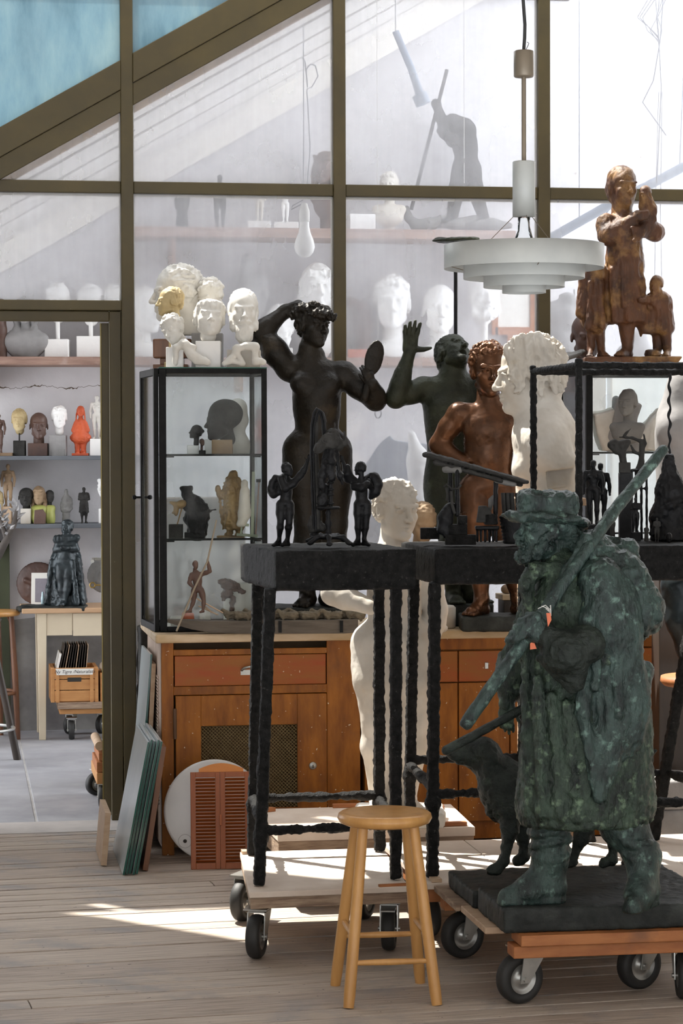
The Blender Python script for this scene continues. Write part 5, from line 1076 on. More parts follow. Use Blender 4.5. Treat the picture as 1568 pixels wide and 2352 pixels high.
def figure(S, c, H, yaw=0, style='nude', arms='down', hair='crop', pitch=0, k=.02, f=1., hyaw=0):
    R = euler(0, 0, yaw); c = np.asarray(c, float); P = lambda x, y, z: c + R @ (V(x, y, z) * H)
    head(S, P(0, -.01, .925), .135 * H, R @ euler(pitch, 0, hyaw), hair, neck=.4)
    shL, shR, hpL, hpR = P(-.11, 0, .80), P(.11, 0, .80), P(-.05, 0, .53), P(.05, 0, .53)
    torso(S, shL, shR, hpL, hpR, H, style == 'female', f)
    if style == 'female':
        for s in (-1, 1): S.ell(P(s * .05, -.06, .745), np.array((.038, .03, .036)) * H, R, .02 * H)
    for s in (-1, 1):
        if style in ('nude', 'female', 'coat'):
            limb(S, P(s * .055, 0, .53), P(s * .06, -.02, .29), P(s * .05, .01, .06), H, False, f=f); foot(S, P(s * .05, .01, .055), R @ V(s * .3, -1, 0), H, z0=c[2], toes=False)
        el, wr = {'down': ((.15, .01, .64), (.145, -.03, .50)), 'hips': ((.2, .05, .66), (.09, -.02, .56)), 'crossed': ((.14, -.03, .66), (-.04, -.095, .70)), 'front': ((.13, -.01, .66), (.05, -.1, .60)), 'up': ((.2, .0, .9), (.22, -.03, 1.06)), 'back': ((.15, .06, .66), (.04, .1, .56)), 'baby': ((.14, -.02, .66), (.03, -.1, .68)), 'clasp': ((.13, 0, .66), (.01, -.09, .50))}[arms]
        a = P(s * .11, 0, .80); b = P(s * el[0], *el[1:]); w_ = P(s * wr[0], *wr[1:]); limb(S, a, b, w_, H, True, f=f * 1.05); S.ell(w_ + (w_ - b) * .18, .022 * H, None, .01 * H)
    if style == 'robe':
        S.cap(P(0, 0, .70), P(0, 0, .12), .10 * H, .135 * H, .06 * H, 1.); S.box(c - V(0, 0, .25), (.5, .5, .25), None, .002, .004, 0, True)
        for i in range(7): a = -1.3 + 2.6 * i / 6; S.cap(P(.085 * math.sin(a), -.085 * math.cos(a), .6), P(.135 * math.sin(a), -.13 * math.cos(a), .02), .012 * H, .018 * H, .015 * H, 1.)
        S.box(c - V(0, 0, .25), (.5, .5, .25), None, .002, .004, 0, True)
    if style == 'coat':
        S.cap(P(0, 0, .70), P(0, 0, .36), .095 * H, .125 * H, .05 * H, 1.)
        for i in range(6): a = 2 * math.pi * i / 6 + .4; S.cap(P(.08 * math.sin(a), -.08 * math.cos(a), .6), P(.125 * math.sin(a), -.12 * math.cos(a), .30), .012 * H, .018 * H, .02 * H, 1.)
    if arms == 'baby': S.ell(P(.05, -.10, .74), np.array((.045, .045, .06)) * H, None, .02 * H); S.ell(P(.06, -.11, .82), .035 * H, None, .01 * H)
def figurine(name, label, d, px, ytop, ybot, mt, yaw=0, style='nude', arms='down', hair='crop', z=None, base=None, bmt='white2', group=None, cat='figurine', vox=None, amp=.004, seed=3, pitch=0, f=1., hyaw=0, hairamp=.010):
    """ybot: soles in px; base=(x0,x1,ybase,halfdepth)"""
    yb = base[2] if base else ybot; F = Fr(px, yb, d, z); J = F.j; c = J(px, ybot); c[1] = 0
    if not base: c[2] = 0
    H = (J(px, ytop)[2] - c[2]); S = Sc(vox or max(H / 120, .0032), .02); figure(S, c, H, yaw, style, arms, hair, pitch, f=f, hyaw=hyaw)
    me = S.mesh(name, amp * H * .4, 18 / H, hairamp * H * .5, 40 / H, seed=seed)
    if not base: return F.put(name, me, M[mt], label, cat, group)
    r = F.root(name, label, cat, group); link('figure', me, M[mt], r); a, b_ = J(base[0], ybot), J(base[1], ybot)
    MB().box((a[0], -base[3], 0), (b_[0], base[3], c[2])).build('base', M[bmt], r, .002); return r

# ================================================================ glass cases
def glass_case(label, x0, x1, y0, y1, z0, z1, shelves, bar=.022, door=False, tops=True):
    r = empty('display_case', (x0, y0, z0), 0, label, 'display case'); W, D, Hh = x1 - x0, y1 - y0, z1 - z0
    def bb(a, b_, n, mt='ironsmooth', p=r): return MB().box(a, b_).build(n, M[mt], p, .002)
    for (x, y, wx) in ((0, 0, .030), (W - bar, 0, bar), (W - bar, D - bar, bar), (0, D - bar, bar)): bb((x, y, 0), (x + wx, y + bar, Hh), 'post')
    for z in (0, Hh - bar):
        bb((.03, 0, z), (W - bar, bar, z + bar), 'rail'); bb((bar, D - bar, z), (W - bar, D, z + bar), 'rail'); bb((0, bar, z), (bar, D - bar, z + bar), 'rail'); bb((W - bar, bar, z), (W, D - bar, z + bar), 'rail')
    bb((.03, .008, bar), (W - bar, .012, Hh - bar), 'glass_pane', 'vglass'); bb((bar, D - .012, bar), (W - bar, D - .008, Hh - bar), 'glass_pane', 'vglass'); bb((W - .012, bar, bar), (W - .008, D - bar, Hh - bar), 'glass_pane', 'vglass')
    if not door: bb((.008, bar, bar), (.012, D - bar, Hh - bar), 'glass_pane', 'vglass')
    bb((.004, .004, .002), (W - .004, D - .004, .010), 'floor_plate', 'paper')
    if tops: bb((.0, .0, Hh), (W, D, Hh + .005), 'glass_top', 'vglass'); bb((0, -.001, Hh), (W, .001, Hh + .005), 'glass_edge', 'greenglass')
    for z in shelves:
        s = bb((.026, .016, z - z0 - .007), (W - .014, D - .016, z - z0), 'glass_shelf', 'vglass'); bb((.026, .013, z - z0 - .008), (W - .014, .016, z - z0 + .001), 'shelf_edge', 'ironsmooth')
        for x in (.03, W - .06): bb((x, .016, z - z0 - .014), (x + .035, .03, z - z0 - .0085), 'bracket')
    if door:
        dr = empty('door', (0, bar * .5, 0), math.radians(4.0)); dr.parent = r; L = D - bar
        for a, b_ in (((-.022, 0, .0), (-.002, .03, Hh)), ((-.022, L - .03, 0), (-.002, L, Hh)), ((-.022, .03, 0), (-.002, L - .03, .03)), ((-.022, .03, Hh - .03), (-.002, L - .03, Hh))): bb(a, b_, 'door_frame', 'ironsmooth', dr)
        bb((-.014, .03, .03), (-.010, L - .03, Hh - .03), 'glass_pane', 'vglass', dr)
        k = MB(); k.tube((-.022, L - .015, Hh * .505), (-.042, L - .015, Hh * .505), .005); k.lathe([(0, -.011), (.008, -.008), (.011, 0), (.008, .008), (0, .011)], (-.049, L - .015, Hh * .505), 16); k.build('knob', M['ironsmooth'], dr)
    return r
VX0, VX1 = float(ony(368, 1452, 10.25)[0]), float(ony(615, 1452, 10.25)[0])
SH1, SH2, VTOP = 1.716, 1.352, 2.085
glass_case('tall glass case with black frame on the left of the worktop, plaster heads on top', VX0, VX1, 10.25, 10.70, .952, VTOP, (SH1, SH2), door=True)
VT = VTOP + .006
# --- on top of the case
G = 'plaster heads on the glass case'
r = empty('timber_block', tuple(at(397, 838, 10.62)[:2]) + (VT,), -YAW, 'dark brown timber block lying behind the small plaster head', 'block')
MB().box((-.085, -.05, .05), (.085, .05, .135)).build('block', M['chairwood'], r, .006); MB().box((-.055, -.04, .022), (.05, .04, .05)).build('spacer', M['chairwood'], r, .003); MB().box((-.085, -.05, 0), (.07, .05, .022)).build('foot', M['chairwood'], r, .003)
zb = VT + .137
F = Fr(400, 768, 10.62, zb); J = F.j; S = Sc(.0055, .02); head(S, J(405, 672), .245, euler(4, 0, -78), 'crop', neck=.3)
S.cap(J(425, 715), J(432, 768), .06, .05, .03); S.box(J(430, 790), (.3, .3, .038), None, .002, .004, 0, True)
F.put('youth_portrait', S.mesh('youth_head', .001, 30, .0052, 42, seed=9), M['white'], 'largest plaster head on the glass case, youth in left profile with cropped curls', 'bust', G)
bust('yellow_portrait', 'yellowed plaster head facing left in front of the largest plaster head', 10.42, 390, 692, 66, (-75, 0, 0), 'crop', mt='ochre', neck=.15, stem=3.5, z=VT, yb=838, group=G, bmt='ochre', bx=392, ha=.014, base=(378, 406, 832, .03))
bust('curly_portrait', 'curly plaster head tilted down behind the laughing girl head', 10.60, 482, 680, 76, (-40, 25, -10), 'curly', mt='white', neck=.2, stem=5, base=(441, 512, 766, .05), z=VT, yb=838, group=G, bmt='greyplaster', ha=.01)
bust('girl_portrait', 'round plaster girl head with fringe on a white block, middle of the case top', 10.40, 481, 732, 92, (8, -14, 4), 'fringe', mt='white', neck=.05, stem=6, base=(450, 507, 784, .045), z=VT, yb=838, group=G, fat=1.15, ha=.010, bmt='white2')
bust('bearded_portrait', 'bearded plaster head of a man at the right end of the case top', 10.42, 559, 714, 100, (6, 2, 0), 'crop', 2, 'white', neck=.05, stem=9, base=(522, 598, 804, .04), z=VT, yb=838, group=G, ha=.010, hf=14, bmt='whitepatch', aniso=(1, 1, .4))
bust('child_portrait', 'smallest plaster head, tilted on a stem at the left front of the case', 10.36, 396, 756, 66, (-35, 18, -18), 'curly', mt='white', neck=.1, stem=3.5, base=(382, 420, 798, .03), z=VT, yb=838, group=G, ha=.01)
def recliner(label, pts, x, d):
    F = Fr(x, 840, d, VT); J = F.j; S = Sc(.0048, .012)
    for a, b_, r1, r2 in pts: S.cap(J(*a), J(*b_), r1, r2, .014)
    S.box((0, 0, -.2), (.5, .5, .2), None, .001, .002, 0, True)
    return F.put('reclining_figure', S.mesh('reclining_figure', .0016, 55), M['white'], label, 'figurine', 'small reclining plaster figures')
recliner('small reclining plaster figure with arched knee, left of the white block', [((402, 834), (404, 800), .013, .012), ((404, 798), (422, 789), .014, .016), ((422, 789), (440, 815), .018, .02), ((440, 815), (458, 828), .02, .017), ((450, 830), (476, 832), .014, .012), ((470, 824), (476, 834), .011, .01), ((425, 790), (446, 797), .012, .012), ((458, 826), (455, 818), .012, .012)], 440, 10.30)
recliner('small reclining plaster figure leaning back, in front of the bearded head', [((515, 836), (528, 828), .012, .014), ((528, 828), (546, 800), .013, .010), ((546, 798), (585, 796), .014, .017), ((540, 800), (556, 832), .012, .011), ((585, 798), (586, 828), .016, .014), ((586, 832), (603, 832), .013, .012), ((540, 832), (558, 836), .01, .009), ((565, 793), (588, 796), .014, .014), ((600, 828), (604, 832), .010, .01)], 558, 10.32)
# --- shelf one
bust('infant_portrait', 'dark mottled bronze infant head facing left on a stone block, top shelf of the case', 10.46, 510, 968, 86, (-68, 0, 0), 'infant', mt='dkclay', neck=.12, base=(487, 534, 1010, .04), z=SH1, yb=1043, bmt='tan', fat=1.1, amp=.008)
F = Fr(548, 1043, 10.58, SH1); J = F.j; S = Sc(.005, .02); S.chain([(J(545, 940), .04), (J(552, 965), .03), (J(545, 1000), .025), (J(550, 1020), .04), (J(552, 1043), .04)], .03); S.ell(J(545, 938), (.04, .04, .042), None, .02); S.ell(J(560, 970), .016, None, .01); S.box((0, 0, -.2), (.5, .5, .2), None, .001, .002, 0, True)
F.put('plaster_figure', S.mesh('plaster_figure', .001, 30), M['white'], 'pale plaster head seen behind the infant head in the case', 'bust')
bust('bun_portrait', 'small dark bronze head with hair bun facing left, top shelf of the case', 10.42, 449, 992, 32, (-70, -8, 0), 'bun', mt='black', neck=.5, base=(430, 457, 1023, .022), z=SH1, yb=1043, bmt='marble')
bust('tiny_portrait', 'tiny brown bronze head beside the hair bun head', 10.38, 464, 1016, 17, (30, 0, 0), 'crop', mt='umber', neck=.6, base=(457, 472, 1034, .014), z=SH1, yb=1043, bmt='black')
MB().box((-.017, -.02, 0), (.017, .02, .065)).build('marble_block', M['marble'], None, .002); o = bpy.data.objects['marble_block']; o.location = tuple(at(479, 1043, 10.47)[:2]) + (SH1,); o.rotation_euler = (0, 0, -YAW); tag(o, 'small upright white marble block left of the infant head', 'block')
# --- shelf two
F = Fr(404, 1232, 10.42, SH2); J = F.j; r = F.root('visor_mask', 'small bronze mask with peaked cap on a dark block, middle shelf of the case', 'figurine')
S = Sc(.0035, .01); S.ell(J(404, 1172), (.012, .016, .026), None, .008); S.cap(J(400, 1176), (J(396, 1178)), .006, .004, .004); S.ell(J(416, 1158), (.024, .022, .018), euler(0, -20, 0), .008); S.cap(J(402, 1158), J(392, 1154), .012, .006, .008); S.cap(J(418, 1166), J(407, 1204), .0035, .0035, .003); link('mask', S.mesh('mask', .0006, 60), M['tanstatue'], r)
MB().box((-.03, -.025, 0), (.03, .025, J(404, 1204)[2])).build('base', M['dkclay'], r, .002)
F = Fr(448, 1238, 10.46, SH2); J = F.j; r = F.root('stooping_hunter', 'small black bronze stooping hunter with gun, middle shelf of the case', 'figurine')
S = Sc(.0042, .012); c = lambda a, b_, r1, r2: S.cap(J(*a), J(*b_), r1, r2, .012, 1.)
c((432, 1160), (462, 1180), .028, .036); c((462, 1180), (455, 1222), .036, .04); c((440, 1190), (448, 1222), .03, .034); S.ell(J(427, 1132), (.019, .018, .021), None, .008); c((418, 1122), (436, 1121), .011, .013); c((432, 1142), (446, 1160), .028, .036); c((450, 1152), (466, 1168), .026, .028); c((436, 1165), (428, 1192), .012, .01); c((428, 1195), (455, 1190), .009, .008); c((425, 1192), (496, 1170), .005, .004); c((470, 1170), (472, 1190), .016, .012)
link('figure', S.mesh('stoop', .0016, 50, .002, 60), M['black'], r); MB().box((-.045, -.035, 0), (.045, .035, J(448, 1222)[2])).build('base', M['black'], r, .002)
F = Fr(530, 1234, 10.48, SH2); J = F.j; r = F.root('monk_figurine', 'ochre robed figure leaning on a tall staff, middle shelf of the case', 'figurine')
S = Sc(.0042, .012); head(S, J(534, 1094), .052, euler(6, 0, -25), 'crop', 1.2, neck=.4); c((534, 1112), (536, 1200), .038, .044); c((536, 1140), (540, 1212), .036, .038); c((548, 1120), (552, 1200), .02, .026); c((525, 1115), (512, 1138), .02, .014); c((512, 1138), (502, 1140), .013, .01); c((500, 1120), (515, 1228), .008, .007); S.ell(J(500, 1124), (.012, .012, .02), None, .006)
S.box(J(535, 1228), (.1, .1, .022), None, .001, .003, 0, True); c((530, 1200), (528, 1224), .018, .014); c((548, 1200), (549, 1224), .018, .014); c((526, 1227), (518, 1229), .011, .008); c((549, 1227), (544, 1229), .011, .008)
link('figure', S.mesh('monk', .0014, 60, .0025, 60), M['tanstatue'], r); MB().box((-.06, -.04, 0), (.06, .04, J(530, 1230)[2])).build('base', M['tanstatue'], r, .002)
F = Fr(562, 1237, 10.40, SH2); J = F.j; r = F.root('seated_figurine', 'pale clay child seated on a small green easel stand, middle shelf of the case', 'figurine')
S = Sc(.004, .01); head(S, J(562, 1114), .045, euler(0, 0, 15), 'crop', neck=.4); c((562, 1130), (561, 1180), .022, .028); c((561, 1180), (556, 1200), .026, .02); c((556, 1196), (548, 1204), .014, .01); link('figure', S.mesh('seated', .001, 60), M['whitepatch'], r)
def bar(a, b_, w_, name, mt): 
    a, b_ = J(*a), J(*b_); ax = nrm(b_ - a); x = nrm(np.cross(V(0, 1, 0), ax)); R = np.stack([x, V(0, 1, 0), ax], 1); MB().cbox((a + b_) / 2, (w_, w_ * .7, np.linalg.norm(b_ - a)), R).build(name, M[mt], r, .001)
gw_ = mat('pale green paint', (.30, .33, .24), (.24, .27, .2), 4, .6); M['easel'] = gw_
bar((579, 1232), (582, 1083), .014, 'easel_post', 'easel'); bar((587, 1230), (595, 1102), .006, 'stick', 'chairwood'); bar((545, 1206), (572, 1206), .012, 'seat_board', 'easel'); bar((543, 1228), (592, 1231), .012, 'foot_bar', 'easel'); bar((555, 1208), (553, 1230), .008, 'leg', 'easel'); bar((588, 1104), (599, 1104), .014, 'cap', 'ironsmooth')
# --- bottom of the case
CB = .952 + .011
F = Fr(535, 1412, 10.47, CB); J = F.j; S = Sc(.0042, .012); c = lambda a, b_, r1, r2: S.cap(J(*a), J(*b_), r1, r2, .012, 1.)
c((532, 1405), (535, 1375), .012, .014); S.ell(J(522, 1362), (.022, .022, .026), None, .01, 1.); c((512, 1365), (514, 1378), .01, .008); c((505, 1338), (560, 1360), .010, .010); S.ell(J(530, 1342), (.042, .034, .020), euler(0, 18, 0), .01, 1.); c((505, 1338), (520, 1345), .014, .018)
F.put('hatted_portrait', S.mesh('hatted_head', .0018, 45, .003, 55), M['brown'], 'small grey brown head with wide felt hat in the bottom of the case', 'figurine')
r = empty('paper_roll', tuple(at(545, 1412, 10.60)[:2]) + (CB,), -YAW, 'white roll of packing paper standing in the bottom of the case', 'paper roll'); b = MB(); b.lathe([(.062, 0), (.064, .18), (.05, .18), (.048, 0), (.062, 0)], (0, 0, 0), 40); b.build('roll', M['paper'], r)
for i, (x, w_, h_, mt, lb) in enumerate(((405, .05, .04, 'paper', 'crumpled white paper packet at the left of the case bottom'), (432, .04, .055, 'redcard', 'small red folded card on the case floor behind the boatman'), (470, .035, .07, 'paper', 'small white carton standing behind the boatman'))):
    S = Sc(.005, .004); S.box((0, 0, h_ / 2), (w_ / 2, .02, h_ / 2), euler(0, 0, 20 * i), .003); o = link('packet', S.mesh('packet', .003, 25, seed=i), M[mt]); o.location = tuple(at(x, 1412, 10.5)[:2]) + (CB,); tag(o, lb, 'packet')
# --- boat with boatman and sheep along the front of the worktop
F = Fr(600, 1450, 10.19, .951); J = F.j; bt = F.root('boat_sculpture', 'dark wooden model boat with boatman and sheep along the worktop edge', 'sculpture')
zt = J(600, 1414)[2]; xs = [(385, .02, .048, .062), (400, .03, .04, .06), (440, .045, .02, .058), (480, .05, .006, .056), (560, .052, 0, .056), (700, .052, 0, .058), (790, .05, .0, .06), (822, .045, .004, .062)]
P = []; 
for x, hw_, zb_, zt_ in xs:
    X = J(x, 1430)[0]; P += [(X, -hw_, zt_), (X, -hw_ * .75, zb_), (X, hw_ * .75, zb_), (X, hw_, zt_)]
n = len(xs); fs = [(i * 4 + k, i * 4 + (k + 1) % 4, i * 4 + 4 + (k + 1) % 4, i * 4 + 4 + k) for i in range(n - 1) for k in range(4)] + [(0, 1, 2, 3), ((n - 1) * 4 + 3, (n - 1) * 4 + 2, (n - 1) * 4 + 1, (n - 1) * 4)]
MB().add(P, fs).build('hull', mat('dark old boat wood', (.075, .062, .05), (.13, .11, .09), 6, .7, grain=(1, 6, 8), bump=.2, bscale=20), bt, .002)
for x in (612, 640, 780): MB().box((J(x, 1430)[0], -.0545, .006), (J(x, 1430)[0] + .014, -.051, .056)).build('strap', M['ironsmooth'], bt)
S = Sc(.004, .012); c = lambda a, b_, r1, r2, k=.012: S.cap(J(*a), J(*b_), r1, r2, k)
Hm = .235; shL, shR, hpL, hpR = J(440, 1320), J(466, 1318), J(446, 1356), J(462, 1356); torso(S, shL, shR, hpL, hpR, Hm); head(S, J(449, 1298, -.01), .036, euler(15, 0, 25), 'crop', neck=.5)
limb(S, hpL, J(444, 1382), J(436, 1402), Hm, False); limb(S, hpR, J(468, 1380), J(466, 1402), Hm, False); limb(S, shL, J(434, 1338, -.02), J(446, 1352, -.03), Hm, f=1.2); limb(S, shR, J(482, 1312, -.01), J(476, 1286, -.02), Hm, f=1.2)
foot(S, J(436, 1402), (-1, -.6), Hm, toes=False); foot(S, J(466, 1402), (-.6, -1), Hm, toes=False)
link('boatman', S.mesh('boatman', .0007, 60, .001, 80), M['brown'], bt); MB().path([J(405, 1450, -.055), J(447, 1350, -.04), J(476, 1290, -.03), J(497, 1194, -.02)], [.0042, .0042, .004, .003], 8).build('boat_pole', mat('pale pole wood', (.36, .30, .22)), bt)
b = MB()
for a, e in (((452, 1375), (512, 1408)), ((456, 1392), (500, 1412)), ((470, 1392), (484, 1405))): b.tube(J(*a, .03), J(*e, .0), .003, n=6)
b.build('oars', M['palewood'], bt)
S = Sc(.0045, .01); S.cap((-.028, 0, .024), (.024, 0, .026), .018, .017, .012, 1.); S.cap((.026, 0, .032), (.044, 0, .046), .011, .008, .008); S.cap((.044, 0, .046), (.054, 0, .040), .008, .005, .005)
for x in (-.026, .022):
    for y in (-.009, .009): S.cap((x, y, .018), (x, y, .002), .006, .005, .004)
M['sheepm'] = mat('dusty brown wool clay', (.17, .14, .095), (.10, .08, .055), 20, .8, bump=.3, bscale=90); shp = S.mesh('sheep', .0015, 60, .0022, 110)
for i in range(12):
    o = link('sheep', shp, M['sheepm'], bt); x = J(535 + i * 25.5, 1412)[0]; o.location = (x, .018 * (-1) ** i, .052); o.rotation_euler = (0, 0, math.pi * (i % 3 != 1) + .3 * math.sin(i * 5)); 
# ================================================================ second glass case (under the mother group)
v2x0 = float(ony(1346, 845, 10.34)[0])
glass_case('wide glass case with black frame under the brown mother group', v2x0, v2x0 + .62, 10.34, 10.84, .952, 2.092, (1.72, 1.36), bar=.026)
bust('veiled_bust', 'grey plaster bust of a woman with rolled hair inside the right glass case', 10.56, 1440, 925, 62, (-25, 0, 0), 'bun', mt='greyclay', neck=.7, sh=85, z=1.722, yb=1037, ha=.012)
for i, (x, y, sx, sz, mt, lb) in enumerate(((1395, 1037, .075, .2, 'whitepatch', 'pale pointed rock fragment at the left inside the right glass case'), (1425, 1037, .08, .25, 'stone', 'large grey rounded stone behind the woman bust in the right glass case'), (1500, 1037, .07, .2, 'white', 'white plaster lump at the right inside the right glass case'))):
    F = Fr(x, y, 10.70, 1.722); S = Sc(.008, .03); S.box((0, 0, sz * .45), (sx * .75, .045, sz * .5), euler(10, 28 * (i - 1) + 14, 12), .012, .01); S.box((sx * .25, 0, sz * .25), (sx * .7, .05, sz * .3), euler(0, -20 + 18 * i, 5), .012, .012); S.box((0, 0, -.2), (.5, .5, .2), None, .001, .002, 0, True)
    F.put('rock', S.mesh('rock', .007, 18, seed=i, amp2=.008, freq2=7), M[mt], lb, 'rock', None)
# ================================================================ behind the glazed wall
def dY(px, Y): return float(ony(px, 1040, Y) @ FH)
SY = 14.74
def shelf(label, pxl, pxr, y, py_ref, mt, th=.03, y0=14.58, br=True):
    z = float(ony(py_ref[0], py_ref[1], y0)[2]); x0 = float(ony(pxl, 1040, y0)[0]); x1 = float(ony(pxr, 1040, y0)[0])
    r = empty('wall_shelf', (x0, y0, z), 0, label, 'shelf'); MB().box((0, 0, -th), (x1 - x0, BWY - y0 - .002, 0)).build('board', M[mt], r, .003)
    if br:
        n = max(2, int((x1 - x0) / 1.1))
        for i in range(n): x = .25 + i * (x1 - x0 - .5) / max(1, n - 1); MB().prism([(0, -th), (0, -th - .16), (.02, -th - .16), (.02, -th)], .03, BWY - y0 - .01, None, (x, 0, 0)).build('bracket', M[mt], r)
    return z
ZB = shelf('long brown timber shelf of large plaster heads on the back wall', -120, 1200, 0, (120, 819), 'shelfbrown', .05)
Z1 = shelf('slate grey shelf with the red girl, upper of two seen through the doorway', -120, 345, 0, (120, 1047), 'shelfgrey', .025)
Z2 = shelf('slate grey shelf with small heads, lower of two seen through the doorway', -120, 345, 0, (120, 1204), 'shelfgrey', .025)
ZU = shelf('highest brown shelf behind the glass, carrying the digging man', 305, 1185, 0, (540, 522), 'shelfbrown', .06)
d_ = lambda px: dY(px, SY)
GB = 'plaster heads on the brown shelf'
# brown shelf, left to right
F = Fr(58, 819, d_(58), ZB); J = F.j; S = Sc(.007, .02); head(S, J(58, 712), .17, I3, 'long', neck=.5); S.cap(J(28, 785), J(92, 785), .06, .06, .05); S.ell(J(58, 800), (.095, .07, .09), None, .05); S.box((0, 0, -.2), (.5, .5, .2), None, .001, .002, 0, True)
F.put('plaster_bust', S.mesh('grey_bust', .001, 30, .003, 50), M['greyplaster'], 'grey plaster bust of a long haired woman at the doorway end of the brown shelf', 'bust', GB)
F = Fr(-3, 819, d_(0), ZB); J = F.j; S = Sc(.007, .02); S.chain([(J(-6, 700), .05), (J(-2, 760), .045), (J(4, 800), .03), (J(5, 819), .03)], .02); F.put('clay_limb', S.mesh('clay_leg', .002, 30), M['brown'], 'dark brown clay limb at the left frame edge on the brown shelf', 'sculpture')
bust('curled_portrait', 'white plaster head on a thin stem and square block over the doorway', d_(132), 132, 690, 80, (0, 0, 0), 'short', mt='white2', neck=.1, stem=5, base=(105, 159, 780, .06), z=ZB, yb=819, group=GB)
bust('wreathed_portrait', 'white plaster head with thick curls on a wide block over the doorway', d_(208), 208, 697, 80, (0, 0, 0), 'curly', mt='white2', neck=.1, stem=5, base=(178, 243, 773, .06), z=ZB, yb=819, group=GB)
bust('side_portrait', 'white plaster head half hidden by the door post on the brown shelf', d_(263), 263, 692, 70, (20, 0, 0), 'curly', mt='white2', neck=.1, stem=5, base=(250, 282, 775, .06), z=ZB, yb=819, group=GB)
bust('old_man_portrait', 'white plaster old man head between door post and glass case', d_(334), 334, 712, 106, (40, 0, 0), 'crop', mt='white2', neck='down', z=ZB, yb=819, group=GB, sh=80)
F = Fr(578, 826, d_(578), ZB); J = F.j; S = Sc(.007, .02); head(S, J(568, 608), .125, euler(10, 0, -15), 'crop', neck=.4); S.cap(J(545, 650), J(595, 645), .05, .05, .05); S.cap(J(568, 660), J(572, 780), .085, .075, .05); S.chain([(J(540, 655), .035), (J(532, 690, -.06), .03), (J(575, 690, -.1), .025)], .02); S.chain([(J(598, 640), .03), (J(606, 670), .028), (J(600, 720), .022)], .02); S.cap(J(555, 770), J(552, 826), .05, .04, .03); S.cap(J(590, 770), J(592, 826), .05, .04, .03)
F.put('armless_figure', S.mesh('armless_figure', .002, 30), M['greyplaster'], 'grey plaster half figure with folded arm behind the glass above the woman', 'statue')
bust('veiled_portrait', 'white plaster head of a long haired woman left of the second mullion', d_(730), 730, 660, 108, (8, 0, 0), 'long', mt='white2', neck='down', sh=84, z=ZB, yb=826, group=GB)
bust('old_beard_portrait', 'white bearded plaster head on a stem behind the bronze woman', d_(640), 640, 750, 100, (-15, 0, 0), 'crop', 1, mt='white2', neck=.1, stem=8, base=(622, 672, 800, .05), z=ZB, yb=826, group=GB)
F = Fr(826, 812, d_(826), ZB); J = F.j; S = Sc(.006, .02); r = F.root('bent_figure', 'dark red brown bronze figure bending forward right of the second mullion', 'figurine')
S.ell(J(806, 694), (.03, .03, .035), None, .02); S.chain([(J(812, 702), .03), (J(830, 712), .052), (J(838, 740), .05), (J(836, 765), .045)], .03); S.chain([(J(818, 715), .02), (J(814, 740), .017), (J(816, 762), .014)], .02); S.chain([(J(832, 765), .03), (J(828, 785), .022), (J(826, 802), .016)], .02); S.chain([(J(842, 765), .03), (J(842, 785), .022), (J(842, 802), .016)], .02)
link('figure', S.mesh('bent', .002, 40), M['umber'], r); MB().box((-.075, -.05, 0), (.075, .05, J(826, 803)[2])).build('base', M['redcard'], r, .002)
bust('broad_portrait', 'largest white plaster head behind the raised bronze hand, strong frown', d_(900), 900, 695, 126, (0, 0, 0), 'short', mt='white2', neck='down', sh=92, z=ZB, yb=832, group=GB)
bust('bald_plaster_portrait', 'bald white plaster head right of the largest one on the brown shelf', d_(1010), 1010, 710, 116, (3, 0, 0), 'bald', mt='white2', neck='down', sh=90, z=ZB, yb=834, group=GB)
bust('goatee_portrait', 'white plaster head with pointed beard on a stem beneath the pendant lamp', d_(1112), 1112, 680, 105, (10, 0, 0), 'crop', 1, mt='white2', neck=.1, stem=8, base=(1080, 1140, 800, .05), z=ZB, yb=836, group=GB)
# picture frame leaning at the end
r = empty('picture_frame', tuple(ony(1200, 770, 14.9)[:2]) + (ZB,), 0, 'red brown wooden picture frame on the back shelf near the third mullion', 'frame')
for a, b_ in (((-.18, 0, .16), (.08, .03, .21)), ((.05, 0, .21), (.09, .03, .55)), ((-.2, 0, .16), (-.16, .03, .55)), ((-.18, 0, .51), (.08, .03, .55)), ((-.1, 0, 0), (-.06, .03, .16)), ((.0, 0, 0), (.04, .03, .16))): MB().box(a, b_).build('rail', M['orangewood'], r, .002)
MB().box((-.16, .012, .21), (.05, .016, .51)).build('sheet', M['paper'], r)
# upper shelf
for nm, lb, x, yt, mt, st, ar in (('upright_figure', 'dark figure standing far left on the highest shelf', 418, 425, 'dkclay', 'robe', 'down'), ('slim_figure', 'slim dark figure second from left on the highest shelf', 505, 400, 'dkclay', 'nude', 'hips')):
    figurine(nm, lb, d_(x), x, yt, 522, mt, z=ZU, style=st, arms=ar)
figurine('bowed_figure', 'pale plaster winged figure on a round plinth on the highest shelf', d_(596), 596, 425, 510, 'whitepatch', z=ZU, base=(570, 622, 524, .07), arms='hips')
figurine('dancing_figure', 'white plaster dancer beside the hanging bulb on the highest shelf', d_(655), 655, 430, 512, 'white2', z=ZU, base=(630, 685, 524, .07), arms='up')
bust('rust_bust', 'rust brown clay bust left of the second mullion on the highest shelf', d_(745), 745, 385, 75, (-20, 0, 0), 'long', mt='brown', neck='down', sh=60, z=ZU, yb=524)
bust('ruffled_bust', 'cream plaster bust with ruffled collar on the highest shelf', d_(893), 893, 425, 62, (-10, 0, 0), 'short', mt='whitepatch', neck='down', sh=80, z=ZU, yb=526)
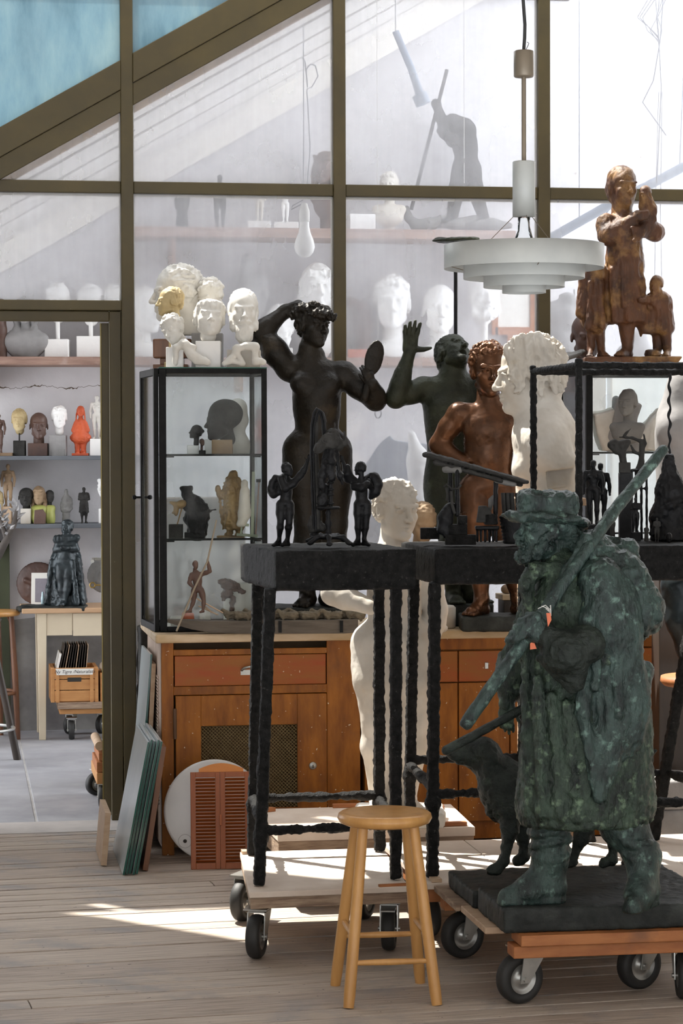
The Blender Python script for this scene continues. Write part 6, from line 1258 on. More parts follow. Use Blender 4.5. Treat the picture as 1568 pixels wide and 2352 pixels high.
MB().box((-.08, -.08, 0), (.08, .08, .10)).build('plaster_block', M['white2'], None, .004); o = bpy.data.objects['plaster_block']; o.location = tuple(at(828, 526, d_(828))[:2]) + (ZU,); tag(o, 'plain white plaster block on the highest shelf beside the ruffled bust', 'block')
F = Fr(1070, 526, d_(1070), ZU); J = F.j; r = F.root('digging_statue', 'dark bent man driving a long pole into a serpent, highest shelf', 'statue'); S = Sc(.007, .02)
S.chain([(J(1072, 385), .075), (J(1068, 335), .07), (J(1062, 300), .085)], .04); S.ell(J(1040, 282), (.055, .05, .06), None, .03); S.chain([(J(1050, 300), .045), (J(1022, 305), .038), (J(1010, 265), .03), (J(1002, 240), .028)], .02); S.ell(J(1001, 238), .032, None, .01); S.chain([(J(1075, 300), .045), (J(1040, 325, -.06), .035), (J(1012, 300, -.05), .028)], .02)
S.chain([(J(1060, 390), .065), (J(1048, 440), .05), (J(1038, 500), .035)], .03); S.chain([(J(1082, 390), .065), (J(1092, 440), .05), (J(1110, 500), .035)], .03); S.cap(J(1038, 503), J(1018, 508, -.03), .03, .02, .02); S.cap(J(1110, 503), J(1095, 508, -.03), .03, .02, .02)
link('figure', S.mesh('digger', .002, 30), M['dkclay'], r); MB().tube(J(1026, 160, -.05), J(944, 482, -.03), .0115).build('pole', M['dkclay'], r)
S = Sc(.008, .02); S.chain([(J(934, 478), .016), (J(938, 500), .025), (J(955, 518), .035), (J(985, 515), .04), (J(1015, 508), .035), (J(1045, 516), .04), (J(1090, 512), .045), (J(1130, 516), .04), (J(1170, 518), .02)], .02); S.box((0, 0, -.2), (1, .5, .2), None, .001, .002, 0, True); link('serpent_base', S.mesh('serpent', .002, 25), M['greyclay'], r)
# --- first grey shelf, through the doorway
figurine('red_legged_figure', 'dark red clay figure cut off by the left frame edge', d_(0), -2, 950, 1040, 'brown', z=Z1, base=(-20, 30, 1047, .05), bmt='tan', style='female')
bust('ochre_portrait', 'small ochre clay head on a rod and black block, first on the upper grey shelf', d_(44), 44, 965, 52, (0, 0, 0), 'crop', mt='ochre', neck=.1, stem=1.6, base=(32, 58, 1012, .04), z=Z1, yb=1047, bmt='dkclay')
bust('scowling_portrait', 'dark brown scowling clay head on a dark red base, upper grey shelf', d_(89), 89, 978, 62, (8, 0, 0), 'bald', mt='brown', neck=.35, base=(66, 110, 1018, .05), z=Z1, yb=1047, bmt='umber')
r = bust('slim_portrait', 'slim white plaster head on a stack of grey stone blocks, upper grey shelf', d_(136), 136, 958, 52, (8, 0, 0), 'short', mt='white2', neck=.28, base=(114, 152, 1000, .045), z=Z1, yb=1047, bmt='stone')
a = at(146, 1047, d_(146)); MB().box((-.03, -.05, 0), (.045, -.046, .04)).build('front_block', M['stone'], r)
F = Fr(185, 1047, d_(185), Z1); J = F.j; S = Sc(.0034, .008); head(S, J(185, 945), .068, euler(0, 0, 0), 'braids', neck=.5); S.cap(J(185, 972), J(185, 1002), .024, .054, .02, 1.); S.cap(J(168, 1006), J(202, 1006), .016, .016, .03, 1.); S.cap(J(175, 972), J(169, 988, -.01), .016, .015, .01); S.cap(J(195, 972), J(201, 988, -.01), .016, .015, .01); S.box(J(185, 1040), (.2, .2, .055), None, .004, .006, 0, True)
for x in (178, 192): S.cap(J(x, 1012), J(x, 1038), .02, .014, .01); S.cap(J(x, 1040), J(x, 1042, -.03), .016, .014, .01)
r = F.root('red_girl', 'bright red clay girl with braids and wide dress on the upper grey shelf', 'figurine'); link('figure', S.mesh('red_girl', .0012, 60, .0008, 70), M['red'], r); MB().box((-.05, -.045, 0), (.05, .045, J(185, 1041)[2])).build('base', M['red'], r, .003)
figurine('white_figure', 'small white plaster woman on a tall white block, upper grey shelf', d_(223), 223, 908, 1008, 'white', z=Z1, base=(208, 234, 1047, .04), style='female', arms='down')
bust('small_brown_bust', 'small grey brown bust half hidden by the door edge, upper grey shelf', d_(242), 242, 995, 34, (0, 0, 0), 'crop', mt='tan', neck='down', sh=24, z=Z1, yb=1047)
# --- second grey shelf
bust('gold_portrait', 'yellow ochre head at the left frame edge on the lower grey shelf', d_(-6), -8, 1150, 50, (20, 0, 0), 'crop', mt='ochre', neck=.3, base=(-25, 6, 1178, .04), z=Z2, yb=1204, bmt='greyclay')
figurine('brown_woman', 'slim brown clay woman on a wooden block, lower grey shelf', d_(19), 19, 1065, 1163, 'tan', z=Z2, base=(5, 27, 1204, .035), bmt='palewood', style='female', arms='down')
bust('round_black_portrait', 'round charcoal clay head on a pinkish block, lower grey shelf', d_(60), 60, 1142, 44, (0, 0, 0), 'bald', mt='dkclay', neck=.2, base=(49, 72, 1168, .04), z=Z2, yb=1204, bmt='whitepatch', fat=1.2)
bust('green_shirt_bust', 'painted bust of a fair girl in a yellow green blouse, lower grey shelf', d_(89), 89, 1138, 42, (0, 0, 0), 'long', mt='tan', neck=.5, base=(70, 108, 1162, .05), z=Z2, yb=1204, bmt='lime', cat='bust', soft=True)
bust('green_dark_bust', 'bust with small dark head and yellow green shoulders, lower grey shelf', d_(115), 115, 1140, 28, (25, 0, 0), 'crop', mt='dkclay', neck=.8, base=(104, 127, 1162, .045), z=Z2, yb=1204, bmt='lime', soft=True)
r = empty('red_block', tuple(at(91, 1204, d_(91) - .09)[:2]) + (Z2,), -YAW, 'brown red clay fragment leaning in front of the two green busts', 'fragment'); MB().prism([(-.035, 0), (.035, .0), (.04, .06), (.02, .09), (-.03, .085)], -.012, .012).build('fragment', M['red'] if False else M['brown'], r, .003)
F = Fr(152, 1204, d_(152), Z2); J = F.j; S = Sc(.0045, .012); head(S, J(152, 1130), .038, I3, 'crop', neck=.4); S.cap(J(152, 1146), J(152, 1168), .024, .032, .02, 1.); S.cap(J(144, 1148), J(142, 1168), .014, .013, .012, 1.); S.cap(J(161, 1148), J(163, 1168), .014, .013, .012, 1.); S.cap(J(152, 1175), J(152, 1204), .022, .024, .015); S.box(J(152, 1178), (.2, .2, .004), None, .001, .004, 0, True); S.cap(J(152, 1172), J(152, 1200), .021, .022, .008); S.box((0, 0, -.2), (.5, .5, .2), None, .001, .002, 0, True)
F.put('cloaked_figurine', S.mesh('cloaked', .002, 50, .002, 50), M['greyclay'], 'small grey clay figure in a short cape, lower grey shelf', 'figurine')
figurine('carrying_figurine', 'small black figure carrying a child, lower grey shelf', d_(193), 193, 1118, 1204, 'dkclay', z=Z2, style='coat', arms='baby', yaw=15)
bust('classical_bust', 'white plaster bust on a white block beside the door edge, lower grey shelf', d_(240), 240, 1118, 46, (-25, 0, 0), 'short', mt='white2', neck=.5, base=(228, 256, 1168, .05), z=Z2, yb=1204, sh=None)
# ================================================================ back table with the cloaked woman
TY = 14.42; tx0 = float(ony(50, 1400, TY)[0]); tx1 = float(ony(330, 1400, TY)[0]); zt = float(ony(97, 1398, TY - .02)[2])
tb = empty('painted_table', (tx0, TY, 0), 0, 'cream painted table with scrubbed top and drawer against the back wall', 'table')
MB().box((-.0, -.02, zt - .03), (tx1 - tx0, .50, zt)).build('top', M['tabletop'], tb, .005)
lx = float(ony(86, 1500, TY)[0]) - tx0
for x in (lx, tx1 - tx0 - .12):
    for y_ in (0, .40):
        b = MB(); b.hexa([(x + .008, y_, 0), (x + .048, y_, 0), (x + .048, y_ + .045, 0), (x + .008, y_ + .045, 0), (x, y_, zt - .03), (x + .056, y_, zt - .03), (x + .056, y_ + .05, zt - .03), (x, y_ + .05, zt - .03)]); b.build('leg', M['cream'], tb, .003)
zA = float(ony(130, 1460, TY)[2]); sx = float(ony(167, 1440, TY)[0]) - tx0
MB().box((lx + .056, .006, zA), (sx - .002, .03, zt - .03)).build('apron', M['cream'], tb, .002); dr = MB().box((sx + .002, .002, zA - .004), (tx1 - tx0 - .18, .03, zt - .032)).build('drawer', M['cream'], tb, .002)
MB().box((lx + .05, .40, zA), (tx1 - tx0 - .12, .43, zt - .03)).build('apron', M['cream'], tb)
# cloaked woman
F = Fr(150, 1400, dY(150, 14.50), zt); J = F.j; r = F.root('cloaked_statue', 'blue black bronze nude woman in a long open cloak on the cream table', 'statue')
S = Sc(.008, .01); S.box(J(122, 1396), (.2, .085, .016), None, .006); S.box(J(75, 1398), (.09, .10, .014), euler(0, 0, 15), .006); link('base', S.mesh('base', .003, 25), M['slab'], r)
S = Sc(.0052, .015); Hc = .52
S.cap(J(153, 1255, .03), J(152, 1290, .04), .06, .085, .05, 1.); S.cap(J(152, 1290, .04), J(150, 1385, .05), .088, .115, .04, 1.)
S.ell(J(147, 1325, -.105), (.066, .135, .15), None, .012, 0, True)
S.cap(J(118, 1290, -.02), J(108, 1385, -.03), .014, .02, .015, 1.); S.cap(J(178, 1285, -.02), J(188, 1385, -.03), .018, .024, .015, 1.); S.cap(J(168, 1290, -.06), J(176, 1385, -.075), .012, .018, .012, 1.); S.cap(J(184, 1300, 0), J(194, 1380, .0), .012, .016, .015, 1.); S.cap(J(130, 1238, -.03), J(176, 1236, -.03), .024, .024, .02, 1.)
shL, shR, hpL, hpR = J(136, 1250, -.02), J(168, 1250, -.02), J(140, 1306, -.035), J(158, 1306, -.035); torso(S, shL, shR, hpL, hpR, Hc, True, 1.15)
limb(S, hpL, J(141, 1345, -.05), J(143, 1380, -.05), Hc, False, f=1.2); limb(S, hpR, J(156, 1345, -.06), J(150, 1380, -.06), Hc, False, f=1.2); foot(S, J(143, 1382, -.05), (0, -1), Hc, toes=False); foot(S, J(150, 1382, -.06), (-.3, -1), Hc, toes=False)
limb(S, shL, J(128, 1262, -.03), J(160, 1258, -.08), Hc, f=1.2); limb(S, shR, J(176, 1262, -.03), J(142, 1258, -.08), Hc, f=1.2)
head(S, J(154, 1212), .10, euler(-6, 0, -20), 'short', neck=.5); S.box((0, 0, -.2), (.5, .5, .205), None, .001, .002, 0, True)
link('figure', S.mesh('cloaked_body', .0015, 40, .002, 50), M['blackblue'], r)
# medallions
def medal(label, px, py, rp, relief, mt):
    z = float(ony(px, py, 14.9)[2]); F = Fr(px, py + rp, dY(px, 14.88)); J = F.j; S = Sc(.006, .008); R_ = rp / F.s; S.cap((0, .0, R_), (0, .012, R_), .001, .001, .001); S.P.clear()
    c = V(0, 0, R_); S.ell(c, (R_, .020, R_), None, .004)
    for a, b_, r1 in relief: S.cap(c + V(a[0] * R_, -.016, a[1] * R_), c + V(b_[0] * R_, -.016, b_[1] * R_), r1 * R_, None, .006)
    return F.put('relief_medallion', S.mesh('relief', .0012, 40), M[mt], label, 'relief')
medal('large round brown relief medallion leaning behind the framed picture', 88, 1340, 50, [((-.55, .15), (-.3, .05), .12), ((-.3, .05), (.1, 0), .05), ((-.4, -.2), (-.1, -.3), .05)], 'umber')
medal('round grey relief medallion with a curled figure right of the cloaked statue', 241, 1322, 41, [((.0, .5), (.05, .55), .14), ((-.3, .1), (-.4, -.3), .12), ((-.4, -.3), (0, -.7), .1), ((-.2, .3), (.3, .2), .12), ((.2, .1), (.3, -.4), .12)], 'greyclay')
for nm, x0, x1, y0, y1, Y, mt in (('board', 0, 0, 0, 0, 0, ''),): pass
r = empty('framed_picture', tuple(at(93, 1388, dY(93, 14.72))[:2]) + (zt,), -YAW, 'small picture in a cream mount standing left of the cloaked statue', 'picture'); r.rotation_euler[0] = math.radians(-8)
MB().box((-.058, 0, 0), (.058, .012, .20)).build('mount', M['paper'], r, .001); MB().box((-.034, -.002, .02), (.05, .0, .165)).build('image', M['canvas'], r)
r = empty('bottle', tuple(at(98, 1388, dY(98, 14.60))[:2]) + (zt,), 0, 'tiny pale blue bottle standing in front of the framed picture', 'bottle'); MB().lathe([(.0105, 0), (.0105, .05), (.007, .07), (.006, .09), (0, .09)], (0, 0, 0), 16).build('glass', mat('pale blue glass', (.55, .7, .75), (.5, .65, .7), 3, .2), r)
# ================================================================ crates on a trolley under the table
zc = float(ony(180, 1612, 14.38)[2]); tr = empty('trolley', (float(ony(137, 1640, 14.36)[0]), 14.36, float(ony(180, 1640, 14.36)[2])), 0, 'low timber trolley on castors under the cream table', 'trolley')
L_ = .42; MB().box((0, 0, 0), (L_, .40, .03)).build('bearer', M['crate'], tr, .003); MB().box((-.01, -.02, .032), (L_, .42, zc - tr.location.z)).build('deck', M['plyedge'], tr, .003)
castor(tr, float(ony(165, 1695, 14.40)[0]), 14.42, 88, .115); castor(tr, float(ony(165, 1695, 14.40)[0]), 14.70, 60, .115); castor(tr, float(ony(240, 1695, 14.40)[0]), 14.70, 60, .115)
for q_ in tr.children:
    if q_.name.startswith('castor'): q_.location.z = -tr.location.z
cx0, cx1 = float(ony(117, 1600, 14.36)[0]), float(ony(226, 1600, 14.36)[0]); ch = float(ony(170, 1534, 14.36)[2]) - zc; CW = cx1 - cx0
cr = empty('fruit_crate', (cx0, 14.36, zc), 0, 'orange wooden crate with a paper label, full of thin sleeves', 'crate')
for a, b_, n in (((0, 0, 0), (.022, .34, ch), 'end_batten'), ((CW - .022, 0, 0), (CW, .34, ch), 'end_batten'), ((.022, 0, .006), (CW - .022, .012, ch * .34), 'slat'), ((.022, 0, ch * .36), (CW - .022, .012, ch * .66), 'slat'), ((.022, 0, ch * .68), (CW - .022, .012, ch), 'slat'), ((.022, .328, 0), (CW - .022, .34, ch), 'slat'), ((.022, .012, 0), (CW - .022, .328, .01), 'bottom')): MB().box(a, b_).build(n, M['crate'], cr, .002)
for x in (.03, CW - .05): MB().box((x, -.008, 0), (x + .02, 0, ch)).build('corner_batten', M['crate'], cr, .002)
MB().box((CW * .35, -.003, ch * .60), (CW * .64, 0, ch * .72)).build('hand_hole', M['gap'], cr, .001)
MB().hexa([(CW * .12, -.010, ch * .80), (CW * .88, -.010, ch * .80), (CW * .88, -.0085, ch * .80), (CW * .12, -.0085, ch * .80), (CW * .10, -.010, ch * .985), (CW * .90, -.010, ch * .975), (CW * .90, -.0085, ch * .975), (CW * .10, -.0085, ch * .985)]).build('paper_label', M['paper'], cr)
cu = bpy.data.curves.new('handwriting', 'FONT'); cu.body = 'Ny Tigre /Naturalists'; cu.size = .028; cu.shear = .3; cu.align_x = 'CENTER'; to = bpy.data.objects.new('handwriting_src', cu); COL.objects.link(to)
bpy.context.view_layer.update(); tm = bpy.data.meshes.new_from_object(to.evaluated_get(bpy.context.evaluated_depsgraph_get())); bpy.data.objects.remove(to)
o = link('handwriting', tm, M['ink'], cr); o.location = (CW * .5, -.0108, ch * .85); o.rotation_euler = (math.pi / 2, 0, 0)
for i in range(12):
    o = MB().cbox((0, 0, .16), (.0035 if i else .010, .30, .34 if i else .24), roty(.22 - .012 * i)).build('record_sleeve', M['paper'] if i == 0 else (M['palewood'] if i % 4 == 3 else M['darkwood']))
    o.location = (cx0 + .035 + i * (CW - .10) / 11.5, 14.53, zc + .014); tag(o, 'thick white sleeve at the left end of the orange crate' if i == 0 else 'thin sleeve slanted in the orange crate, %s from the white one' % ('first second third fourth fifth sixth seventh eighth ninth tenth eleventh'.split()[i - 1]), 'record sleeve', None if i == 0 else 'sleeves in the orange crate')
r = empty('carton', (cx1 + .012, 14.37, zc), 0, 'orange box topped with clear wrapping right of the sleeve crate', 'box'); MB().box((0, 0, 0), (.2, .3, ch * .82)).build('box', M['crate'], r, .003); S = Sc(.01, .02); S.ell((.09, .12, ch * .95), (.09, .11, .05), None, .02); link('wrapping', S.mesh('wrapping', .008, 18), M['paper'], r)
# ================================================================ stools, branch and cart at the doorway
def rstool(label, px, py, d, seat_r, h, spread, mt, mseat, ring_h, name='round_stool'):
    p = at(px, py, d); r = empty(name, (p[0], p[1], 0), .4, label, 'stool'); MB().lathe([(0, h - .03), (seat_r * .95, h - .03), (seat_r, h - .018), (seat_r * .97, h), (seat_r * .8, h - .006), (0, h - .008)], (0, 0, 0), 40).build('seat', M[mseat], r)
    rg = []
    for k in range(4):
        a = math.pi / 4 + k * math.pi / 2; t = V(math.cos(a), math.sin(a), 0); MB().path([t * seat_r * .75 + V(0, 0, h - .03), t * (seat_r * .82 + spread * .45) + V(0, 0, h * .5), t * (seat_r * .85 + spread) + V(0, 0, 0)], [.016, .019, .015], 12).build('leg', M[mt], r)
    rr = seat_r * .82 + spread * (1 - ring_h / h) * .9; MB().path([(rr * math.cos(i * math.pi / 16), rr * math.sin(i * math.pi / 16), ring_h) for i in range(32)], .011, 8, True).build('foot_ring', M[mt], r)
    for k in range(4):
        a = math.pi / 4 + k * math.pi / 2; t = V(math.cos(a), math.sin(a), 0); u = V(-t[1], t[0], 0); MB().path([t * seat_r * .8 + V(0, 0, h * .78), t * seat_r * .70 + u * seat_r * .2 + V(0, 0, h * .88), t * seat_r * .45 + u * seat_r * .45 + V(0, 0, h - .035)], .008, 8).build('brace', M[mt], r)
rstool('brown bentwood stool with orange seat at the left frame edge', -22, 1700, 14.4, .185, .775, .02, 'chairwood', 'stool', .28)
p = onz(-60, 1752, 0); r = empty('dark_stool', (p[0], p[1], 0), 0, 'very dark splayed stool leg and ring at the left frame edge', 'stool')
f0 = onz(40, 1745, 0) - V(p[0], p[1], 0)
for k in range(4):
    a = math.atan2(f0[1], f0[0]) + k * math.pi / 2; L0 = math.hypot(f0[0], f0[1]); t = V(math.cos(a), math.sin(a), 0); MB().path([t * L0 * .35 + V(0, 0, .80), t * L0], [.018, .022], 12).build('leg', M['darkwood'], r)
MB().lathe([(0, .78), (.15, .78), (.16, .80), (0, .81)], (0, 0, 0), 32).build('seat', M['darkwood'], r); MB().path([(L0 * .86 * math.cos(i * math.pi / 16), L0 * .86 * math.sin(i * math.pi / 16), .19) for i in range(32)], .009, 8, True).build('foot_ring', M['zinc'], r)
F = Fr(-110, 1714, 14.0, 0); J = F.j; r = F.root('bare_tree', 'gnarled leafy potted branch reaching in at the left frame edge', 'plant')
MB().lathe([(0, 0), (.13, 0), (.17, .26), (.18, .28), (.165, .28), (.15, .24), (0, .24)], (0, 0, 0), 32).build('pot', M['tan'], r)
b = MB(); b.path([(0, 0, .2), J(-95, 1500), J(-60, 1350), J(-5, 1275), J(15, 1240), J(32, 1205), J(38, 1170)], [.035, .034, .032, .028, .022, .017, .008], 10); b.path([J(15, 1240), J(5, 1205), J(-4, 1180)], [.016, .012, .006], 8); b.path([J(32, 1205), J(46, 1190)], [.01, .004], 8); b.build('trunk', M['bark'], r)
rnd = random.Random(5); lfm = MB(); lfm.add([(0, 0, 0), (.012, .004, .02), (0, .0, .055), (-.012, .004, .02), (0, -.004, .022)], [(0, 1, 4), (1, 2, 4), (2, 3, 4), (3, 0, 4)]); lfm = lfm.mesh('leaf')
for i in range(46):
    q_ = rnd.choice([(38, 1168), (44, 1190), (30, 1205), (22, 1218), (0, 1190), (10, 1215), (-4, 1178), (5, 1200)]); o = link('leaf', lfm, M['bark'] if i % 3 else M['stone'], r); o.location = tuple(J(q_[0] + rnd.uniform(-9, 9), q_[1] + rnd.uniform(-14, 12), rnd.uniform(-.04, .04))); o.rotation_euler = (rnd.uniform(-1.2, 1.2), rnd.uniform(-1.2, 1.2), rnd.uniform(0, 6))
a = ony(0, 1250, 14.9); r = empty('noticeboard', (float(ony(-30, 1300, 14.88)[0]), 14.88, .02), 0, 'dark green panel standing on the back wall behind the branch', 'panel'); MB().box((0, 0, 0), (float(ony(22, 1300, 14.88)[0] - ony(-30, 1300, 14.88)[0]), .03, a[2])).build('panel', M['mossgreen'], r, .003)
# cart of bricks
p = onz(232, 1858, 0); ct = empty('brick_cart', (p[0] - .02, p[1], .12), 0, 'low cart with timber blocks half hidden behind the open door', 'cart'); MB().box((0, 0, .0), (.14, .5, .055)).build('deck', M['crate'], ct, .004)
for k, (z, w_) in enumerate(((.058, .05), (.112, .04))): MB().box((.0 + .01 * k, .0, z), (.13, .4, z + w_)).build('block', M['orangewood'], ct, .004)
MB().tube((.015, .0, .185), (.015, .4, .185), .022, n=16).build('log', M['palewood'], ct)
castor(ct, p[0] + .01, p[1] + .03, 80, .11); castor(ct, float(onz(225, 1826, 0)[0]) - .01, float(onz(225, 1826, 0)[1]), 30, .115)
for q_ in ct.children:
    if q_.name.startswith('castor'): q_.location.z = -ct.location.z
# ================================================================ hazy shapes in the yard
def rock(name, label, x, y, d, prims, mt, cat, vox=.012, amp=.006, z=None):
    F = Fr(x, y, d, z); J = F.j; S = Sc(vox, .04)
    for a, b_, r1, r2 in prims: S.cap(J(*a), J(*b_), r1, r2, .04)
    S.box((0, 0, -.5), (2, 2, .5), None, .001, .002, 0, True)
    return F.put(name, S.mesh(name, amp, 12), M[mt], label, cat)
r = empty('brown_chest', tuple(at(440, 1300, 12.3)[:2]) + (0,), 0, 'dull brown wooden chest in the yard seen through the left glass case', 'chest')
zz = at(440, 1145, 12.3)[2]; MB().box((-.30, 0, .06), (.28, .4, zz - .03)).build('body', M['goldbox'], r, .006); MB().box((-.31, -.01, zz - .03), (.29, .41, zz)).build('lid', M['goldbox'], r, .006); MB().box((-.29, .01, 0), (.27, .39, .06)).build('plinth', M['darkwood'], r)
pb = Fr(905, 1290, 13.0); zb_ = pb.o[2]
r = empty('work_trestle', (pb.o[0], pb.o[1], 0), -YAW, 'pale timber trestle table in the yard under the grey slab', 'trestle'); MB().box((-.35, -.25, zb_ - .04), (.42, .3, zb_)).build('top', M['ply'], r, .004)
for x in (-.3, .36):
    for y_ in (-.2, .25): MB().box((x - .025, y_ - .025, 0), (x + .025, y_ + .025, zb_ - .04)).build('leg', M['ply'], r, .003)
b = MB(); P = [(822, 1290), (830, 1080), (870, 1020), (895, 1000), (905, 1012), (1000, 1022), (1005, 1290)]; b.prism([(pb.j(x, y)[0], pb.j(x, y)[2] + .001) for x, y in P], -.03, .03); o = b.build('stone_slab', M['bluegrey'], None, .01); o.location = pb.loc; o.rotation_euler = (0, 0, -YAW); tag(o, 'broken grey slab with jagged top in the yard behind the white nude', 'slab')
rock('plaster_wing', 'pale plaster wing shaped fragment in front of the grey slab', 965, 1290, 12.82, [((945, 1000), (960, 1060), .025, .05), ((960, 1060), (965, 1150), .06, .07), ((965, 1150), (970, 1290), .08, .10)], 'white2', 'fragment', z=zb_)
# monument at the right: crowd of heads with a capped man
F = Fr(1300, 850, 13.2); J = F.j; zb2 = F.o[2]
r = empty('work_bench', (F.o[0], F.o[1], 0), -YAW, 'tall pale timber stand in the yard under the crowd relief', 'stand'); MB().box((-.35, -.2, 0), (.25, .2, .08)).build('foot', M['ply'], r); MB().box((-.3, -.16, .08), (.2, .16, zb2)).build('body', M['ply'], r)
r = F.root('crowd_relief', 'pale plaster crowd of heads with a capped man and spear in the yard', 'sculpture'); S = Sc(.010, .02); rnd = random.Random(3)
for i in range(16): S.ell(J(1262 + rnd.uniform(0, 45), 715 + rnd.uniform(0, 110), rnd.uniform(-.06, .06)), .045, None, .02)
S.cap(J(1285, 740, .04), J(1285, 850, .04), .12, .14, .05); S.cap(J(1305, 700), J(1308, 800), .055, .075, .03); S.ell(J(1302, 688), (.035, .035, .042), None, .02); S.ell(J(1302, 680), (.05, .045, .014), None, .01); S.box((0, 0, -.3), (1, 1, .3), None, .001, .002, 0, True)
link('crowd', S.mesh('crowd', .003, 30), M['greyplaster'], r); MB().path([J(1330, 830), J(1318, 665)], [.012, .004], 8).build('spear', M['greyplaster'], r)
rock('plaster_lump', 'rough pale plaster lump in the yard right of the crowd relief', 1465, 850, 13.4, [((1460, 780), (1465, 850), .06, .11), ((1440, 820), (1490, 830), .07, .07)], 'greyplaster', 'fragment', z=None)
p = at(1465, 850, 13.4); r = empty('plinth', (p[0], p[1], 0), -YAW, 'pale square plinth under the rough plaster lump in the yard', 'plinth'); MB().box((-.16, -.13, 0), (.16, .13, p[2] - .002)).build('shaft', M['white2'], r, .004)
# ropes, pipes, bulb
GY2 = 12.6
pp = [at(1262, 548, 13.0), at(1400, 470, 13.0), at(1500, 420, 13.0), at(1640, 345, 13.0)]; r = empty('steel_pipe', tuple(pp[0]), 0, 'pale blue sloping pipe crossing the yard behind the mother group', 'pipe'); b = MB(); b.path([q_ - pp[0] for q_ in pp], .026, 14); b.build('pipe', M['bluegrey'], r)
b = MB(); b.path([at(1395, 505, 13.0) - pp[0], at(1392, 490, 13.0) - pp[0], at(1398, 482, 13.0) - pp[0]], .004, 6); b.path([at(1330, 500, 13.0) - pp[0], V(at(1330, 0, 13.0)[0], at(1330, 0, 13.0)[1], 5.6) - pp[0]], .003, 5); b.path([at(1560, 390, 13.0) - pp[0], V(at(1600, 0, 13.0)[0], at(1600, 0, 13.0)[1], 5.6) - pp[0]], .003, 5); b.build('hanger', M['bluegrey'], r)
pt = at(1510, 0, 12.4); r = empty('tangled_ropes', tuple(pt), 0, 'tangle of thin grey ropes hanging in the yard at upper right', 'rope'); b = MB(); rnd = random.Random(8)
top = V(pt[0], pt[1], 5.4) - pt
b.path([top, at(1505, 0, 12.4) - pt, at(1512, 80, 12.4) - pt, at(1518, 200, 12.4) - pt, at(1508, 420, 12.4) - pt], .003, 5); b.path([top, at(1522, 0, 12.4) - pt, at(1516, 90, 12.4) - pt, at(1500, 185, 12.4) - pt, at(1475, 235, 12.4) - pt, at(1500, 270, 12.4) - pt, at(1530, 312, 12.4) - pt], .0035, 5)
for k in range(6):
    x = 1490 + 8 * k; b.path([at(x, -5, 12.4) - pt, at(x - 25 + rnd.uniform(-8, 20), 40, 12.4 + .02 * k) - pt, at(x - 10 + rnd.uniform(-20, 20), 70, 12.4) - pt, at(1512, 85 + 4 * k, 12.4) - pt], .0028, 5)
b.path([at(1512, 210, 12.4) - pt, at(1505, 460, 12.4) - pt, at(1503, 640, 12.4) - pt], .002, 5); b.path([at(1520, 210, 12.4) - pt, at(1516, 480, 12.4) - pt, at(1520, 700, 12.4) - pt], .002, 5)
b.build('ropes', M['rope'], r)
for x, mt_, y1, lb in ((868, 'paper', 940, 'thin white string hanging behind the hand mirror pane'), (1066, 'paper', 560, 'thin white string hanging before the digging man')):
    p0 = at(x, y1, 12.0); r = empty('string', tuple(p0), 0, lb, 'string'); b = MB(); b.tube((0, 0, 0), V(p0[0], p0[1], 5.2) - p0, .0018, n=6); b.build('cord', M[mt_], r)
    if x == 868: b = MB(); b.path([V(.016 * math.cos(i * .5236), 0, -.022 + .022 * math.sin(i * .5236)) for i in range(12)], .0035, 6, True); b.build('pull_ring', M['rope'], r)
d_b = 11.75; p0 = at(699, 540, d_b); s = d_b / FPX; r = empty('hanging_bulb', tuple(p0), 0, 'bare frosted bulb hanging on a twisted flex behind the glass', 'lamp')
zc_ = lambda py: (540 - py) * s
MB().lathe([(0, zc_(592)), (12 * s, zc_(589)), (20 * s, zc_(580)), (24 * s, zc_(567)), (21 * s, zc_(552)), (14 * s, zc_(535)), (11 * s, zc_(520)), (11 * s, zc_(508))], (0, 0, 0), 32).build('bulb', M['bulb'], r)
MB().lathe([(11 * s, zc_(510)), (12 * s, zc_(508)), (12 * s, zc_(485)), (9 * s, zc_(478)), (7 * s, zc_(468)), (0, zc_(466))], (0, 0, 0), 24).build('socket', M['paper'], r)
b = MB(); J = lambda x, y: at(x, y, d_b) - p0; b.path([J(699, 468), J(690, 470), J(668, 482), J(672, 472), J(695, 460), J(696, 430), J(697, 300), V(J(697, 0)[0], J(697, 0)[1], 2.2)], .003, 6); b.path([J(705, 425), J(712, 340), J(706, 230), J(704, 205), J(716, 200), J(730, 175), J(724, 150), J(712, 148), J(703, 160), J(706, 200), J(700, 140), J(694, 133)], .0035, 6); b.build('flex', M['rope'], r)
p0 = at(908, 72, 13.6); r = empty('hanging_strut', tuple(p0), 0, 'blue grey metal strut hanging slanted behind the glass near the top', 'strut'); b = MB(); q1 = at(945, 160, 13.6) - p0; q2 = at(972, 240, 13.6) - p0; b.path([V(0, 0, 0), q1, q2 * .95], [.02, .022, .026], 8); b.build('bar', M['bluegrey'], r); b = MB(); b.path([q2 * .86, q2], [.045, .045], 8); b.build('shoe', M['bluegrey'], r); MB().tube((0, 0, 0), V(p0[0], p0[1], 4.9) - p0, .003, n=6).build('wire', M['rope'], r)
